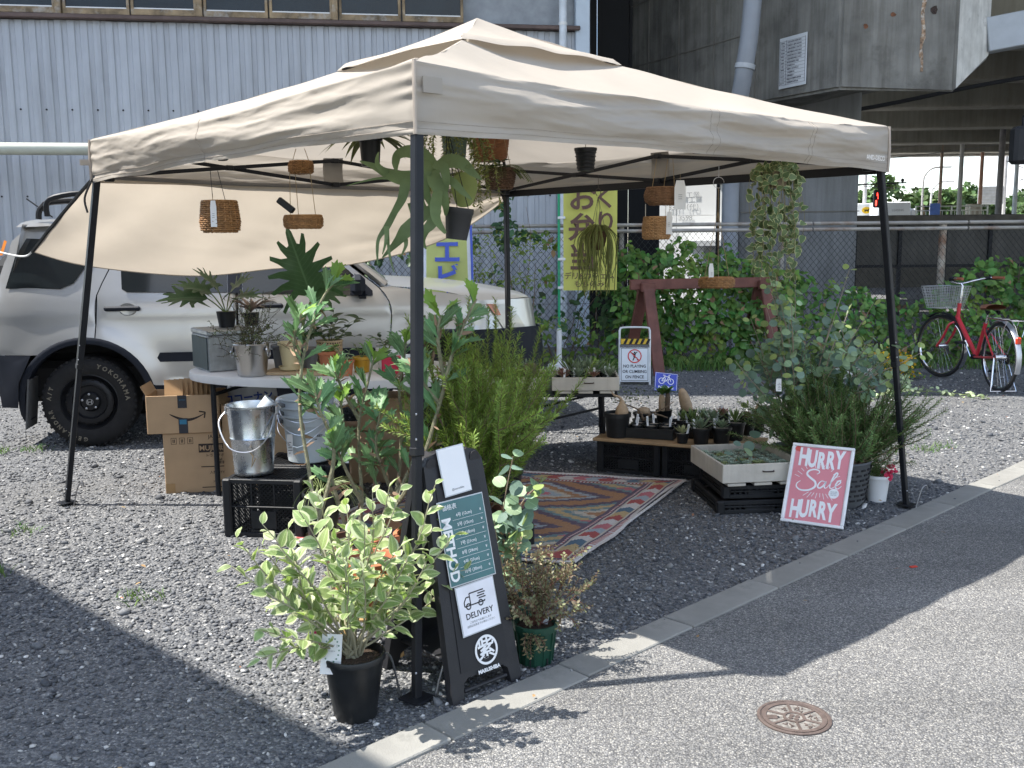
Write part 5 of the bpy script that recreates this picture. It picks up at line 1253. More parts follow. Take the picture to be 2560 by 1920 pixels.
text('デリ&カフェム', .085, BRN, bn, ft(.34, 1.08), bold=.001); text('もものみ', .085, BRN, bn, ft(.34, .99), bold=.001)
b2 = thing('blue_banner', 'yellow banner with blue border and blue characters behind the car', 'banner', (-.76, 4.55, 0), -.05)
BYB = mat('banner_lemon', (.68, .73, .27), .8, var=.05, trans=.3); BBL = mat('banner_blue', (.09, .14, .55), .7, var=0); BWH = mat('banner_white', (.74, .76, .8), .8)
def flag2(u, v, w=.5, o=0): return (-.25+w*u+(.5-w)/2, .03*sin(u*4+v*5)-o, 2.05-1.25*v+.02*sin(u*6))
MB().grid(lambda u, v: flag2(u, v), 14, 24).obj('cloth', BWH, b2, smooth=180)
MB().grid(lambda u, v: flag2(.06+.83*u, v, .5, .004), 14, 24).obj('yellow_field', BYB, b2, smooth=180)
for (u0, u1) in ((.955, 1.0),): MB().grid(lambda u, v: flag2(u0+(u1-u0)*u, v, .5, .004), 3, 24).obj('blue_border', BBL, b2, smooth=180)
for (t, z) in (('エ', 1.36), ('ビ', 1.10), ('ー', .84)):
    text(t if t != 'ー' else '｜', .28, BBL, b2, frame((-.0, -.045, z), (1, 0, 0), (0, 0, 1)), bold=.008)
MB().tube([(-.27, .02, 0), (-.27, .02, 2.2)], .01, 8).obj('pole', WHITEP, b2); MB().lathe([(.18, 0), (.17, .1), (.03, .13)], 18, cap1=True).obj('base', WHITEP, b2, loc=(-.27, .02, 0))
# ================================================================== CRATES, BOXES, TABLES
def wall_mesh(b, O_, U_, V_, w, h, cell=.022, bar=.004, th=.006):
    """diagonal lattice panel spanned from O_ by unit vectors U_, V_ (sizes w, h)"""
    N_ = Vector(U_).cross(Vector(V_)).normalized(); O_ = Vector(O_); U_ = Vector(U_); V_ = Vector(V_)
    s = -h
    while s < w:
        for sg in (0, 1):
            a0, a1 = max(s, 0), min(s+h, w)
            if a1-a0 > .006:
                if sg == 0: p, q = O_+U_*a0+V_*(a0-s), O_+U_*a1+V_*(a1-s)
                else: p, q = O_+U_*a0+V_*(h-(a0-s)), O_+U_*a1+V_*(h-(a1-s))
                b.bar(p, q, bar, th, up=N_)
        s += cell
def crate(name, label, loc, rz, w=.37, d=.28, h=.27, lat=True, group=None, slot=False):
    t = thing(name, label, 'crate', loc, rz, group)
    f = MB(); r = .014
    for z in (.012, h*.52, h-.014):
        for (c, s) in (((w/2, 0), (w, .012)), ((w/2, d), (w, .012)), ((0, d/2), (.012, d)), ((w, d/2), (.012, d))): f.box((c[0], c[1], z), (s[0]+.012, s[1]+.012, .024 if z != h*.52 else .01), ch=.003)
    for x in (0, w):
        for y in (0, d): f.box((x, y, h/2), (.045, .045, h), ch=.008)
    for x in (w*.34, w*.66):
        for y in (0, d): f.box((x, y, h/2), (.008, .014, h))
    f.box((w/2, d/2, .012), (w, d, .008)); f.obj('frame', BLACKP, t)
    lm = MB()
    if slot:
        for (y) in (0, d):
            for i in range(int(w/.03)): lm.box((.022+i*.03, y, h*.5), (.012, .008, h*.8))
        for x in (0, w):
            for i in range(int(d/.03)): lm.box((x, .022+i*.03, h*.5), (.008, .012, h*.8))
    else:
        wall_mesh(lm, (0, 0, .02), (1, 0, 0), (0, 0, 1), w, h-.04); wall_mesh(lm, (0, d, .02), (1, 0, 0), (0, 0, 1), w, h-.04)
        wall_mesh(lm, (0, 0, .02), (0, 1, 0), (0, 0, 1), d, h-.04); wall_mesh(lm, (w, 0, .02), (0, 1, 0), (0, 0, 1), d, h-.04)
    o = lm.obj('lattice', BLACKP, t, smooth=0); o['kind'] = 'stuff'
    MB().box((w/2, -.004, h*.30), (w*.36, .01, h*.30), ch=.002).obj('name_plate', BLACKP, t)
    MB().box((w/2, -.003, h*.11), (w*.38, .012, .008)).obj('grip', BLACKP, t)
    return t
c1 = crate('plastic_crate', 'black lattice milk crate under the shiny zinc bucket', (-1.235, -.595, 0), -.07, h=.30)
lm = MB(); wall_mesh(lm, (.0, .0, .292), (1, 0, 0), (0, 1, 0), .37, .28, .026, .006, .006)
o = lm.obj('lid_lattice', BLACKP, c1, smooth=0); o['kind'] = 'stuff'
c2 = crate('plastic_crate', 'black lattice crate under the grey rubber buckets', (-1.16, -.27, 0), -.05, h=.30)
lm = MB(); wall_mesh(lm, (.0, .0, .292), (1, 0, 0), (0, 1, 0), .37, .28, .026, .006, .006)
o = lm.obj('lid_lattice', BLACKP, c2, smooth=0); o['kind'] = 'stuff'
# zinc bucket
ZINC = mat('zinc_sheet', (.52, .55, .58), .28, 1.0, var=.18, scale=7, rvar=.1)
bu = thing('zinc_bucket', 'shiny zinc bucket with wire handle on a black crate', 'bucket', (-1.135, -.475, .302)); bu.scale = (1.1, 1.1, 1.14)
MB().lathe([(.088, .0), (.092, .012), (.09, .02), (.1, .16), (.104, .165), (.101, .172), (.112, .3), (.118, .305), (.118, .312), (.112, .312), (.109, .3), (.088, .03), (.0, .025)], 44).obj('body', ZINC, bu)
MB().tube(smooth_path([(-.115, .0, .285), (-.14, -.05, .23), (-.07, -.118, .135), (.03, -.122, .12), (.1, -.09, .18), (.116, .0, .285)], 8), .0035, 6).obj('handle', STEEL, bu)
for s in (-1, 1): MB().box((.118*s, 0, .285), (.012, .03, .04), ch=.005).obj('ear', STEEL, bu)
MB().lathe([(.04, 0), (.045, .05), (.046, .1), (.043, .1), (.04, .01)], 20).obj('scoop', mat('clear_plastic', (.6, .65, .68), .15, .0, var=.05), bu, loc=(.03, .02, .24), rot=(.0, .7, .3))
MB().tube([(.02, -.116, .12), (.04, -.125, .1), (.03, -.124, .05), (.05, -.122, .09)], .003, 5).obj('label_string', STRING, bu)
# grey rubber buckets, nested
GRB = mat('grey_rubber', (.46, .51, .54), .55, var=.06, scale=5)
for i in range(3):
    gb = thing('rubber_bucket', ['grey rubber bucket with printed word, lowest of the nested pile', 'grey rubber bucket nested in the middle of the pile', 'grey rubber bucket topmost of the nested pile'][i], 'bucket', (-.93, -.17, .302+.045*i), .1*i, 'nested grey buckets')
    MB().lathe([(.105, 0), (.112, .006), (.128, .2), (.138, .202), (.141, .245), (.15, .25), (.15, .258), (.142, .258), (.135, .24), (.107, .02), (0, .015)], 44).obj('body', GRB, gb)
    for s in (-1, 1): MB().box((.15*s, -.0, .235), (.03, .07, .04), ch=.008).obj('lug', mat('white_lug', (.68, .70, .71), .5), gb)
    MB().tube(smooth_path([(-.155, -.03, .235), (-.12, -.13, .17), (-.02, -.158, .10+.02*i), (.09, -.13, .17), (.155, -.03, .235)], 6), .0025, 5).obj('handle', STEEL, gb)
    MB().box((-.13, -.07, .225), (.05, .025, .02), rz=-.9, ch=.004).obj('handle_clip', mat('grey_clip', (.12, .13, .14), .5), gb)
    if i == 0:
        for (t_, z) in (('THE BUCKET', .15), ('heavy duty', .133)): text(t_, .017 if z > .14 else .009, INK, gb, frame((.055, -.108, z), (1, .45, 0), (0, -.08, 1)), bold=.0003)
def tag_card(label, loc, rz, w=.035, h=.1, tilt=0.0, name='price_tag', ink=True, rx=None, par=None):
    t = thing(name, label, 'tag', loc, rz, rot=(rx if rx is not None else 0, tilt, rz)) if par is None else None
    b = MB().grid(lambda u, v: (-w/2+w*u, .004*sin(3*v+u), -h*v), 2, 5)
    o = b.obj('card', PAPER, t)
    if ink:
        k = MB()
        for i in range(5): k.box((R_.uniform(-.1, .1)*w, -.0035, -h*(.35+.12*i)), (w*R_.uniform(.3, .75), .0005, h*.03))
        k.obj('printing', mat('grey_print', (.15, .15, .16), .9), t)
    return t
tag_card('white tag hanging from the grey buckets beside the zinc bucket', (-.99, -.32, .47), .2, .03, .12)
tag_card('white tag with small print hanging among the serrated leaves', (-.70, -.33, .405), .1, .045, .085)
tag(MB().box((-.73, -.33, .43), (.07, .012, .02), rz=.4, ch=.004).obj('red_clip', mat('red_plastic', (.6, .04, .03), .4)), 'red plastic clip next to the printed tag', 'clip')
# cardboard boxes
def carton(name, label, loc, rz, w, d, h, open_top=True):
    t = thing(name, label, 'box', loc, rz); th = .006
    b = MB(); b.box((w/2, 0, h/2), (w, th, h), ch=.002); b.obj('front', CARD, t); MB().box((w/2, d, h/2), (w, th, h), ch=.002).obj('back', CARD, t)
    MB().box((0, d/2, h/2), (th, d-.008, h), ch=.002).obj('side', CARD, t); MB().box((w, d/2, h/2), (th, d-.008, h), ch=.002).obj('side', CARD, t); MB().box((w/2, d/2, .004), (w-.01, d-.01, th)).obj('bottom', CARD, t)
    if not open_top: MB().box((w/2, d/2, h), (w, d, th), ch=.002).obj('lid', CARD, t)
    else:
        MB().bar((0, d/2, h), (-.03, d/2, h+.055), d*.9, .004, up=(1, 0, .5)).obj('flap', CARD, t)
    return t
INKB = mat('brown_black_ink', (.035, .025, .022), .85, var=0)
mj = carton('cardboard_box', 'brown carton printed with a dark brand block, lower of two', (-1.915, .235, 0), .2, .42, .32, .36, False)
FT = lambda x, z, y=-.0045: frame((x, y, z), (1, 0, 0), (0, 0, 1))
MB().box((.335, -.004, .268), (.27, .002, .052)).obj('print_block', INKB, mj)
text('MUJI 無印良品', .042, CARD, mj, FT(.335, .267, -.0056), bold=.0006); text('JAPAN', .03, INKB, mj, FT(.30, .335)); text('00', .026, INKB, mj, FT(.29, .308))
text('トランクボックス', .022, INKB, mj, FT(.325, .222)); text('Tall', .018, INKB, mj, FT(.32, .198)); text('積載面', .02, INKB, mj, FT(.32, .178)); text('入数 QTY 1  18K', .02, INKB, mj, FT(.33, .118)); text('JAN 日本  4550344', .016, INKB, mj, FT(.34, .065))
for z in (.155, .03): MB().box((.33, -.004, z), (.24, .002, .005)).obj('print_line', INKB, mj)
for k in range(3):
    q = MB(); 
    for (w_, h_, x_, z_) in ((.03, .002, 0, .018), (.03, .002, 0, -.018), (.002, .038, -.015, 0), (.002, .038, .015, 0), (.004, .02, -.004, 0), (.004, .02, .004, 0)): q.box((.06+k*.047+x_, -.004, .315+z_), (w_, .002, h_))
    q.obj('care_mark', INKB, mj)
MB().box((.028, -.004, .03), (.055, .002, .06)).obj('tape', mat('packing_tape', (.36, .22, .1), .3), mj)
ab = carton('cardboard_box', 'open brown carton with a black tape strip and curved arrow, upper of two', (-1.99, .20, .365), .19, .41, .28, .225)
cv = MB(); A_ = [Vector((.13+.2*i/20, -.0045, .115-.035*sin(pi*i/20)-.0*i)) for i in range(21)]
V = []
for i, p_ in enumerate(A_): w_ = .002+.0065*sin(pi*(i/20)**.8); V += [p_-Vector((0, 0, w_)), p_+Vector((0, 0, w_))]
cv.add(V, [(2*i, 2*i+2, 2*i+3, 2*i+1) for i in range(20)]); cv.bar((.333, -.0045, .122), (.298, -.0045, .128), .002, .007, up=(0, 0, 1)).bar((.333, -.0045, .122), (.326, -.0045, .088), .002, .007, up=(1, 0, 0)); cv.obj('printed_arrow', INKB, ab, smooth=0)
for z, h_ in ((.188, .075), (.045, .09)): MB().box((.205, -.0042, z), (.052, .002, h_)).obj('tape_strip', mat('black_tape', (.02, .022, .03), .5), ab)
MB().box((.205, -.0056, .068), (.04, .001, .028)).obj('tape_label', mat('teal_label', (.03, .16, .26), .6), ab); text('prime', .014, mat('teal_label', (.03, .16, .26)), ab, FT(.205, .2, -.0056))
for i in range(7):
    pb = thing('paper_bag', 'brown folded paper bag, ' + ('front of' if i == 0 else ['', 'second in', 'third in', 'fourth in', 'fifth in', 'sixth in', 'last of'][i]) + ' the row standing in the open carton', 'bag', (-1.86+.022*i, .30+.016*i, .43), 1.15, 'paper bags in the open carton')
    MB().grid(lambda u, v: (-.004+.012*v*(i*.25)+.002*sin(v*9+i), -.075+.15*u, .24*v-.012*i*0), 3, 6).obj('sheet', mat('kraft_paper', (.42, .26, .13), .8, var=.12, rnd=.1), pb)
bx3 = carton('cardboard_box', 'brown carton with open flaps behind the zinc bucket', (-1.58, .30, .0), .15, .40, .32, .52)
tagp = MB().box((-1.37, .28, .33), (.005, .005, .005))
bg_ = thing('plastic_bag', 'translucent white plastic shopping bag with blue characters under the table', 'bag', (-1.52, .66, 0))
PBAG = mat('plastic_film', (.62, .63, .65), .25, var=.08, trans=.35)
def bagf(u, v): 
    a = 2*pi*u; r = 1+.12*noise.noise(Vector((cos(a)*2, sin(a)*2, v*3))); w = .17*(1-.25*v**3); return (w*cos(a)*r, .11*sin(a)*r, .12+.52*v+.02*sin(5*a)*v)
MB().grid(bagf, 36, 14).obj('film', PBAG, bg_, smooth=180); MB().box((0, 0, .06), (.3, .2, .12), ch=.02).obj('contents', CARD, bg_)
BLU = mat('blue_print', (.03, .06, .28), .7); text('ロコーナン', .062, BLU, bg_, frame((.03, -.135, .53), (1, 0, .12), (0, 0, 1)), bold=.002); text('グループ', .036, BLU, bg_, frame((.07, -.135, .475), (1, 0, .12), (0, 0, 1)), bold=.0008)
for (nm, lab, loc, sz, m_) in (('cardboard_box', 'dark brown carton deep under the oval table', (-.72, .72, 0), (.5, .4, .32), CARD), ('cardboard_box', 'brown carton on top of the one deep under the table', (-.66, .7, .325), (.36, .3, .2), CARD), ('dark_planter', 'dark square planter under the right end of the oval table', (-.3, .35, 0), (.3, .3, .34), BLACKP)):
    t = thing(nm, lab, 'box' if 'box' in nm else 'planter', loc, .15); MB().box((0, 0, sz[2]/2), sz, ch=.006).obj('body', m_, t); MB().box((0, -sz[1]/2-.002, sz[2]*.6), (sz[0]*.9, .003, .02)).obj('tape' if 'box' in nm else 'band', mat('packing_tape', (.36, .22, .1), .3) if 'box' in nm else BLACKM, t)
# oval folding table
tb = thing('oval_table', 'white oval plastic folding table with black legs', 'table', (-.93, .44, 0), -.12)
ov = lambda a, s=1.0: (.88*s*math.copysign(abs(cos(a))**.85, cos(a)), .50*s*math.copysign(abs(sin(a))**.9, sin(a)))
b = MB(); nn_ = 64; prof = [(.95, .672), (1.0, .675), (1.006, .69), (1.0, .718), (.985, .724), (.0, .724)]
V = []; F = []
for (s, z) in prof:
    for k in range(nn_): x, y = ov(2*pi*k/nn_, s); V.append((x, y, z))
for i in range(len(prof)-1):
    for k in range(nn_): F.append((i*nn_+k, i*nn_+(k+1) % nn_, (i+1)*nn_+(k+1) % nn_, (i+1)*nn_+k))
F.append(tuple(range(nn_))[::-1]); b.add(V, F); b.obj('table_top', mat('white_table', (.70, .69, .68), .5, var=.05, scale=4), tb)
for x in (-.62, .62):
    for y in (-.32, .32): MB().tube([(x, y, 0), (x, y, .68)], .016, 10).obj('leg', BLACKM, tb)
    MB().tube([(x, -.32, .6), (x, .32, .6)], .011, 8).obj('leg_brace', BLACKM, tb); MB().tube([(x, 0, .6), (x*.25, 0, .67)], .009, 8).obj('fold_stay', BLACKM, tb)
ZT_ = .726
# zinc box
zb_ = thing('zinc_box', 'galvanised metal box with a wire handle on the table', 'box', (-1.614, .235, ZT_), radians(37))
MB().box((.15, .165, .105), (.30, .33, .21), ch=.006).obj('body', mat('galvanised', (.42, .44, .45), .45, .9, var=.15, scale=25), zb_); MB().box((.15, .165, .226), (.31, .34, .028), ch=.006).obj('lid', mat('galvanised', (.42, .44, .45)), zb_)
MB().box((-.0035, .165, .105), (.004, .30, .19)).obj('side_panel', mat('dark_teal_metal', (.05, .075, .085), .45, .5), zb_)
MB().tube(smooth_path([(.1, -.005, .16), (.1, -.03, .15), (.1, -.035, .11), (.22, -.035, .11), (.22, -.03, .15), (.22, -.005, .16)], 4), .004, 6).obj('handle', STEEL, zb_); MB().box((.16, -.004, .13), (.13, .006, .06), ch=.002).obj('handle_plate', mat('galvanised', (.42, .44, .45)), zb_)
def pot(name, label, loc, r1, r0, h, m, rz=0, group=None, rim=.012, soil=True, cat='pot', n=28, saucer=False, rimh=.02):
    t = thing(name, label, cat, loc, rz, group)
    MB().lathe([(r0, 0), (r1-.002, h-rimh), (r1+rim*.5, h-rimh+.002), (r1+rim*.5, h-.003), (r1+rim*.3, h), (r1-rim*.4, h), (r1-rim*.7, h-.015), (r0*.85, .02), (0, .018)], n).obj('body', m, t)
    if soil: MB().lathe([(r1-rim*.6, h-.022), (r1*.5, h-.014), (0, h-.012)], 16, cap0=False).obj('soil', SOIL, t)
    if saucer: MB().lathe([(r0*1.1, -.004), (r0*1.45, .002), (r0*1.55, .02), (r0*1.45, .02), (r0*1.2, .006), (0, .005)], 28).obj('saucer', m, t)
    return t
wb = MB().box((-1.08, .19, ZT_+.009), (.36, .20, .018), rz=-.08, ch=.003).obj('cutting_board', mat('pale_wood', (.42, .30, .18), .6, var=.15, scale=4, streak=.3)); tag(wb, 'pale wooden board under the cream pot', 'board')
ic = thing('ice_bucket', 'brushed steel wine bucket with ring handles holding a wiry plant', 'bucket', (-1.315, .105, ZT_))
MB().lathe([(.075, 0), (.079, .004), (.098, .175), (.102, .18), (.1, .184), (.096, .18), (.09, .16), (0, .155)], 40).obj('body', mat('brushed_steel', (.55, .54, .52), .32, 1.0, var=.12, scale=4, rvar=.06), ic)
for s in (-1, 1):
    MB().lathe([(.02, 0), (.018, .008)], 12, cap1=True).obj('boss', STEEL, ic, loc=(s*.094, -.02, .15), rot=(0, s*pi/2, 0)); MB().tube([(s*.105+.0*cos(a), -.02+.022*cos(a), .127+.022*sin(a)) for a in [2*pi*i/16 for i in range(17)]], .0035, 6, cap=False).obj('ring', STEEL, ic)
CREAM = mat('cream_plastic', (.60, .50, .29), .5, var=.05)
cp = pot('plant_pot', 'cream plastic pot with matching saucer on the wooden board', (-1.12, .20, ZT_+.022), .066, .045, .16, CREAM, saucer=True)
GREYM = mat('grey_metal_pot', (.18, .19, .20), .5, .5)
pot('plant_pot', 'dark grey metal pot behind the steel wine bucket', (-1.2, .36, ZT_), .075, .06, .15, GREYM)
pot('plant_pot', 'terracotta pot at the front of the oval table', (-.885, .12, ZT_), .048, .036, .135, TERRA)
pot('plant_pot', 'small terracotta pot next to the front terracotta pot', (-.78, .10, ZT_), .046, .035, .09, TERRA)
pot('plant_pot', 'mustard yellow pot on the oval table', (-.72, .25, ZT_), .05, .042, .09, mat('mustard', (.48, .27, .02), .5))
pot('plant_pot', 'white ceramic pot behind the mustard pot', (-.6, .45, ZT_), .07, .06, .12, WHITEP)
bp_ = pot('plant_pot', 'rough bark-covered pot at the back of the table', (-.42, .62, ZT_), .07, .065, .13, mat('bark_pot', (.05, .035, .028), .95, bump=.8, bscale=30))
pot('plant_pot', 'grey glass jar near the back of the table', (-.65, .62, ZT_), .05, .05, .12, mat('jar', (.3, .32, .3), .15), soil=False)
tag(MB().box((-.52, .16, ZT_+.05), (.13, .1, .1), rz=.2, ch=.006).obj('red_packet', mat('red_packet', (.42, .02, .05), .5, var=.2)), 'red packet lying among the pots on the table', 'packet')
pg = thing('gift_bag', 'white paper card standing beside the red packet', 'card', (-.42, .1, ZT_), .2); MB().box((0, 0, .06), (.09, .012, .12), ch=.002).obj('card', PAPER, pg)
MB().box((0, -.008, .08), (.06, .002, .02)).obj('printing', mat('grey_print', (.15, .15, .16)), pg)
rp = thing('cane_planter', 'open-weave cane planter with a leafy plant on the table', 'planter', (-.98, .55, ZT_))
CANE = mat('woven_cane', (.55, .40, .24), .6, var=.1); cw = MB()
for k in range(30):
    a = 2*pi*k/30
    for s in (1, -1): cw.tube([(.075*cos(a+s*1.0*t/6), .075*sin(a+s*1.0*t/6), .015+.135*t/6) for t in range(7)], .0028, 4, cap=False)
for k in range(9): cw.tube([((.076)*cos(2*pi*i/30), .076*sin(2*pi*i/30), .015+.017*k) for i in range(31)], .003, 4, cap=False)
cw.obj('weave', CANE, rp); MB().lathe([(.07, .0), (.071, .14), (.06, .14), (.0, .13)], 24).obj('liner', SOIL, rp)
for k in (0, 1): MB().tube([((.077)*cos(2*pi*i/30), .077*sin(2*pi*i/30), .012+.14*k) for i in range(31)], .006, 6, cap=False).obj('rim', CANE, rp)
# ------------------------------------------------------------------ rear folding table with wooden trays
rt = thing('folding_table', 'black folding table carrying wooden trays at the back of the tent', 'table', (.28, 1.28, 0), 0)
MB().box((0.0, 0, .485), (1.0, .75, .02), ch=.004).obj('table_top', BLACKM, rt)
for x in (-.42, .40):
    for s in (-1, 1): MB().bar((x, .33*s, .475), (x+.02, .30*s, 0), .022, .022).obj('leg', BLACKM, rt)
    MB().bar((x, -.33, .42), (x, .30, .16), .014, .014).obj('cross_brace', BLACKM, rt); MB().bar((x, .33, .42), (x, -.30, .16), .014, .014).obj('cross_brace', BLACKM, rt)
for y in (-.31, .31): MB().bar((-.42, y, .20), (.41, y, .40), .014, .014).obj('side_brace', BLACKM, rt)
WWOOD = mat('whitewashed_wood', (.55, .51, .44), .75, var=.16, scale=4, streak=.35, bump=.15, bscale=40)
def tray(label, loc, rz, w, d, h, group=None):
    t = thing('wooden_tray', label, 'tray', loc, rz, group); th = .014
    MB().box((w/2, th/2, h/2+.02), (w, th, h), ch=.003).obj('front', WWOOD, t); MB().box((w/2, d-th/2, h/2+.02), (w, th, h), ch=.003).obj('back', WWOOD, t)
    MB().box((th/2, d/2, h/2+.0203), (th, d-2*th-.001, h), ch=.003).obj('side', WWOOD, t); MB().box((w-th/2, d/2, h/2+.0203), (th, d-2*th-.001, h), ch=.003).obj('side', WWOOD, t)
    for k in range(5): MB().box((w*(.1+.2*k), d/2, .028), (w*.17, d-.03, .008)).obj('bottom_slat', WWOOD, t)
    for k in range(3): MB().box((w*(.18+.32*k), d/2, .008), (w*.22, d-.01, .016), ch=.003).obj('runner', WWOOD, t)
    MB().tube(smooth_path([(w*.55-.03, -.002, h*.6+.02), (w*.55-.022, -.016, h*.6+.02), (w*.55+.022, -.016, h*.6+.02), (w*.55+.03, -.002, h*.6+.02)], 4), .004, 6).obj('handle', mat('old_iron', (.06, .045, .04), .6, .5), t)
    return t
tr1 = tray('whitewashed wooden tray of succulents at the right end of the folding table', (.36, .90, .497), .02, .43, .40, .085)
tr2 = tray('whitewashed wooden tray with a cactus at the left end of the folding table', (-.12, .93, .497), -.03, .43, .40, .085)
# ------------------------------------------------------------------ black crates with board, tray crate
crate('plastic_crate', 'black lattice crate under the wooden board with pots', (.673, .873, 0), radians(-21), .37, .30, .208)
crate('plastic_crate', 'black lattice crate behind the wooden tray of echeverias', (1.07, .72, 0), radians(-21), .37, .30, .208)
crate('plastic_crate', 'black lattice crate at the back of the succulent display', (.90, 1.28, 0), radians(-10), .60, .34, .22)
bd = MB().box((1.17, .83, .220), (1.02, .42, .018), rz=radians(-21), ch=.003).obj('board', mat('plank_wood', (.36, .24, .13), .65, var=.18, scale=3, streak=.35)); tag(bd, 'bare wooden board lying across the black crates', 'board')
UX, UY = Vector((cos(.2), sin(.2), 0)), Vector((-sin(.2), cos(.2), 0))
co = Vector((1.298, -.135, 0))
crate('plastic_crate', 'low black slotted crate under the echeveria tray, lower of two', co-UX*.0+UY*.02-Vector((.01, .0, 0)), .14, .44, .50, .075, slot=True)
crate('plastic_crate', 'low black slotted crate under the echeveria tray, upper of two', co+UX*.03+UY*.05+Vector((0, 0, .077)), .14, .38, .44, .075, slot=True)
tr3 = tray('whitewashed wooden tray packed with small echeverias', (1.29, -.15, .156), .2, .46, .54, .10)
# ------------------------------------------------------------------ SALE poster
ps = thing('sale_poster', 'pink framed poster reading HURRY Sale HURRY propped up', 'sign')
pu = Vector((.286, -.149, 0)).normalized(); pv_ = Vector((.088, .195, .39)).normalized()
ps.matrix_world = frame(Vector((1.719, -.327, .005)), pu, pv_)
PINK = mat('poster_pink', (.66, .24, .28), .4, var=.06, scale=6); REDC = mat('poster_red', (.60, .10, .09), .4)
MB().box((0, .215, -.004), (.305, .428, .008)).obj('backing', WHITEP, ps); MB().box((0, .215, .0015), (.28, .403, .003)).obj('print', PINK, ps)
for (w_, h_, x_, y_) in ((.32, .016, 0, .007), (.32, .016, 0, .423), (.016, .40, -.152, .215), (.016, .40, .152, .215)): MB().box((x_, y_, .002), (w_, h_, .018), ch=.003).obj('frame_bar', mat('white_frame', (.76, .77, .78), .4), ps)
PT = lambda x, y, a=0: Matrix.Translation((x, y, .0036)) @ Matrix.Rotation(a, 4, 'Z')
PTW = mat('poster_white', (.80, .82, .84), .6, var=0)
for i, chx in enumerate('HURRY'):
    x = -.092+.046*i; zz_ = .120+.006*abs(i-2); text(chx, zz_, PTW, ps, PT(x, .343+.006*abs(i-2)), bold=.005, sx=.54); text(chx, zz_, PTW, ps, PT(x-.004, .083-.006*abs(i-2)), bold=.005, sx=.54)
scr = MB()
def stroke(P, w0, w1, z=.0038):
    P = smooth_path([(a, c, 0) for a, c in P], 7); V = []; n_ = len(P)
    for i, p_ in enumerate(P):
        t_ = (P[min(i+1, n_-1)]-P[max(i-1, 0)]).normalized(); nn = Vector((-t_.y, t_.x, 0)); w = w0+(w1-w0)*abs(sin(pi*i/(n_-1)))
        V += [(p_+nn*w+Vector((0, 0, z))), (p_-nn*w+Vector((0, 0, z)))]
    scr.add(V, [(2*i, 2*i+1, 2*i+3, 2*i+2) for i in range(n_-1)])
stroke([(-.012, .272), (.0, .282), (-.006, .293), (-.03, .296), (-.056, .284), (-.06, .265), (-.04, .248), (-.015, .23), (-.012, .205), (-.04, .183), (-.08, .178), (-.105, .192), (-.106, .212), (-.09, .228)], .0015, .0055)
stroke([(.036, .236), (.018, .238), (.005, .222), (.002, .205), (.014, .2), (.03, .215), (.04, .236), (.035, .212), (.04, .202), (.05, .208)], .0015, .0042)
stroke([(.05, .208), (.072, .245), (.092, .28), (.088, .29), (.078, .278), (.066, .24), (.062, .212), (.07, .204), (.082, .212)], .0015, .004)
stroke([(.082, .212), (.1, .226), (.112, .24), (.108, .25), (.098, .243), (.09, .225), (.092, .21), (.104, .206), (.12, .222)], .0015, .004)
o = scr.obj('script_word', PTW, ps, smooth=0); o['label'] = 'handwritten white word Sale'
for a in [radians(20+i*11.5) for i in range(13)]:
    if abs(a-radians(90)) < .1: pass
    r0_, r1_ = .085+.012*abs(cos(a*3)), .115; MB().bar((.0+r0_*cos(a)*1.12-.005, .215+r0_*sin(a), .0035), (r1_*cos(a)*1.12-.005, .215+r1_*sin(a), .0035), .0025, .0008).obj('ray', PTW, ps)
for i in range(8):
    x = -.05+.018*i; MB().bar((x*.8-.0, .172, .0035), (x*1.2-.006, .15-.004*abs(3.5-i)*0-.008*(i % 2), .0035), .0025, .0008).obj('ray', PTW, ps)
MB().lathe([(.026, .003), (.026, .0042)], 28, (.087, .178, 0), cap1=True).obj('white_badge', PTW, ps)
for i, t_ in enumerate(('SALE 30%', 'OFF 20%〜', '50% OFF')): text(t_, .0085, DG, ps, Matrix.Translation((.087, .187-.009*i, .0045)))
MB().lathe([(.022, .003), (.022, .0034)], 20, (-.122, .402, 0), cap1=True, sq=.7).obj('red_corner', REDC, ps)
# ------------------------------------------------------------------ SANDWICH BOARD
sbd = thing('sandwich_board', 'black folding sandwich board with papers and a round white crest', 'sign')
ex = Vector((.701, .713, 0)); dn = Vector((-.713, .701, 0)); o0 = Vector((.2245, -2.279, 0))
sbd.matrix_world = frame(o0, ex, dn)      # local x along the front edge, local y towards the rear, z up
BB = mat('sign_black_plastic', (.018, .018, .021), .5, var=.12, scale=20, bump=.08, bscale=160)
LEN = .79; TILT = Vector((0, .165, .745)).normalized(); NF = Vector((1, 0, 0)).cross(TILT); 
if NF.y > 0: NF = -NF
bw = lambda t: .148-.028*t     # half width along the panel, t 0 bottom .. 1 top
def slab(pts, off, th, nm, m, flip=1):
    V = []
    for (x, s) in pts:
        q = Vector((x, 0, 0))+TILT*s+NF*off; V.append(q)
    for (x, s) in pts:
        q = Vector((x, 0, 0))+TILT*s+NF*(off-th); V.append(q)
    if flip < 0: V = [Vector((v.x, .40-v.y, v.z)) for v in V]
    n_ = len(pts); F = [tuple(range(n_)), tuple(range(n_, 2*n_))[::-1]]+[(i, n_+i, n_+(i+1) % n_, (i+1) % n_) for i in range(n_)]
    return MB().add(V, F).obj(nm, m, sbd, smooth=0)
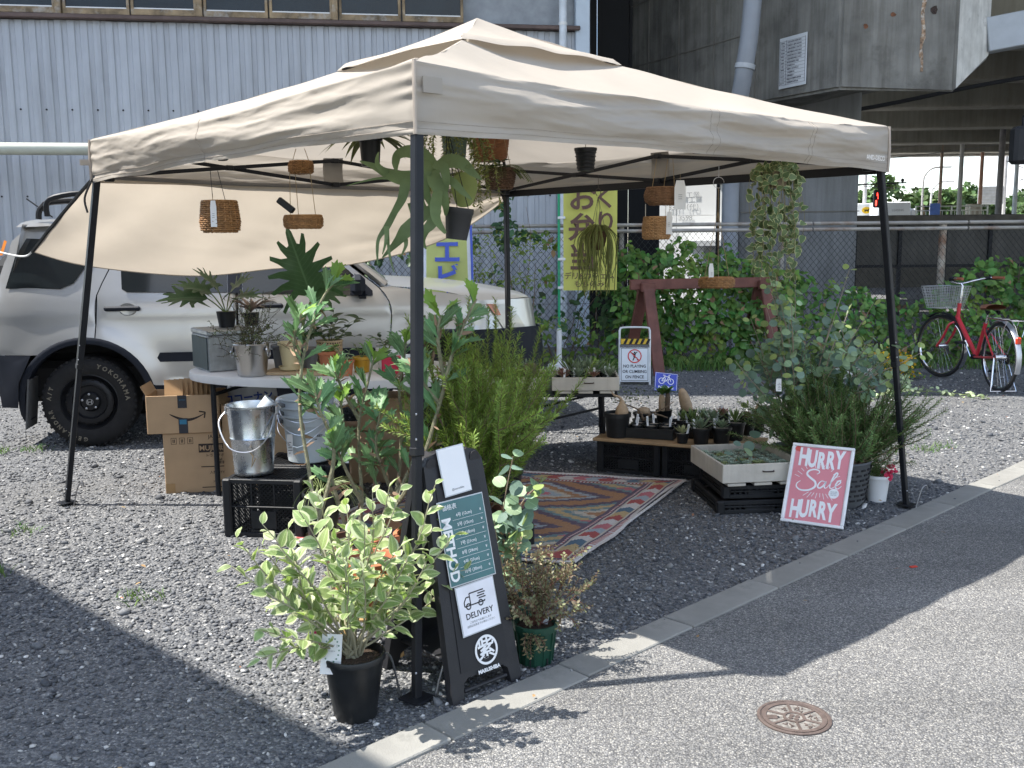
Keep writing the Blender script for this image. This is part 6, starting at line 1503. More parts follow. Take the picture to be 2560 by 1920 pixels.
for fl_ in (1, -1):
    # outline with a foot gap at the bottom and a rounded handle at the top
    slab([(-bw(0), 0), (-bw(0)+.045, 0), (-bw(0)+.055, .055), (-bw(0)+.075, .07), (bw(0)-.075, .07), (bw(0)-.055, .055), (bw(0)-.045, 0), (bw(0), 0), (bw(.96), LEN*.96), (bw(1)-.02, LEN), (bw(1)-.055, LEN+.01), (.055, LEN+.005), (-.055, LEN+.005), (-bw(1)+.055, LEN+.01), (-bw(1)+.02, LEN), (-bw(.96), LEN*.96)], 0, .03, 'panel' if fl_ > 0 else 'rear_panel', BB, fl_)
slab([(-.10, .09), (.10, .09), (.088, .69), (-.088, .69)], .003, .003, 'recessed_face', mat('sign_black_matt', (.022, .022, .024), .7), 1)
MB().tube([Vector((-.09, 0, 0))+TILT*.03+NF*-.01, Vector((.09, 0, 0))+TILT*.03+NF*-.01], .007, 8).obj('foot_bar', BB, sbd)
for s in (-1, 1): MB().tube([Vector((s*.09, .165*.99, LEN*.945)), Vector((s*.09, .24, LEN*.945))], .022, 10).obj('hinge', BB, sbd)
MB().box((0, .2, .10), (.2, .30, .012), ch=.003).obj('shelf', BB, sbd)
def sheet_(w, h, cx, cs, m, nm, off=.006, rot_=0.0, lam=True):
    M = frame(Vector((cx, 0, 0))+TILT*cs+NF*off, (1, 0, 0), TILT)
    if NF.dot(M.to_3x3().col[2]) < 0: M = M @ Matrix.Rotation(pi, 4, 'Y')
    M = M @ Matrix.Rotation(rot_, 4, 'Z')
    if lam:
        q = MB().box((0, 0, -.0008), (w+.008, h+.008, .0012)).obj('laminate', mat('laminate_film', (.5, .52, .54), .15), sbd); q.matrix_local = M
    q = MB().box((0, 0, .0006), (w, h, .0012)).obj(nm, m, sbd); q.matrix_local = M
    return M
M1 = sheet_(.105, .15, -.01, .735, PAPER, 'white_card', .011, .06)
text('@marushiba', .010, DG, sbd, M1 @ Matrix.Translation((0, -.06, .0014)))
TEAL = mat('teal_print', (.045, .14, .15), .25, var=.2, scale=5)
M2 = sheet_(.185, .27, .0, .505, TEAL, 'price_list', .008, .02)
for i, t_ in enumerate(('4号 (12cm)', '5号 (15cm)', '6号 (18cm)', '7号 (21cm)', '8号 (24cm)', '9号 (27cm)', '10号 (30cm)')):
    text(t_, .0145, WHITEINK, sbd, M2 @ Matrix.Translation((.005, .085-.031*i, .0014))); q = MB().box((0, 0, 0), (.13, .0008, .0006)).obj('rule', WHITEINK, sbd); q.matrix_local = M2 @ Matrix.Translation((.02, .071-.031*i, .0014))
    text('¥', .012, WHITEINK, sbd, M2 @ Matrix.Translation((.075, .085-.031*i, .0014)))
text('価格表', .02, WHITEINK, sbd, M2 @ Matrix.Translation((-.05, .115, .0014)))
text('METHOD', .05, WHITEINK, sbd, M2 @ Matrix.Translation((-.073, -.02, .0016)) @ Matrix.Rotation(-pi/2, 4, 'Z'), bold=.0016)
M3 = sheet_(.155, .155, .004, .283, mat('white_sheet', (.76, .76, .80), .3), 'delivery_sheet', .0095, .03)
q = MB(); 
for (a, c) in (((-.03, .012), (-.03, .05)), ((-.03, .05), (.03, .05)), ((-.03, .012), (.03, .012)), ((.03, .012), (.03, .016)), ((-.03, .04), (-.045, .04)), ((-.045, .04), (-.055, .026)), ((-.055, .026), (-.055, .012)), ((-.055, .012), (-.03, .012)), ((.005, .042), (.036, .042)), ((.0, .034), (.032, .034)), ((.006, .026), (.036, .026))): q.bar((*a, .0015), (*c, .0015), .004, .0006)
for cx in (-.04, .012): 
    for i in range(12): a0, a1 = 2*pi*i/12, 2*pi*(i+1)/12; q.bar((cx+.009*cos(a0), .01+.009*sin(a0), .0018), (cx+.009*cos(a1), .01+.009*sin(a1), .0018), .004, .0006)
o = q.obj('truck_pictogram', INK, sbd); o.matrix_local = M3
text('DELIVERY', .027, INK, sbd, M3 @ Matrix.Translation((0, -.022, .0014)), bold=.0003); text('ご自宅までお届けします', .0085, DG, sbd, M3 @ Matrix.Translation((0, -.043, .0014))); text('送料は店員までお尋ねください', .0085, DG, sbd, M3 @ Matrix.Translation((0, -.054, .0014)))
M4 = sheet_(.001, .001, .012, .138, BB, 'crest_pin', .005, .0, False)
q = MB()
for i in range(40): a0, a1 = 2*pi*i/40, 2*pi*(i+1)/40; q.bar((.044*cos(a0), .044*sin(a0), .002), (.044*cos(a1), .044*sin(a1), .002), .008, .0006)
o = q.obj('crest_ring', WHITEINK, sbd); o.matrix_local = M4
text('紫', .072, WHITEINK, sbd, M4 @ Matrix.Translation((0, 0, .002)), bold=.0012); text('MARUSHIBA', .017, WHITEINK, sbd, M4 @ Matrix.Translation((.0, -.064, .002)), bold=.0006)
# ------------------------------------------------------------------ KILIM RUG
def make_rug():
    Rr, Bb, Ll = Vector((1.174, .555, 0)), Vector((.502, -1.016, 0)), Vector((-.968, -.742, 0)); T4 = Vector((-.26, .86, 0))
    nu, nv = 150, 130; b = MB()
    cols = dict(orange=(.34, .19, .105), purple=(.12, .09, .125), cream=(.48, .44, .37), blue=(.32, .37, .41), red=(.34, .085, .08), teal=(.15, .23, .25), pink=(.44, .15, .17), yellow=(.45, .34, .18), white=(.54, .51, .49), dblue=(.09, .15, .21))
    names = list(cols); mats = [mat('rug_'+n_, c, .95, var=.16, scale=90, bump=.3, bscale=300) for n_, c in cols.items()]; ix = {n_: i for i, n_ in enumerate(names)}
    def tri(x): x = x % 1; return 1-abs(2*x-1)
    def colour(i, j):
        U, Vv = i/nu*1.72, j/nv*1.5                       # metres along the right edge / away from it
        e = min(Vv, 1.5-Vv, U, 1.72-U); s = U if e in (Vv, 1.5-Vv) else Vv
        if e < .012: return 'white'
        if e < .022: return 'purple'
        if e < .034: return 'white' if int(s/.012) % 2 else 'red'
        if e < .046: return 'purple'
        if e < .145:
            q = (e-.046)/.099; k = int((s+(.05*round(abs(q-.5)*8)/4))/.085); c = ['white', 'red', 'yellow', 'dblue', 'white', 'red', 'blue', 'pink'][k % 8]
            return c if abs(q-.5) < .42 else 'cream'
        if e < .158: return 'purple'
        if e < .172: return 'white' if int(s/.012) % 2 else 'red'
        if e < .186: return 'purple'
        u, v = U-.186, Vv-.186; W = 1.5-.372
        tooth = .018 if int(u/.018) % 2 else 0
        tu = tri(u/.68+.0); tv_ = abs(v-W/2)/(W/2)
        d = abs(tu-tv_)*.34+tooth*(1 if tu > tv_ else -1)*.8
        big = tu > tv_
        if d < .05: return 'orange'
        if d < .10: return 'purple'
        if d < .135: return 'blue' if big else 'teal'
        if d < .19: return 'orange' if big else ('pink' if int(U/.36) % 2 else 'yellow')
        if d < .225: return 'cream' if big else 'teal'
        if d < .27: return 'blue' if big else 'cream'
        return 'pink' if big else 'orange'
    V = []
    for i in range(nu+1):
        for j in range(nv+1):
            u, v = i/nu, j/nv; p_ = Bb.lerp(Rr, u).lerp(Ll.lerp(T4, u), v)
            z = .022+.014*noise.noise(Vector((p_.x*2.6, p_.y*2.6, 0)))+.005*noise.noise(Vector((p_.x*9, p_.y*9, 3)))+.006*max(0, sin(u*9))*max(0, 1-v*6)
            p_ = p_ + (Vector((.02*sin(u*7), -.012*sin(u*7), 0)) if v < .02 else Vector((0, 0, 0)))
            V.append((p_.x, p_.y, z))
    for i in range(nu):
        for j in range(nv):
            a = i*(nv+1)+j; b.f.append((a, a+nv+1, a+nv+2, a+1)[::-1]); b.m.append(ix[colour(i, j)])
    b.v = V
    t = thing('kilim_rug', 'colourful woven kilim rug with stepped zigzag pattern on the gravel', 'rug', (0, 0, 0)); b.obj('weave', mats, t, smooth=180)
    e = MB(); P_ = []
    for (A, B_) in ((Bb, Rr), (Rr, T4), (T4, Ll), (Ll, Bb)): P_ += [A.lerp(B_, q/14)+Vector((0, 0, .022+.014*noise.noise(Vector((A.lerp(B_, q/14).x*2.6, A.lerp(B_, q/14).y*2.6, 0))))) for q in range(14)]
    e.tube(P_+[P_[0]], .007, 5, cap=False); e.obj('edge_binding', mat('rug_white', (.58, .54, .52)), t)
make_rug()
# ------------------------------------------------------------------ plant stands (bent rattan)
BAM = mat('bamboo', (.50, .31, .13), .5, var=.12, scale=12)
def rattan_stand(label, loc, rz, r=.12, h=.30):
    t = thing('rattan_stand', label, 'plant stand', loc, rz)
    for k in range(4):
        a = pi/4+k*pi/2; MB().tube([(1.25*r*cos(a), 1.25*r*sin(a), 0), (r*.9*cos(a), r*.9*sin(a), h*.55), (r*.9*cos(a), r*.9*sin(a), h)], .011, 8).obj('leg', BAM, t)
    for z in (h*.5, h): MB().tube([(r*cos(2*pi*i/28), r*sin(2*pi*i/28), z) for i in range(29)], .008, 7, cap=False).obj('hoop', BAM, t)
    b = MB()
    for k in range(18):
        a = 2*pi*k/18
        for s in (1, -1): b.tube([(r*cos(a+s*.75*q/5), r*sin(a+s*.75*q/5), h*.5+h*.5*q/5) for q in range(6)], .0045, 5, cap=False)
    b.obj('lattice', BAM, t); return t
rattan_stand('rattan plant stand with splayed legs behind the variegated shrub', (-.235, -1.93, 0), .2)
st2 = rattan_stand('rattan plant stand behind the sandwich board', (.15, -1.50, 0), .5, .13, .36)
# ================================================================== PLANTS
def outline_leaf(name, pts, m, fold=.12, curl=.3, step=.02):
    """leaf from a half outline [(half width, along)], mirrored, gently folded and curled; base at origin, tip along +y"""
    full = [(w, y) for w, y in pts]+[(-w, y) for w, y in pts[::-1]]
    V, F = polypanel(full, lambda x, y: 0, step); L = max(y for _, y in pts)
    V = [(x, z*1.0, abs(x)*fold*2-curl*z*z/L*.5+.06*L*noise.noise(Vector((x*9/L, z*7/L, L)))*abs(x)/(.1*L+abs(x))) for (x, _, z) in V]
    return MB().add(V, F).mesh(name, m, 180)
def stems(parent, paths, m, r0, r1, name='stem', n=6):
    for P in paths: k = len(P); MB().tube(P, [r0+(r1-r0)*i/(k-1) for i in range(k)], n).obj(name, m, parent)
def along(P, t):
    x = t*(len(P)-1); i = min(int(x), len(P)-2); return P[i].lerp(P[i+1], x-i), (P[i+1]-P[i]).normalized()
def needles(P_list, dens, L, W, ang, t0=.1, mtop=None):
    """short needle leaves in whorls along stems: returns arrays for cloud()"""
    P, D, U = [], [], []
    for S in P_list:
        ln = sum((S[i+1]-S[i]).length for i in range(len(S)-1)); n_ = int(ln*dens)
        for q in range(n_):
            t = t0+(1-t0)*(q+R_.random())/n_; p_, d_ = along(S, min(t, .999)); a = q*2.4+R_.random(); o = d_.orthogonal().normalized(); b_ = d_.cross(o)
            r = o*cos(a)+b_*sin(a); P.append(p_); D.append(d_*cos(ang)+r*sin(ang)+rv(.15)); U.append(d_+r*.2)
    n_ = len(P); return cloud([tuple(q) for q in P], [tuple(q) for q in D], [tuple(q) for q in U], NP.uniform(.7, 1.15, n_)*L, W)
# ---- variegated shrub in the black pot (front)
VG = mat('shrub_leaf_green', (.25, .335, .13), .55, vein=.022, var=.25, scale=60, rnd=.22, hue=.015, trans=.34, tcol=(1.0, 1.15, .5)); VC = mat('shrub_leaf_cream', (.52, .56, .34), .55, var=.15, scale=60, rnd=.15, trans=.34, tcol=(1, 1.08, .7))
BKP = mat('black_nursery_pot', (.012, .013, .014), .38, var=.3, scale=14, bump=.06, bscale=50)
vs = pot('variegated_shrub', 'cream-edged variegated shrub in a tall black nursery pot', (-.178, -2.45, 0), .094, .066, .205, BKP, cat='plant', rim=.008)
lm_ = [leaf_mesh('leaf', 1, .60*w, [VG, VC], .13, c, prof=lambda t: sin(pi*t**.8)**.85, margin=mg, nseg=6, wavy=.35) for (w, c, mg) in ((1, .35, .3), (1.1, .15, .42), (.9, .55, .25), (1, .25, .6))]
br = []; VN = [0]; VRE = MB()
def vput(me, M):
    VN[0] += 1
    if VN[0] % 8 in (0, 3, 6) and VN[0] > 40:
        for p in me.polygons: VRE.m.append(p.material_index)
        o_n = len(VRE.v); VRE.v.extend([tuple(M @ v.co) for v in me.vertices]); VRE.f.extend([tuple(i+o_n for i in p.vertices) for p in me.polygons])
    else: put('leaf', me, vs, M=M)
for k in range(34):
    a = k*2.399+.4; el = (R_.uniform(.28, .6), R_.uniform(.6, 1.0), R_.uniform(.95, 1.45))[k % 3]; L_ = (R_.uniform(.36, .46), R_.uniform(.42, .54), R_.uniform(.46, .62))[k % 3]
    d_ = Vector((cos(a)*cos(el), sin(a)*cos(el)*.85, sin(el)+.25)); br.append(grow((R_.uniform(-.02, .02), R_.uniform(-.02, .02), .19), d_, L_, 9, .17, -.02 if el < .7 else 0.02))
stems(vs, br, mat('shrub_stem', (.30, .28, .19), .8), .0045, .0014)
for S in br:
    for q in range(14):
        t = .28+.72*q/13; p_, d_ = along(S, min(t, .999)); a = q*2.4+R_.random()*.6; o = d_.orthogonal().normalized(); b_ = d_.cross(o); r = o*cos(a)+b_*sin(a)
        D_ = d_*.75+r*.95+Vector((0, 0, .05)); vput(R_.choice(lm_), orient(p_, D_, Vector((0, -.25, 1))+rv(.5), R_.uniform(-.5, .5), R_.uniform(.044, .076)*(1 if q < 12 else .65)))
VRE.obj('foliage', [VG, VC], vs, smooth=180)['kind'] = 'stuff'
tg = thing('plant_label', 'white plant label with dotted ring stuck in the black pot', 'label', (-.235, -2.525, .165), rot=(radians(-14), radians(4), .12))
MB().box((0, 0, .06), (.062, .0015, .12), ch=.0005).obj('card', PAPER, tg)
for k in range(16): a = 2*pi*k/16; MB().lathe([(.0028, 0), (.0028, .0006)], 8, cap1=True).obj('dot', mat('label_green', (.2, .32, .25), .8), tg, loc=(.023*cos(a), -.0012, .072+.036*sin(a)), rot=(pi/2, 0, 0))
for (t_, z, s_) in (('シマグミ', .084, .011), ('Elaeagnus', .07, .006), ('Green', .032, .009), ('Nursery', .021, .008)): text(t_, s_, DG, tg, frame((0, -.0014, z), (1, 0, 0), (0, 0, 1)), extrude=.0002)
tag(MB().box((-.27, -2.50, .235), (.008, .004, .12), M=Matrix.Rotation(-.25, 3, 'Y')).obj('pink_stake', mat('hot_pink', (.7, .03, .2), .5)), 'hot pink plastic stake in the black pot', 'stake')
# ---- terracotta pots near the stands
for (lab, loc, r) in (('terracotta pot held in the rattan stand behind the shrub', (-.235, -1.93, .17), .10), ('wide terracotta bowl behind the variegated shrub', (-.18, -1.55, .0), .15), ('terracotta pot of broad green leaves behind the front tent leg', (-.14, -1.22, .0), .13)):
    pot('terracotta_pot', lab, loc, r, r*.7, r*1.7, TERRA, rim=.02, rimh=.04)
# ---- serrated-leaf shrub (long lobed leaves on bare stems)
SG = mat('serrated_leaf', (.135, .25, .105), .5, vein=.0016, var=.15, scale=40, rnd=.3, hue=.025, trans=.22); SGB = mat('serrated_leaf_young', (.22, .38, .06), .5, rnd=.25, trans=.32); DRY = mat('dry_leaf', (.30, .20, .13), .85, rnd=.35, trans=.15)
half = [(.004, 0), (.006, .02), (.012, .045), (.02, .06), (.016, .062), (.02, .075), (.031, .092), (.021, .09), (.019, .10), (.024, .122), (.011, .113), (.002, .135)]
sl = [outline_leaf('leaf', half, SG, .2, .5, .016), outline_leaf('leaf', [(w*.8, y*.9) for w, y in half], SG, .3, .2, .016)]; sy = [outline_leaf('leaf', [(w*.9, y*.8) for w, y in half], SGB, .2, .4, .016)]
dl = [outline_leaf('dry_leaf', [(.004, 0), (.009, .02), (.006, .045), (.001, .06)], DRY, .3, .9, .012)]
sp_ = pot('serrated_shrub', 'tall shrub with serrated leaves on bare stems in front of the table', (-.425, -1.34, 0), .13, .10, .22, mat('brown_pot', (.14, .07, .045), .7), cat='plant')
SS = [[(-.52, -1.1, .19), (-.61, -1.18, .35), (-.66, -1.15, .59), (-.69, -1.12, .79), (-.68, -1.1, .97), (-.64, -1.07, 1.13), (-.59, -1.05, 1.25), (-.52, -1.03, 1.33)], [(-.68, -1.1, .97), (-.71, -1.1, 1.07), (-.67, -1.11, 1.18)], [(-.5, -1.08, .19), (-.55, -1.12, .42), (-.57, -1.1, .52), (-.54, -1.02, .69), (-.55, -1.01, .81)],
 [(-.49, -1.06, .18), (-.46, -1.06, .38), (-.48, -.99, .56), (-.48, -.97, .72), (-.44, -.94, .89), (-.42, -.93, .97)], [(-.47, -1.06, .18), (-.35, -1.06, .36), (-.26, -1.03, .52), (-.22, -1.0, .69), (-.24, -.98, .83), (-.25, -.97, .96)], [(-.47, -1.03, .15), (-.34, -.96, .38), (-.31, -.91, .67), (-.32, -.89, .84), (-.3, -.87, .96), (-.29, -.86, 1.05)],
 [(-.45, -1.08, .2), (-.21, -1.2, .53), (-.1, -1.23, .83), (-.05, -1.25, 1.01), (.01, -1.23, 1.16), (.05, -1.21, 1.24)], [(-.08, -1.22, .92), (-.1, -1.24, 1.08), (-.09, -1.23, 1.18)], [(-.61, -1.18, .35), (-.55, -1.14, .61), (-.61, -1.12, .79), (-.63, -1.11, .87)], [(-.35, -1.06, .36), (-.42, -1.0, .5), (-.38, -.98, .62)], [(-.26, -1.03, .52), (-.16, -1.08, .6), (-.12, -1.1, .72)], [(-.46, -1.06, .38), (-.52, -1.1, .55), (-.56, -1.13, .68)], [(-.34, -.96, .38), (-.4, -1.02, .6), (-.37, -1.05, .78)], [(-.1, -1.23, .83), (-.16, -1.26, .92), (-.2, -1.27, 1.02)], [(-.48, -.97, .72), (-.54, -.98, .84), (-.57, -1.0, .93)]]
SS = [smooth_path([Vector(q)-Vector((-.50, -1.05, 0)) for q in s], 4) for s in SS]
stems(sp_, SS, mat('grey_green_stem', (.22, .21, .13), .85, var=.3, scale=60, bump=.3), .010, .0045)
for S in SS:
    ln = sum((S[i+1]-S[i]).length for i in range(len(S)-1))
    for q in range(int(10+ln*11)):
        t = R_.uniform(.58, 1) if R_.random() < .72 else R_.uniform(.25, .6); p_, d_ = along(S, min(t, .999)); a = q*2.4+R_.random(); o = d_.orthogonal().normalized(); b_ = d_.cross(o); r = o*cos(a)+b_*sin(a)
        put('leaf', R_.choice(sy if t > .93 else sl), sp_, M=orient(p_, d_*.9+r*.8, Vector((0, -.6, .7))+rv(.5)-r*.2, 0, R_.uniform(.65, 1.15)))
    for q in range(int(6+ln*14)):
        t = R_.uniform(.1, .8); p_, d_ = along(S, t); put('dry_leaf', dl[0], sp_, M=orient(p_, rv(1)+d_*.5, rv(1), 0, R_.uniform(.5, 1.0)))
# ---- needle-leaved shrub in the middle
WN = mat('needle_leaf', (.225, .325, .06), .55, rnd=.4, hue=.02, trans=.32)
wp = pot('needle_shrub', 'bushy needle-leaved shrub behind the sandwich board', (.09, -1.46, .17), .125, .10, .22, mat('dark_terracotta', (.24, .1, .055), .85), cat='plant')
WS = []
for k in range(64):
    a = R_.uniform(0, 2*pi); el = R_.uniform(.75, 1.5); L_ = R_.uniform(.36, .74)
    q = grow((R_.uniform(-.06, .06), R_.uniform(-.06, .06), .2), (cos(a)*cos(el), sin(a)*cos(el)+.12, sin(el)), L_, 7, .13, .05); WS.append(q)
    for z in range(2): p_, d_ = along(q, R_.uniform(.35, .8)); WS.append(grow(p_, d_+rv(.6), L_*.35, 4, .12, .06))
b = MB()
for S in WS: b.tube(S, [.003-.0018*i/(len(S)-1) for i in range(len(S))], 4, cap=False)
b.obj('stems', WOODSTEM, wp)['kind'] = 'stuff'
cloud_obj('needles', needles(WS, 400, .033, .005, .75), WN, wp)['kind'] = 'stuff'
# second one behind it, on a crate (fills the middle of the stall)
wp2 = pot('needle_shrub', 'taller needle-leaved shrub standing just behind the first one', (.12, -.62, .12), .13, .10, .24, BKP, cat='plant')
WS2 = []
for k in range(46):
    a = R_.uniform(0, 2*pi); el = R_.uniform(.8, 1.5); WS2.append(grow((R_.uniform(-.06, .06), R_.uniform(-.06, .06), .22), (cos(a)*cos(el), sin(a)*cos(el), sin(el)), R_.uniform(.45, .88), 7, .12, .05))
    p_, d_ = along(WS2[-1], .5); WS2.append(grow(p_, d_+rv(.6), .2, 4, .12, .05))
b = MB()
for S in WS2: b.tube(S, [.003-.0018*i/(len(S)-1) for i in range(len(S))], 4, cap=False)
b.obj('stems', WOODSTEM, wp2)['kind'] = 'stuff'
cloud_obj('needles', needles(WS2, 360, .033, .005, .75), WN, wp2)['kind'] = 'stuff'
crate('plastic_crate', 'black crate hidden behind the needle shrubs', (-.05, -.76, 0), .1, .34, .26, .12)
# ---- round-leaved eucalyptus: sapling and large one
EU = mat('eucalyptus_leaf', (.28, .40, .23), .5, vein=.02, var=.08, scale=30, rnd=.25, hue=.02, trans=.3); EUY = mat('eucalyptus_young', (.34, .44, .15), .5, rnd=.2, trans=.34); EUD = mat('eucalyptus_blue', (.18, .275, .215), .5, rnd=.25, trans=.26)
rnd_prof = lambda t: sqrt(max(0, 1-(2*t-1)**2))
el_ = [leaf_mesh('leaf', 1, .92*w, m, .06, c, prof=rnd_prof, nseg=8) for (w, c, m) in ((1, .15, EU), (.9, .3, EU), (1.05, .1, EUD), (1, .2, EUD), (.85, .2, EUY))]
EREST = {}; ECNT = {}
def eput(t, me, M):
    """the first 290 leaves of a plant are objects, the rest joined"""
    ECNT[t.name] = ECNT.get(t.name, 0)+1
    if ECNT[t.name] <= 290: put('leaf', me, t, M=M)
    else:
        b = EREST.setdefault(t.name, {}).setdefault(me.materials[0].name, MB()); b.add([M @ v.co for v in me.vertices], [tuple(p.vertices) for p in me.polygons])
def eflush(t):
    for mn, b in EREST.get(t.name, {}).items(): b.obj('foliage', MATS[mn], t, smooth=180)['kind'] = 'stuff'
def eucal(t, paths, per, s0, s1, young=.8):
    for S in paths:
        for q in range(per):
            tt = .18+.82*q/(per-1); p_, d_ = along(S, min(tt, .999)); a0 = R_.random()*3
            for sd in (0, pi):
                a = a0+sd+q*1.57; o = d_.orthogonal().normalized(); b_ = d_.cross(o); r = o*cos(a)+b_*sin(a)
                lf_ = el_[4] if (tt > young and R_.random() < .6) else R_.choice(el_[:4]); pe = p_+r*.012
                eput(t, lf_, orient(pe, r+d_*.25+rv(.25), Vector((0, -.5, .7))+rv(.7), R_.uniform(-.5, .5), R_.uniform(s0, s1)*(1.05-.35*tt)))
ep = pot('eucalyptus_sapling', 'young eucalyptus with round leaves beside the sandwich board', (.30, -1.80, 0), .075, .055, .14, mat('dark_green_pot', (.02, .06, .045), .5), cat='plant')
o_ = Vector((.30, -1.80, 0)); ES = [[(.28, -1.78, .1), (.24, -1.74, .29), (.24, -1.76, .47), (.28, -1.79, .68)], [(.27, -1.77, .12), (.23, -1.8, .3), (.21, -1.82, .45)], [(.25, -1.75, .35), (.31, -1.77, .5), (.38, -1.79, .58)], [(.24, -1.76, .3), (.28, -1.8, .4), (.31, -1.83, .42)]]
ES = [smooth_path([Vector(q)-o_ for q in s], 5) for s in ES]; stems(ep, ES, mat('pinkish_stem', (.32, .24, .17), .8), .004, .0015); eucal(ep, ES, 9, .06, .085, .7)
eb = pot('large_eucalyptus', 'large eucalyptus with round grey-green leaves behind the rosemary', (1.80, .42, 0), .15, .12, .26, GREYM, cat='plant'); o_ = Vector((1.80, .42, 0)); EB = []
for k in range(22):
    a = k*2.4; el = R_.uniform(.85, 1.45); q = grow((R_.uniform(-.03, .03), R_.uniform(-.03, .03), .24), (cos(a)*cos(el)*1.1, sin(a)*cos(el)*.7, sin(el)), R_.uniform(.55, 1.08), 9, .12, .0); EB.append(q)
for k in range(34):
    p_, d_ = along(EB[k % 22], R_.uniform(.3, .8)); EB.append(grow(p_, d_+rv(.8)+Vector((0, 0, .2)), R_.uniform(.2, .38), 6, .14))
for e_ in ((2.07, .44, 1.29), (2.2, .38, .9), (2.24, .36, .78), (1.42, .35, .78), (1.45, .32, .66), (1.78, .5, 1.2)):
    e_ = Vector(e_)-o_; EB.append(smooth_path([(0, 0, .24), e_*.45+Vector((0, 0, .18)), e_*.8+Vector((0, 0, .06)), e_], 5))
stems(eb, EB, mat('white_stem', (.30, .25, .19), .8), .0045, .0013); eucal(eb, EB, 8, .045, .075, .88)
# drooping branch over the echeveria tray
eucal(eb, [smooth_path([(-.1, -.1, .3), (-.3, -.3, .36), (-.42, -.42, .3), (-.44, -.44, .2)], 5)], 6, .05, .075, 2); eflush(eb)
# ---- rosemary in the grey basket
RO = mat('rosemary_leaf', (.135, .225, .07), .55, rnd=.42, hue=.02, trans=.22)
rb_ = thing('rosemary_bush', 'sprawling rosemary bush in a grey woven basket', 'plant', (1.96, .13, 0)); GBK = mat('grey_basket', (.09, .095, .10), .7, var=.2)
MB().lathe([(.13, 0), (.15, .03), (.175, .24), (.182, .25), (.178, .26), (.165, .25), (.12, .04), (0, .03)], 36).obj('basket', GBK, rb_)
b = MB()
for z in range(7):
    for k in range(20): a = 2*pi*(k+.5*(z % 2))/20; rr = .153+.0035*z*1.0+.002; b.box((rr*cos(a), rr*sin(a), .05+.028*z), (.006, .030, .010), rz=a)
b.obj('weave_slots', INK, rb_)['kind'] = 'stuff'
MB().lathe([(.165, .225), (0, .24)], 20, cap0=False).obj('soil', SOIL, rb_)
RS = []
for k in range(230):
    a = R_.uniform(-.5, pi+.5) if k % 3 else R_.uniform(0, 2*pi); el = R_.choice((R_.uniform(.15, .6), R_.uniform(.5, 1.3), R_.uniform(.5, 1.3))); L_ = R_.uniform(.30, .62)*(1.0 if el > .5 else .95)*(.72 if sin(a) < -.2 else 1)
    RS.append(grow((R_.uniform(-.1, .1), R_.uniform(-.1, .1), .24), (cos(a)*cos(el)*1.4+.03, sin(a)*cos(el), sin(el)+(.25 if sin(a) < -.2 else 0)), L_, 8, .13, .05))
    if k % 2: p_, d_ = along(RS[-1], .45); RS.append(grow(p_, d_+rv(.5)+Vector((0, 0, .3)), .22, 5, .12, .08))
b = MB()
for S in RS: b.tube(S, [.0035-.002*i/(len(S)-1) for i in range(len(S))], 4, cap=False)
b.obj('stems', WOODSTEM, rb_)['kind'] = 'stuff'
cloud_obj('needles', needles(RS, 360, .031, .0055, .85), RO, rb_)['kind'] = 'stuff'
tag_card('white plant tag hanging in the eucalyptus leaves', (1.63, .14, .70), .1, .03, .07)
# ---- white pot with fern-like herb
wp_ = pot('white_potted_herb', 'feathery herb in a white plastic pot by the tent leg', (2.205, .20, 0), .066, .05, .15, WHITEP, cat='plant')
HS = [grow((R_.uniform(-.03, .03), R_.uniform(-.03, .03), .13), (R_.gauss(0, .6), R_.gauss(0, .6), 1), R_.uniform(.12, .28), 6, .15, .02) for k in range(36)]
b = MB()
for S in HS: b.tube(S, .0014, 3, cap=False)
b.obj('stems', GREENSTEM, wp_)['kind'] = 'stuff'; cloud_obj('foliage', needles(HS, 260, .024, .003, .8), RO, wp_)['kind'] = 'stuff'
cloud_obj('pink_flower', cloud(NP.normal(0, .012, (26, 3))+np.array([.05, -.04, .17]), NP.normal(0, 1, (26, 3)), NP.normal(0, .3, (26, 3))+np.array([0, -.3, 1]), .03, .026), mat('pink_petal', (.75, .05, .13), .6, trans=.3), wp_)
# ---- small-leaved reddish shrub in the green pot
GRP = mat('green_nursery_pot', (.012, .055, .034), .42, var=.1)
pb_ = thing('reddish_shrub', 'small-leaved reddish shrub in a green slatted pot by the kerb', 'plant', (.368, -2.03, 0))
MB().lathe([(.057, 0), (.07, .12), (.078, .122), (.079, .145), (.075, .147), (.07, .14), (.052, .02), (0, .018)], 12).obj('pot_body', GRP, pb_, smooth=20)
for k in range(12):
    a = 2*pi*k/12; MB().bar((.0585*cos(a), .0585*sin(a), .004), (.0715*cos(a), .0715*sin(a), .12), .006, .006, up=(cos(a), sin(a), 0)).obj('pot_rib', GRP, pb_)
    if k % 2 == 0: MB().box((.0605*cos(a+.26), .0605*sin(a+.26), .016), (.004, .004, .024), rz=a+.26).obj('pot_slit', INK, pb_)
MB().lathe([(.07, .13), (0, .135)], 16, cap0=False).obj('soil', SOIL, pb_)
PS = []
for k in range(40):
    a = R_.uniform(0, 2*pi); el = R_.uniform(.5, 1.4); q = grow((R_.uniform(-.02, .02), R_.uniform(-.02, .02), .13), (cos(a)*cos(el), sin(a)*cos(el), sin(el)), R_.uniform(.16, .33), 7, .22, .03); PS.append(q)
    for z in range(2): p_, d_ = along(q, R_.uniform(.4, .9)); PS.append(grow(p_, d_+rv(.7), .08, 4, .2))
for k in range(6): PS.append(grow((-.02, -.03, .13), (R_.gauss(0, .4), -.9, .25), .12, 5, .2, -.25))
b = MB()
for S in PS: b.tube(S, [.0018-.0009*i/(len(S)-1) for i in range(len(S))], 4, cap=False)
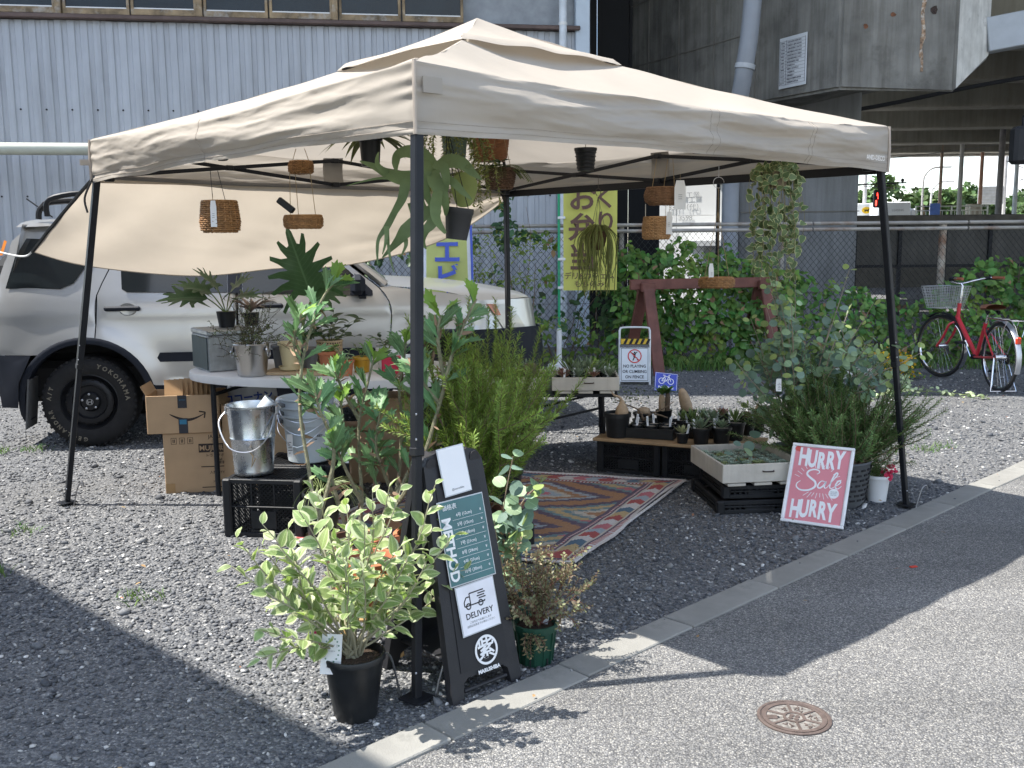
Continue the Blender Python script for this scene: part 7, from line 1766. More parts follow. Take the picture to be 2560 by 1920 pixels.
b.obj('stems', mat('red_stem', (.16, .07, .05), .8), pb_)['kind'] = 'stuff'
cloud_obj('leaves', needles(PS, 150, .018, .0095, .95, .25), mat('reddish_leaf', (.23, .215, .115), .5, rnd=.45, hue=.06, trans=.22), pb_)['kind'] = 'stuff'
tag(MB().box((.405, -2.02, .16), (.022, .002, .08), M=Matrix.Rotation(.2, 3, 'Y')).obj('plant_marker', mat('frosted', (.55, .58, .6), .4)), 'frosted plastic marker stuck in the green pot', 'label')
# ---- grassy pot by the crates
gp_ = pot('spider_grass', 'thin arching grass in a dark pot beside the milk crate', (-.74, -.66, 0), .09, .07, .25, BKP, cat='plant')
b = MB()
for k in range(46):
    a = R_.uniform(0, 2*pi); L_ = R_.uniform(.15, .32); d_ = Vector((cos(a), sin(a), 0)); P = [Vector((0, 0, .24))+d_*(L_*t)*.9+Vector((0, 0, L_*(1.5*t-1.75*t*t)*.75)) for t in [i/7 for i in range(8)]]
    b.tube(P, [.003*(1-.11*i) for i in range(8)], 3, cap=False)
b.obj('blades', mat('arching_grass', (.2, .25, .1), .5, rnd=.3, trans=.2), gp_)['kind'] = 'stuff'
# broad green leaves low behind the leg
bl_ = thing('broad_leaf_plant', 'low plant with broad glossy green leaves beside the tent leg', 'plant', (-.14, -1.22, .22))
BLm = [leaf_mesh('leaf', 1, .30, mat('glossy_leaf', (.09, .2, .035), .4, rnd=.3, trans=.25), .2, c) for c in (.4, .8)]
for k in range(16): a = k*2.4; put('leaf', BLm[k % 2], bl_, M=orient((0, 0, 0), (cos(a), sin(a), R_.uniform(.5, 1.5)), (0, 0, 1), 0, R_.uniform(.14, .22)))
MB().lathe([(.02, -.03), (.012, .03)], 8).obj('crown_base', GREENSTEM, bl_)
# ================================================================== TABLE PLANTS
PHI = mat('philodendron_leaf', (.045, .10, .035), .4, vein=.004, var=.15, scale=15, rnd=.2, trans=.2)
ph = [(.004, 0), (.05, .03), (.10, .0), (.13, -.03), (.135, -.01), (.085, .045), (.06, .06), (.10, .075), (.145, .07), (.155, .085), (.10, .105), (.062, .105), (.10, .13), (.14, .145), (.14, .16), (.09, .155), (.055, .15), (.085, .19), (.11, .215), (.105, .23), (.065, .205), (.04, .195), (.055, .235), (.06, .27), (.05, .275), (.028, .235), (.018, .24), (.012, .29), (.002, .31)]
phl = outline_leaf('leaf', ph, PHI, .12, .45, .022)
t = thing('tall_philodendron', 'tall philodendron with one big lobed leaf on a bare stem', 'plant', (-1.08, .40, ZT_))
MB().lathe([(.055, 0), (.07, .12), (.073, .125), (.065, .125), (0, .11)], 24).obj('pot_body', GREYM, t)
MB().tube(smooth_path([(0, 0, .1), (-.02, 0, .2), (.0, -.03, .3), (.06, -.02, .44)], 6), [.012-.0003*i for i in range(19)], 8).obj('stem', GREENSTEM, t)
put('leaf', phl, t, M=orient((.05, -.03, .43), (-.15, -.40, .75), (.0, -.85, .55), 0, 1.35)); put('leaf', phl, t, M=orient((.05, .0, .40), (.7, .2, .45), (-.1, -.8, .6), .2, .8))
for k in range(5): a = k*1.3; put('leaf', phl, t, M=orient((0, 0, .18), (cos(a), sin(a)*.6, .5), (0, -.5, .8), 0, .34))
t = thing('lobed_fern', 'lobed-leaf philodendron in a dark pot on the zinc box', 'plant', (-1.60, .52, ZT_+.24))
MB().lathe([(.045, 0), (.058, .09), (.06, .095), (.05, .095), (0, .08)], 20).obj('pot_body', BKP, t)
for (dx, dz, s, r) in ((-1, .3, .95, 0), (.5, .9, .7, 0), (-.2, 1, .7, .3), (.9, .4, .6, -.2), (-.7, .8, .75, .2)):
    MB().tube(smooth_path([(0, 0, .08), (dx*.05, -.03, .13+.03*dz), (dx*.09, -.05, .16+.05*dz)], 4), .004, 6).obj('stem', GREENSTEM, t); put('leaf', phl, t, M=orient((dx*.09, -.05, .16+.05*dz), (dx, -.35, dz*.5), (0, -.6, .9), r, s))
# dracaena with pink stripes
t = thing('pink_striped_plant', 'small plant with narrow pinkish striped leaves behind the bucket', 'plant', (-1.48, .62, ZT_+.24))
MB().lathe([(.04, 0), (.05, .08), (.04, .08), (0, .07)], 18).obj('pot_body', BKP, t); STR = leaf_mesh('leaf', 1, .12, mat('pinkish_leaf', (.26, .2, .17), .5, rnd=.35, trans=.2), .3, .9)
for k in range(22): a = k*2.4; put('leaf', STR, t, M=orient((0, 0, .08), (cos(a), sin(a), R_.uniform(.6, 1.8)), (0, 0, 1), 0, R_.uniform(.13, .22)))
# wiry bush in the steel bucket
t = thing('wiry_bush', 'tangled wiry bush with tiny leaves growing in the steel bucket', 'plant', (-1.315, .105, ZT_+.155)); WI = []
for k in range(42):
    a = R_.uniform(0, 2*pi); el = R_.uniform(.4, 1.4); q = grow((R_.uniform(-.03, .03), R_.uniform(-.03, .03), 0), (cos(a)*cos(el), sin(a)*cos(el), sin(el)), R_.uniform(.15, .36), 8, .33); WI.append(q)
    for z in range(3): p_, d_ = along(q, R_.uniform(.3, .95)); WI.append(grow(p_, rv(1), .07, 4, .4))
b = MB()
for S in WI: b.tube(S, .0013, 3, cap=False)
b.obj('stems', mat('wiry_stem', (.07, .05, .035), .8), t)['kind'] = 'stuff'; cloud_obj('leaves', needles(WI, 90, .011, .006, 1.0), mat('tiny_leaf', (.10, .13, .05), .6, rnd=.4), t)['kind'] = 'stuff'
# leafy plant in cane planter
def leafy(label, loc, n_, L, W, m, hgt, spr, name='leafy_plant'):
    t = thing(name, label, 'plant', loc); lm2 = [leaf_mesh('leaf', 1, W, m, .15, c) for c in (.3, .7)]; ST_ = []
    for k in range(max(4, n_//5)):
        a = k*2.4; S = grow((0, 0, 0), (cos(a)*spr, sin(a)*spr, 1), hgt*R_.uniform(.7, 1.1), 6, .2, -.04); ST_.append(S)
        for q in range(5): tt = .3+.7*q/4; p_, d_ = along(S, min(tt, .99)); a2 = q*2.4+k; put('leaf', R_.choice(lm2), t, M=orient(p_, Vector((cos(a2), sin(a2), .25))+d_*.4, (0, -.3, 1), 0, L*R_.uniform(.7, 1.2)))
    stems(t, ST_, GREENSTEM, .003, .0012); return t
DKL = mat('dark_green_leaf', (.035, .075, .03), .4, rnd=.35, trans=.18)
leafy('dark leafy plant growing out of the cane planter', (-.98, .55, ZT_+.13), 50, .085, .5, DKL, .24, .9)
leafy('small ivy trailing from the front terracotta pot', (-.885, .12, ZT_+.12), 20, .035, .6, HEDGE, .08, 1.2, 'ivy_plant')
leafy('tuft of green leaves in the mustard yellow pot', (-.72, .25, ZT_+.08), 20, .05, .3, HEDGE, .12, .6)
leafy('silvery tuft in the small terracotta pot', (-.78, .10, ZT_+.075), 25, .035, .35, EU, .09, .7)
leafy('green leaves in the white ceramic pot', (-.6, .45, ZT_+.1), 25, .06, .4, HEDGED, .16, .6)
def crassula(label, loc, h):
    t = thing('finger_succulent', label, 'plant', loc); b = MB()
    for k in range(3):
        S = grow((0, 0, 0), (R_.gauss(0, .25), R_.gauss(0, .25), 1), h*R_.uniform(.75, 1), 5, .15); MB().tube(S, .007, 6).obj('stem', WOODSTEM, t)
        for q in range(24): p_, d_ = along(S, R_.uniform(.45, .999)); v_ = (d_*.7+rv(1)).normalized(); b.tube([p_, p_+v_*.02, p_+v_*.035], [.005, .0065, .005], 6)
    b.obj('finger_leaves', mat('finger_leaf', (.10, .17, .04), .4, rnd=.3), t)['kind'] = 'stuff'
crassula('upright finger-leaved succulent in the bark pot', (-.42, .62, ZT_+.115), .2); crassula('second finger-leaved succulent leaning beside the bark pot', (-.36, .50, ZT_+.0), .24)
tag(MB().box((-.31, .66, ZT_+.25), (.055, .004, .035), ch=.006).obj('orange_plate', mat('orange_plate', (.42, .13, .04), .5)), 'small orange name plate among the table plants', 'label')
# ================================================================== SUCCULENT DISPLAY
def rosette(n_, L, W, m, lift=.35, name='rosette', thick=.28):
    b = MB()
    for k in range(n_):
        f = k/n_; a = k*2.399; e = lift+(1-f)*.15+f*1.1; l = L*(1-.55*f); d_ = Vector((cos(a)*cos(e), sin(a)*cos(e), sin(e))); x = Vector((-sin(a), cos(a), 0)); z = d_.cross(x)
        if z.z < 0: z = -z
        w = W*(1-.4*f)/2; o = Vector((0, 0, L*.12*f))
        V = [o, o+d_*l*.55-x*w+z*w*thick, o+d_*l*.55-z*w*thick*1.2, o+d_*l*.55+x*w+z*w*thick, o+d_*l*.5+z*w*thick*.6, o+d_*l+z*l*.06]
        b.add(V, [(0, 4, 1), (0, 3, 4), (1, 4, 5), (4, 3, 5), (0, 1, 2), (0, 2, 3), (1, 5, 2), (2, 5, 3)])
    return b.mesh(name, m, 60)
AG = mat('agave_leaf', (.19, .25, .15), .5, rnd=.3, hue=.03); AGR = mat('reddish_succulent', (.24, .13, .09), .55, rnd=.3, hue=.03); ECH = mat('echeveria_leaf', (.38, .46, .36), .55, rnd=.2, hue=.03); ECH2 = mat('echeveria_green', (.27, .32, .14), .55, rnd=.2, hue=.02); HAW = mat('haworthia_leaf', (.14, .21, .06), .45, rnd=.3)
ros = dict(agave=rosette(18, .075, .02, AG, .3), spiky=rosette(26, .085, .011, AG, .35), red=rosette(18, .06, .02, AGR, .3), haw=rosette(22, .08, .012, HAW, .45), pale=rosette(16, .06, .018, mat('pale_succulent', (.38, .40, .2), .5, rnd=.2), .4), ech=rosette(20, .024, .013, ECH, .25), ech2=rosette(20, .024, .013, ECH2, .25))
pm = {}
def mini(label, loc, kind, r=.045, h=.09, s=1.0, group=None, m=BKP, tagc=True, n=20, name='potted_succulent'):
    t = thing(name, label, 'plant', loc, R_.uniform(0, 6), group); key = (r, h, m.name)
    if key not in pm:
        pm[key] = (MB().lathe([(r*.72, 0), (r*.95, h*.86), (r*1.05, h*.87), (r*1.05, h), (r*.95, h), (r*.9, h*.85), (0, h*.84)], n).mesh('pot_body', m), MB().lathe([(r*.92, h*.88), (0, h*.92)], 14, cap0=False).mesh('grit', mat('pumice_grit', (.38, .33, .27), .9, var=.4, scale=120, bump=.8, bscale=150)))
    put('pot_body', pm[key][0], t); put('grit', pm[key][1], t)
    if kind: put('rosette', ros[kind], t, loc=(0, 0, h*.9), M=None).scale = [s*1.35]*3
    if tagc: put('name_tag', TAGM, t, loc=(r*.55, -r*.4, h*.85), rot=(R_.uniform(-.15, .15), R_.uniform(-.2, .2), R_.uniform(-.3, .3)-t.rotation_euler.z))
    return t
tgb = MB().box((0, 0, .03), (.013, .001, .07)); tgb.box((0, -.0008, .04), (.003, .0004, .03), 1); TAGM = tgb.mesh('name_tag', [PAPER, DG], 0)
Zb = .231
BOARD = [((1.165, .665), 'pale', .042, .062, .95, 'pale green rosette in the smallest black pot at the board edge'), ((1.275, .635), 'agave', .058, .10, 1.1, 'pale striped agave in a black pot, front row beside the smallest pot'), ((1.40, .66), 'agave', .062, .10, .9, 'flat grey-green agave in a black pot, right of the striped agave'), ((1.50, .76), 'haw', .062, .115, 1.25, 'green spiky aloe in a tall black pot, right end of the front row'),
 ((1.245, .83), 'haw', .058, .10, 1.25, 'arching green aloe behind the smallest pot'), ((1.37, .83), 'spiky', .055, .11, 1.1, 'fine-leaved grey agave in the second row of black pots'), ((1.60, .92), 'red', .055, .12, .9, 'reddish rosette in a square black pot near the eucalyptus'), ((1.20, .97), 'haw', .05, .09, .9, 'small aloe at the back of the wooden board'), ((1.45, .98), 'red', .05, .12, 1.1, 'orange-brown succulent in the back row of black pots'), ((1.33, 1.0), 'spiky', .05, .1, 1.0, 'grey spiky succulent in the back row of black pots')]
for (xy, kd, r, h, s, lab) in BOARD: mini(lab, (xy[0], xy[1], Zb), kd, r, h, s, 'succulents on the wooden board')
TAN = mat('caudex_skin', (.42, .30, .19), .7, var=.15, scale=30, bump=.15)
def caudex(label, loc, prof, r, h, branch=None, z0=.0, tw=0.0, tilt=(0, 0)):
    t = thing('caudex_plant', label, 'plant', loc, 0, 'caudex plants in black pots')
    MB().lathe([(r*.8, 0), (r*.97, h*.82), (r*1.08, h*.83), (r*1.08, h), (r*.96, h), (r*.92, h*.86), (0, h*.85)], 28).obj('pot_body', BKP, t); MB().lathe([(r*.93, h*.88), (0, h*.93)], 16, cap0=False).obj('grit', mat('pumice_grit', (.38, .33, .27)), t)
    o = MB().lathe(prof, 20, cap0=True, cap1=True).obj('caudex', TAN, t, loc=(tw, 0, h*.88), rot=(tilt[0], tilt[1], 0), smooth=180)
    if branch: MB().tube(smooth_path(branch, 5), [.011-.0005*i for i in range(5*(len(branch)-1)+1)], 8).obj('branch', TAN, t)
    return t
caudex('fat-based caudex with a crooked arm in a wide black pot', (.775, .86, Zb), [(.036, 0), (.042, .015), (.038, .045), (.02, .075), (.011, .095)], .082, .155, [(.03, 0, .225), (.015, 0, .25), (-.02, 0, .265), (-.035, 0, .285), (-.045, 0, .30)], tw=.03)
caudex('tall leaning bottle-shaped caudex in the back row', (1.28, 1.38, .222), [(.035, 0), (.04, .04), (.038, .09), (.03, .14), (.018, .165), (.004, .172)], .055, .09, tilt=(.1, -.3))
caudex('short fat caudex next to the rosemary', (1.68, 1.0, Zb), [(.025, 0), (.03, .02), (.02, .06), (.008, .09)], .05, .11)
caudex('small squat caudex in the far back row', (.98, 1.40, .222), [(.04, 0), (.045, .015), (.04, .035), (.02, .045)], .07, .07)
t = thing('thorny_trunk_plant', 'spiny trunked succulent with a leafy top in the back row', 'plant', (1.12, 1.42, .222))
MB().lathe([(.048, 0), (.056, .08), (.06, .085), (.05, .085), (0, .07)], 20).obj('pot_body', BKP, t)
MB().lathe([(.02, .07), (.023, .12), (.021, .17), (.016, .19)], 12, cap1=True).obj('trunk', TAN, t, loc=(-.015, 0, 0)); MB().lathe([(.016, .07), (.018, .16), (.014, .2)], 10, cap1=True).obj('trunk', WOODSTEM, t, loc=(.025, .01, 0))
for (x, z) in ((-.015, .19), (.025, .2)):
    for k in range(12): a = k*2.4; put('leaf', BLm[0], t, M=orient((x, 0, z), (cos(a), sin(a), R_.uniform(.4, 1.6)), (0, 0, 1), 0, R_.uniform(.06, .1)))
t = thing('gnarled_bonsai', 'gnarled bare-branched bonsai behind the seed tray', 'plant', (.96, 1.14, Zb))
MB().lathe([(.06, 0), (.075, .06), (.07, .06), (0, .05)], 20).obj('pot_body', BKP, t)
for P in ([(0, 0, .05), (-.03, 0, .12), (-.12, 0, .16), (-.2, 0, .2)], [(0, 0, .05), (.05, -.02, .1), (.12, -.02, .13), (.2, 0, .18)], [(.05, -.02, .1), (.1, 0, .09), (.16, 0, .07)]): MB().tube(smooth_path(P, 5), [.009-.0005*i for i in range(5*(len(P)-1)+1)], 6).obj('branch', WOODSTEM, t)
cloud_obj('leaves', cloud(NP.normal(0, 1, (150, 3))*np.array([.1, .03, .03])+np.array([-.12, 0, .22]), NP.normal(0, 1, (150, 3)), NP.normal(0, .3, (150, 3))+np.array([0, -.3, 1]), .02, .01), mat('tiny_leaf', (.10, .13, .05)), t)['kind'] = 'stuff'
# black seed tray with small pots
tt_ = thing('seed_tray', 'black plastic tray holding small round pots on the board', 'tray', (1.0, .875, Zb), radians(-17)); w, d_, h = .30, .20, .06
for (c, s) in (((0, -d_/2), (w, .006)), ((0, d_/2), (w, .006)), ((-w/2, 0), (.006, d_)), ((w/2, 0), (.006, d_))): MB().box((c[0], c[1], h/2), (s[0], s[1], h), ch=.002).obj('wall', BKP, tt_)
MB().box((0, 0, .004), (w, d_, .006)).obj('floor', BKP, tt_); 
for (c, s) in (((0, -d_/2), (w+.02, .014)), ((0, d_/2), (w+.02, .014)), ((-w/2, 0), (.014, d_)), ((w/2, 0), (.014, d_))): MB().box((c[0], c[1], h+.002), (s[0], s[1], .008), ch=.002).obj('rim', BKP, tt_)
LT = ['back left', 'back centre', 'back right', 'front left', 'front centre', 'front right']
for i in range(6):
    q = Vector(((i % 3-1)*.092, (.045 if i < 3 else -.045), 0)); q.rotate(Matrix.Rotation(radians(-17), 3, 'Z')); mini('grit-filled round pot with white tag, '+LT[i]+' of the seed tray', (1.0+q.x, .875+q.y, Zb+.008), None, .04, .07, 1, 'small pots in the seed tray')
# echeverias in the wooden tray: each a plug in a terracotta pot
ci = 0; ORD = ['first', 'second', 'third', 'fourth', 'fifth', 'sixth']
for r in range(6):
    for c in range(6):
        q = Vector((.055+.068*c+R_.uniform(-.006, .006), .07+.078*r+R_.uniform(-.008, .008), 0)); q.rotate(Matrix.Rotation(.2, 3, 'Z')); kd = 'ech2' if R_.random() < .3 else 'ech'
        t = thing('potted_echeveria', f'{"green" if kd == "ech2" else "pale grey-green"} echeveria, {ORD[c]} from the left in the {ORD[r]} row from the front', 'plant', (1.29+q.x, -.15+q.y, .190), R_.uniform(0, 6), 'echeverias in the wooden tray')
        if 'epot' not in pm: pm['epot'] = MB().lathe([(.022, 0), (.029, .036), (.031, .037), (.031, .046), (.027, .046), (0, .04)], 14).mesh('pot_body', TERRA)
        put('pot_body', pm['epot'], t)
        for k in range(3): a = k*2.1+ci; put('rosette', ros[kd], t, loc=(.017*cos(a), .017*sin(a), .044+R_.uniform(-.002, .006))).scale = [R_.uniform(1.2, 1.65)]*3
        ci += 1
# trays on the folding table
def tray_plants(o, rz, items):
    for (x, y, kd, s, lab) in items:
        q = Vector((x, y, 0)); q.rotate(Matrix.Rotation(rz, 3, 'Z')); mini(lab, (o[0]+q.x, o[1]+q.y, o[2]+.033), kd, .042, .07, s, 'succulents in the table trays')
tray_plants((.36, .90, .497), .02, [(.07, .07, 'red', .9, 'dark red rosette at the front corner of the right tray'), (.17, .08, 'agave', 1.0, 'grey agave at the front of the right tray'), (.27, .07, 'red', .8, 'pinkish rosette at the front of the right tray'), (.37, .08, 'spiky', .9, 'silvery spiky succulent at the right corner of the right tray'), (.07, .18, 'red', 1.0, 'brownish rosette on the left side of the right tray'), (.17, .19, 'spiky', 1.3, 'tall blue-grey spiky agave in the right tray'), (.27, .19, 'spiky', 1.3, 'blue-grey agave beside the tall one in the right tray'), (.37, .19, 'agave', 1.0, 'pale agave on the right side of the right tray'), (.12, .31, 'haw', 1.4, 'long-leaved aloe at the back left of the right tray'), (.24, .31, 'spiky', 1.5, 'large blue agave at the back of the right tray'), (.35, .31, 'haw', 1.2, 'green aloe at the back right of the right tray')])
tray_plants((-.12, .93, .497), -.03, [(.07, .08, 'red', .8, 'dark rosette at the front of the left tray'), (.18, .08, 'pale', .8, 'pale rosette at the front of the left tray'), (.08, .2, 'haw', 1.2, 'dark aloe on the left of the left tray'), (.2, .22, 'red', .9, 'dark leafy succulent in the middle of the left tray'), (.12, .33, 'haw', 1.3, 'aloe at the back of the left tray'), (.3, .33, 'spiky', 1.2, 'spiky plant at the back of the left tray')])
ct = mini('round woolly barrel cactus in a square pot in the left tray', (.22, 1.05, .53), None, .05, .06)
CAC = MB()
def cac(u, v): a = 2*pi*u; r = 1+.07*cos(a*18); p_ = pi*v; return (.05*sin(p_)**.7*cos(a)*r, .05*sin(p_)**.7*sin(a)*r, .05-.05*cos(p_))
CAC.grid(cac, 108, 12); CAC.obj('cactus_body', mat('cactus_skin', (.17, .15, .09), .85, var=.25, scale=90, bump=.8, bscale=200), ct, loc=(0, 0, .05), smooth=180)
# ================================================================== THINGS HANGING FROM THE TENT FRAME
WICK = mat('wicker', (.30, .155, .06), .6, var=.25, scale=40, rnd=.2, bump=.2, bscale=120); WICKD = mat('dark_wicker', (.13, .075, .045), .65, var=.3, scale=40, rnd=.25)
def wicker(name, label, loc, prof, rows, sr, m=WICK, sq=1.0, cords=None, ztop=1.86, rz=0, cat='basket', spread=.9, cordm=STRING, group='hanging wicker baskets', liner=True, nst=20):
    """prof: list of (radius, z) from bottom to rim; woven from individual horizontal strands over upright stakes"""
    t = thing(name, label, cat, loc, rz, group)
    def rad(z):
        for (a, c) in zip(prof, prof[1:]):
            if a[1] <= z <= c[1]: f = (z-a[1])/max(1e-6, c[1]-a[1]); return a[0]+(c[0]-a[0])*f
        return prof[-1][0]
    z0, z1 = prof[0][1], prof[-1][1]; w = MB()
    for k in range(rows):
        z = z0+(z1-z0)*(k+.5)/rows; r = rad(z); n_ = nst*2
        w.tube([((r+(sr*.7)*(1 if (i+k) % 2 else -1))*cos(2*pi*i/n_), (r+(sr*.7)*(1 if (i+k) % 2 else -1))*sin(2*pi*i/n_)*sq, z+R_.uniform(-.3, .3)*sr) for i in range(n_+1)], sr, 5, cap=False)
    w.obj('weave', m, t)
    st_ = MB()
    for i in range(nst): a = 2*pi*i/nst; st_.tube([(rad(z)*cos(a), rad(z)*sin(a)*sq, z) for z in [z0+(z1-z0)*q/5 for q in range(6)]], sr*.8, 4, cap=False)
    st_.obj('stakes', m, t)
    MB().tube([(prof[-1][0]*cos(2*pi*i/28), prof[-1][0]*sin(2*pi*i/28)*sq, z1) for i in range(29)], sr*1.25, 6, cap=False).obj('rim', m, t)
    if liner: MB().lathe([(max(.004, prof[0][0]-.002), z0+.001), (prof[0][0], z0+.006)], 20, cap1=True, sq=sq).obj('base', m, t)
    if cords:
        for (cx, cy, tx, ty) in cords: MB().tube([(cx, cy, z1), (tx, ty, ztop-loc[2])], .0016, 5).obj('cord', cordm, t)
    return t
def cloth_tag(label, loc, w=.022, h=.085, rz=0.0, tw=.5):
    t = thing('hanging_tag', label, 'tag', loc, rz, 'tags on the hanging baskets')
    MB().grid(lambda u, v: ((-w/2+w*u)*(.7+.3*min(1, v*4)), .006*sin(v*4+u*2)*tw, -h*v), 3, 8).obj('paper', PAPER, t)
    MB().tube([(0, 0, 0), (0, .004, .03)], .001, 4).obj('thread', STRING, t)
    b = MB()
    for i in range(3): b.box((0, -.0055, -h*(.5+.07*i)), (w*.35, .0005, h*.012))
    b.obj('printing', mat('grey_print', (.15, .15, .16)), t)
bA = (-1.154, -.732, 1.515); wicker('wicker_basket', 'bucket-shaped wicker basket hanging nearest the car end', bA, [(.068, 0), (.085, .012), (.09, .05), (.082, .12), (.078, .145)], 16, .0042, cords=[(-.03, 0, -.035, 0), (.03, 0, .0, 0)], ztop=1.80, cordm=BLACKP)
cloth_tag('white tag hanging on the bucket-shaped basket', (-1.15, -.825, 1.66), .028, .12, .2)
bB = (-.764, -.711, 1.53); wicker('wicker_basket', 'oval wicker tray basket below the small round one', bB, [(.075, 0), (.088, .012), (.09, .045), (.084, .06)], 9, .0042, sq=.7, cords=[(-.06, 0, -.055, 0), (-.03, .03, -.03, 0), (.06, 0, .04, 0)], ztop=1.80)
bB2 = (-.775, -.676, 1.785); wicker('wicker_basket', 'small round wicker basket above the oval tray', bB2, [(.045, 0), (.054, .01), (.055, .04), (.05, .055)], 8, .004, cords=[(-.04, 0, -.02, 0), (.04, 0, .02, 0)], ztop=1.90)
tag(MB().bar((-.87, -.74, 1.665), (-.80, -.74, 1.61), .03, .03, ch=.004).obj('garden_tool', BLACKP), 'black grip sticking out beside the oval tray basket', 'tool')
bC = (.952, -.281, 1.635); wicker('wicker_basket', 'wide oval wicker basket hanging above the small round basket', bC, [(.07, 0), (.092, .02), (.097, .05), (.085, .085)], 12, .0042, m=mat('brown_wicker', (.21, .11, .055), .65, var=.3, scale=40), sq=.75, cords=[(-.06, 0, -.04, 0), (.0, .04, .015, 0), (.05, 0, .04, 0)], ztop=1.86)
cloth_tag('paper tag hanging on the wide oval basket', (1.02, -.38, 1.75), .055, .14, .1)
bD = (.913, -.305, 1.465); wicker('wicker_basket', 'small straight-sided wicker basket hanging below the oval one', bD, [(.055, 0), (.066, .012), (.068, .06), (.06, .11)], 15, .0038, m=mat('light_wicker', (.36, .2, .085), .6, var=.25, scale=40), cords=[(-.055, 0, -.055, 0), (.045, 0, .045, 0)], ztop=1.64, cordm=mat('white_cord', (.65, .62, .55), .8))
cloth_tag('white tag hanging on the small straight-sided basket', (.97, -.37, 1.60), .03, .11, -.3)
bF = (1.314, .386, 1.19); wicker('wicker_basket', 'shallow wicker basket hanging in front of the wooden trestle', bF, [(.08, 0), (.098, .012), (.099, .045), (.088, .058)], 8, .0044, sq=.8, cords=[(-.07, 0, 0, 0), (.0, -.06, 0, 0), (.07, 0, 0, 0)], ztop=1.62)
MB_ = thing('s_hook', 'wire hook and cord holding the shallow basket', 'hook', (1.314, .386, 1.62)); MB().tube([(0, 0, 0), (0, 0, .13)], .0016, 5).obj('cord', STRING, MB_); MB().tube([(.03*cos(a), 0, .16+.03*sin(a)) for a in [2*pi*i/16 for i in range(14)]], .002, 5).obj('ring', STEEL, MB_); MB().tube([(0, 0, .19), (0, 0, .25)], .002, 5).obj('wire', STEEL, MB_)
cloth_tag('paper tag poking up from the shallow basket', (1.275, .33, 1.33), .03, .10, .4)
# staghorn fern
SF = mat('staghorn_frond', (.15, .22, .095), .55, var=.15, scale=14, rnd=.12, trans=.22); SFL = mat('staghorn_shield', (.27, .33, .11), .55, trans=.4)
sg2 = thing('staghorn_fern', 'staghorn fern with long antler-like fronds in a hanging black pot', 'plant', (.035, -1.372, 1.47), 0)
MB().lathe([(.042, 0), (.055, .10), (.058, .105), (.058, .125), (.054, .125), (0, .115)], 28).obj('pot_body', mat('charcoal_pot', (.03, .03, .032), .5, var=.1), sg2, rot=(0, .12, 0))
zz = .000345
def zp(x, y, o=0.0): return Vector(((x-1290)*zz, o, (1080-y)*zz+.065))
def ribbon(b, P, W, nrm=(0, -1, .25), cup=.12):
    P = smooth_path(P, 5); n_ = len(P); V = []; N_ = Vector(nrm).normalized()
    for i, p_ in enumerate(P):
        t_ = (P[min(i+1, n_-1)]-P[max(i-1, 0)]).normalized(); s_ = t_.cross(N_).normalized(); x = i/(n_-1)*(len(W)-1); k = min(int(x), len(W)-2); w = W[k]+(W[k+1]-W[k])*(x-k)
        V += [p_-s_*w+N_*w*cup, p_, p_+s_*w+N_*w*cup]
    b.add(V, [(3*i, 3*i+1, 3*i+4, 3*i+3) for i in range(n_-1)]+[(3*i+1, 3*i+2, 3*i+5, 3*i+4) for i in range(n_-1)])
FR = [([(1080, 520), (850, 570), (650, 560), (480, 500), (330, 420), (170, 360)], [55, 75, 62, 42, 28, 6], .02), ([(500, 510), (400, 420), (390, 330), (400, 262)], [30, 22, 14, 4], .02), ([(640, 560), (420, 560), (180, 600), (0, 640)], [26, 12, 7, 3], .03), ([(1080, 480), (930, 330), (780, 280), (650, 310), (610, 400), (620, 490)], [50, 70, 55, 42, 32, 8], -.03),
 ([(1040, 430), (960, 480), (950, 640), (985, 780), (1020, 905)], [40, 80, 55, 32, 8], -.06), ([(1060, 500), (1090, 620), (1170, 760), (1200, 900), (1190, 1000)], [50, 62, 48, 30, 10], -.07), ([(900, 560), (760, 620), (700, 800), (600, 950), (500, 1110), (400, 1250), (390, 1400), (400, 1540)], [40, 48, 40, 30, 30, 16, 12, 4], -.04), ([(505, 1110), (500, 1280), (455, 1430)], [24, 14, 4], -.04), ([(505, 1150), (530, 1420), (580, 1640)], [16, 11, 3], -.03),
 ([(1050, 900), (880, 1030), (720, 1170), (600, 1300), (420, 1470)], [40, 55, 62, 36, 5], -.02), ([(700, 1240), (720, 1330), (660, 1450)], [26, 16, 4], -.02), ([(1100, 930), (1040, 1080), (960, 1170), (920, 1280), (950, 1375)], [34, 50, 36, 22, 6], -.05), ([(1130, 720), (1100, 900), (1110, 1050), (1200, 1200)], [40, 50, 36, 12], -.09), ([(1100, 470), (1250, 400), (1400, 430), (1500, 520), (1600, 600)], [46, 62, 52, 34, 5], -.05), ([(1400, 420), (1470, 470), (1530, 490)], [26, 16, 4], -.05), ([(1180, 560), (1300, 640), (1400, 740), (1495, 825)], [26, 36, 26, 5], -.07), ([(900, 700), (880, 820), (940, 930), (985, 1005)], [30, 42, 26, 6], .0), ([(760, 850), (800, 1000), (820, 1090)], [16, 10, 3], -.02), ([(1080, 440), (1200, 480), (1230, 620), (1230, 740)], [34, 46, 30, 6], -.1)]
b0 = None
for (P, W, o) in FR:
    b = MB(); ribbon(b, [zp(x, y, o-.02*sin(i*1.1)) for i, (x, y) in enumerate(P)], [w*zz*1.35 for w in W]); b.obj('frond', SF, sg2, smooth=180)
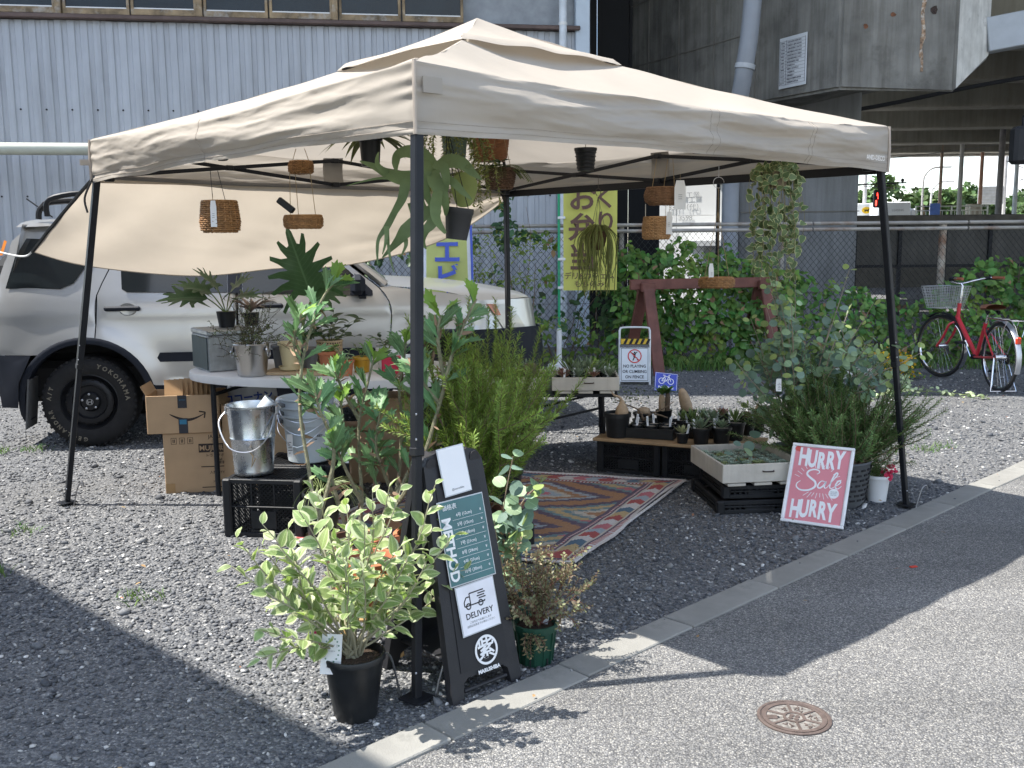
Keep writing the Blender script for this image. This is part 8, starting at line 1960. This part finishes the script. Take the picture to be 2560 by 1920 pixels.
b = MB(); c = zp(1370, 700, .05); V = [c]+[c+Vector((.052*cos(a)*(1+.12*sin(3*a)), .012*cos(2*a), .075*sin(a)*(1+.08*cos(2*a)))) for a in [2*pi*i/28 for i in range(28)]]; b.add(V, [(0, i+1, (i+1) % 28+1) for i in range(28)]); b.obj('shield_frond', SFL, sg2, smooth=180)
for (x, y) in ((.05, 0), (-.045, .02), (0, .05)): MB().tube([(x, y, .12), (-.03, 0, .44)], .0018, 5).obj('hanger_wire', BLACKP, sg2)
tag_card('white label hanging above the staghorn fern', (-.02, -1.33, 1.78), .1, .022, .07, name='plant_label')
# hoya with cream-edged leaves
HG = mat('hoya_green', (.105, .155, .055), .5, rnd=.3, hue=.02, trans=.2); HC = mat('hoya_cream', (.42, .43, .20), .5, rnd=.15, trans=.25)
hy = thing('trailing_hoya', 'trailing hoya with cream-edged round leaves hanging at the right', 'plant', (1.46, -.53, 1.70))
MB().lathe([(.035, 0), (.05, .07), (.052, .075), (.045, .075), (0, .06)], 20).obj('pot_body', mat('brown_hanging_pot', (.16, .12, .07), .7), hy)
hl_ = [leaf_mesh('leaf', 1, .82*w, [HG, HC], .1, c, prof=lambda t: sin(pi*t**.62)**.8, margin=.22, nseg=7) for (w, c) in ((1, .2), (.9, .5), (1.1, .1))]; HYS = []
for k in range(30):
    a = k*2.4; L_ = R_.choice((R_.uniform(.12, .25), R_.uniform(.25, .45), R_.uniform(.25, .5))); x0, y0 = .075*cos(a)*R_.uniform(.5, 2.0), .06*sin(a)
    S = smooth_path([(0, 0, .07), (x0*.7, y0*.8, .09), (x0, y0, .0), (x0+R_.uniform(-.02, .03), y0, -L_*.5), (x0+R_.uniform(-.03, .04), y0, -L_)], 4); HYS.append(S)
for (x0, z0) in ((-.03, .12), (.04, .15), (-.08, .11)): HYS.append(smooth_path([(0, 0, .07), (x0*.6, -.02, .09), (x0*1.3, -.03, z0)], 4))
stems(hy, HYS, mat('hoya_vine', (.2, .17, .08), .8), .0018, .0012, n=4)
for S in HYS:
    ln = sum((S[i+1]-S[i]).length for i in range(len(S)-1))
    for q in range(int(ln*21)+2):
        p_, d_ = along(S, min(.999, .12+.88*R_.random())); put('leaf', R_.choice(hl_), hy, M=orient(p_, Vector((R_.gauss(0, .8), R_.gauss(-.3, .5), R_.gauss(.0, .7))), Vector((R_.gauss(0, .5), -.9, .3)), 0, R_.uniform(.03, .045)))
for (x, y) in ((-.045, 0), (.04, .02), (.01, -.04)): MB().tube([(x, y, .07), (0, 0, .22)], .0016, 5).obj('hanger_wire', mat('white_cord', (.65, .62, .55)), hy)
# rhipsalis (mistletoe cactus)
rh = thing('mistletoe_cactus', 'stringy green hanging cactus in a brown pot before the yellow banner', 'plant', (.639, .377, 1.41))
MB().lathe([(.028, 0), (.045, .05), (.05, .10), (.05, .105), (.042, .105), (0, .09)], 20).obj('pot_body', mat('coir_pot', (.10, .055, .03), .9, bump=.5), rh)
RHM = mat('rhipsalis_green', (.20, .23, .06), .5, rnd=.35, hue=.015, trans=.2)
for k in range(105):
    a = R_.uniform(0, 2*pi); L_ = R_.uniform(.08, .34); r0 = R_.uniform(.02, .05); ro = r0+R_.uniform(.02, .085); P = [(r0*cos(a)*.6, r0*sin(a)*.6, .1), (r0*cos(a), r0*sin(a), .125+R_.uniform(0, .02)), (ro*cos(a), ro*sin(a), .07), (ro*1.05*cos(a)+R_.uniform(-.015, .015), ro*1.05*sin(a), .07-L_*.5), (ro*cos(a)+R_.uniform(-.03, .03), ro*sin(a), .07-L_)]
    MB().tube(smooth_path(P, 4), [.0024]*16+[.0015], 5).obj('strand', RHM, rh, smooth=180)
for k in range(4): a = k*pi/2+.4; MB().tube([(.047*cos(a), .047*sin(a), .1), (0, 0, .30)], .0018, 4).obj('chain', mat('chain_iron', (.08, .07, .06), .5, .7), rh)
MB().tube([(.015*cos(a)-.0, 0, .325+.02*sin(a)) for a in [2*pi*i/14-.6 for i in range(12)]], .0025, 5).obj('hook', mat('chain_iron', (.08, .07, .06)), rh); MB().tube([(0, 0, .345), (0, 0, .42)], .0018, 4).obj('hook_wire', mat('chain_iron', (.08, .07, .06)), rh)
# other hanging pots high under the canopy
hp = thing('hanging_basket_pot', 'black basket pot hanging just under the front right hem', 'pot', (.559, -.38, 1.80)); MB().lathe([(.04, 0), (.05, .09), (.056, .10), (.056, .11), (.05, .11), (0, .1)], 16).obj('body', BKP, hp)
for k in range(5): MB().lathe([(.043+.002*k, .012+.018*k), (.046+.002*k, .016+.018*k), (.043+.002*k, .02+.018*k)], 16, cap0=False).obj('ring', BKP, hp)
MB().tube([(0, 0, .1), (0, 0, .3)], .002, 4).obj('hanger_wire', BLACKP, hp)
fb = (.111, -.015, 1.735); wicker('fern_basket', 'dark wicker basket of ferns hanging in front of the back leg', fb, [(.055, 0), (.065, .01), (.078, .06), (.08, .105)], 11, .0045, m=WICKD, cat='plant', cords=[(-.06, 0, 0, 0), (.06, 0, 0, 0)], ztop=2.1, group=None)
FER = mat('fern_green', (.13, .16, .05), .6, rnd=.3, hue=.02, trans=.25)
def fern(label, loc, n_, L, m, droop=.7, name='fern', up=.8, az=None):
    t = thing(name, label, 'plant', loc); P, D, U = [], [], []
    for k in range(n_):
        a = R_.uniform(*az) if az else R_.uniform(0, 2*pi); l = L*R_.uniform(.6, 1.1); S = [Vector((cos(a)*l*s, sin(a)*l*s, l*(up*s-droop*1.6*s*s))) for s in [i/10 for i in range(11)]]; MB().tube(S, .0014, 4).obj('stem', GREENSTEM, t)
        for q in range(26):
            p_, d_ = along(S, .12+.87*q/26); sd = Vector((-sin(a), cos(a), 0))
            for s_ in (1, -1): P.append(tuple(p_)); D.append(tuple(sd*s_+d_*.5)); U.append((0, 0, 1))
    cloud_obj('fronds', cloud(P, D, U, L*.15, L*.035), m, t)['kind'] = 'stuff'
fern('feathery fern spilling from the dark wicker basket', (.111, -.015, 1.83), 12, .2, FER)
leafy('dark leaves at the rim of the dark wicker basket', (.06, -.05, 1.83), 20, .05, .6, DKL, .08, 1.2)
wk2 = (.045, .206, 1.90); wicker('wicker_basket', 'reddish rattan basket high under the roof behind the fern', wk2, [(.07, 0), (.085, .02), (.095, .1), (.1, .16)], 20, .0042, m=mat('red_rattan', (.30, .13, .055), .6, var=.2, scale=40), cords=[(-.08, 0, 0, 0), (.08, 0, 0, 0)], ztop=2.3)
gp2 = pot('hanging_pot', 'grey-green ceramic pot hanging beside the front leg', (-.03, -.83, 1.80), .06, .045, .15, mat('celadon', (.14, .2, .165), .5, var=.1), cat='pot'); MB().tube([(0, 0, .14), (0, 0, .42)], .0018, 4).obj('hanger_wire', BLACKP, gp2)
vt = thing('hanging_vine', 'yellow-green vine with small leaves trailing from the grey-green pot', 'plant', (-.03, -.83, 1.94)); VS = []
for k in range(34):
    a = k*2.4; L_ = R_.uniform(.1, .34); x0, y0 = R_.uniform(.05, .16)*cos(a), .08*sin(a); VS.append(smooth_path([(0, 0, 0), (x0*.6, y0*.6, .04), (x0, y0, -.02), (x0*1.15+.01, y0, -L_*.6), (x0*1.25, y0, -L_)], 4))
for (x, y, z) in ((.16, .0, -.3), (.2, .02, -.33), (.13, .0, -.2)): VS.append(smooth_path([(0, 0, 0), (x*.5, y, .03), (x*.85, y, -.1), (x, y, z)], 4))
stems(vt, VS, GREENSTEM, .0016, .001, n=4); cloud_obj('leaves', needles(VS, 170, .026, .010, .9, .05), mat('vine_leaf', (.27, .29, .09), .55, rnd=.3, trans=.25), vt)['kind'] = 'stuff'
bp2 = pot('hanging_pot', 'black pot of drooping narrow leaves hanging left of the front leg', (-.409, -.846, 1.80), .05, .04, .13, BKP, cat='plant')
NL = leaf_mesh('leaf', 1, .16, mat('olive_leaf', (.13, .15, .05), .5, rnd=.3, trans=.22), .15, .9)
for k in range(38): a = k*2.4; put('leaf', NL, bp2, M=orient((.03*cos(a), .03*sin(a), .13), (cos(a), sin(a), R_.uniform(-.2, .9)), (0, 0, 1), 0, R_.uniform(.14, .26)))
MB().tube([(0, 0, .13), (0, 0, .4)], .0018, 4).obj('hanger_wire', BLACKP, bp2)
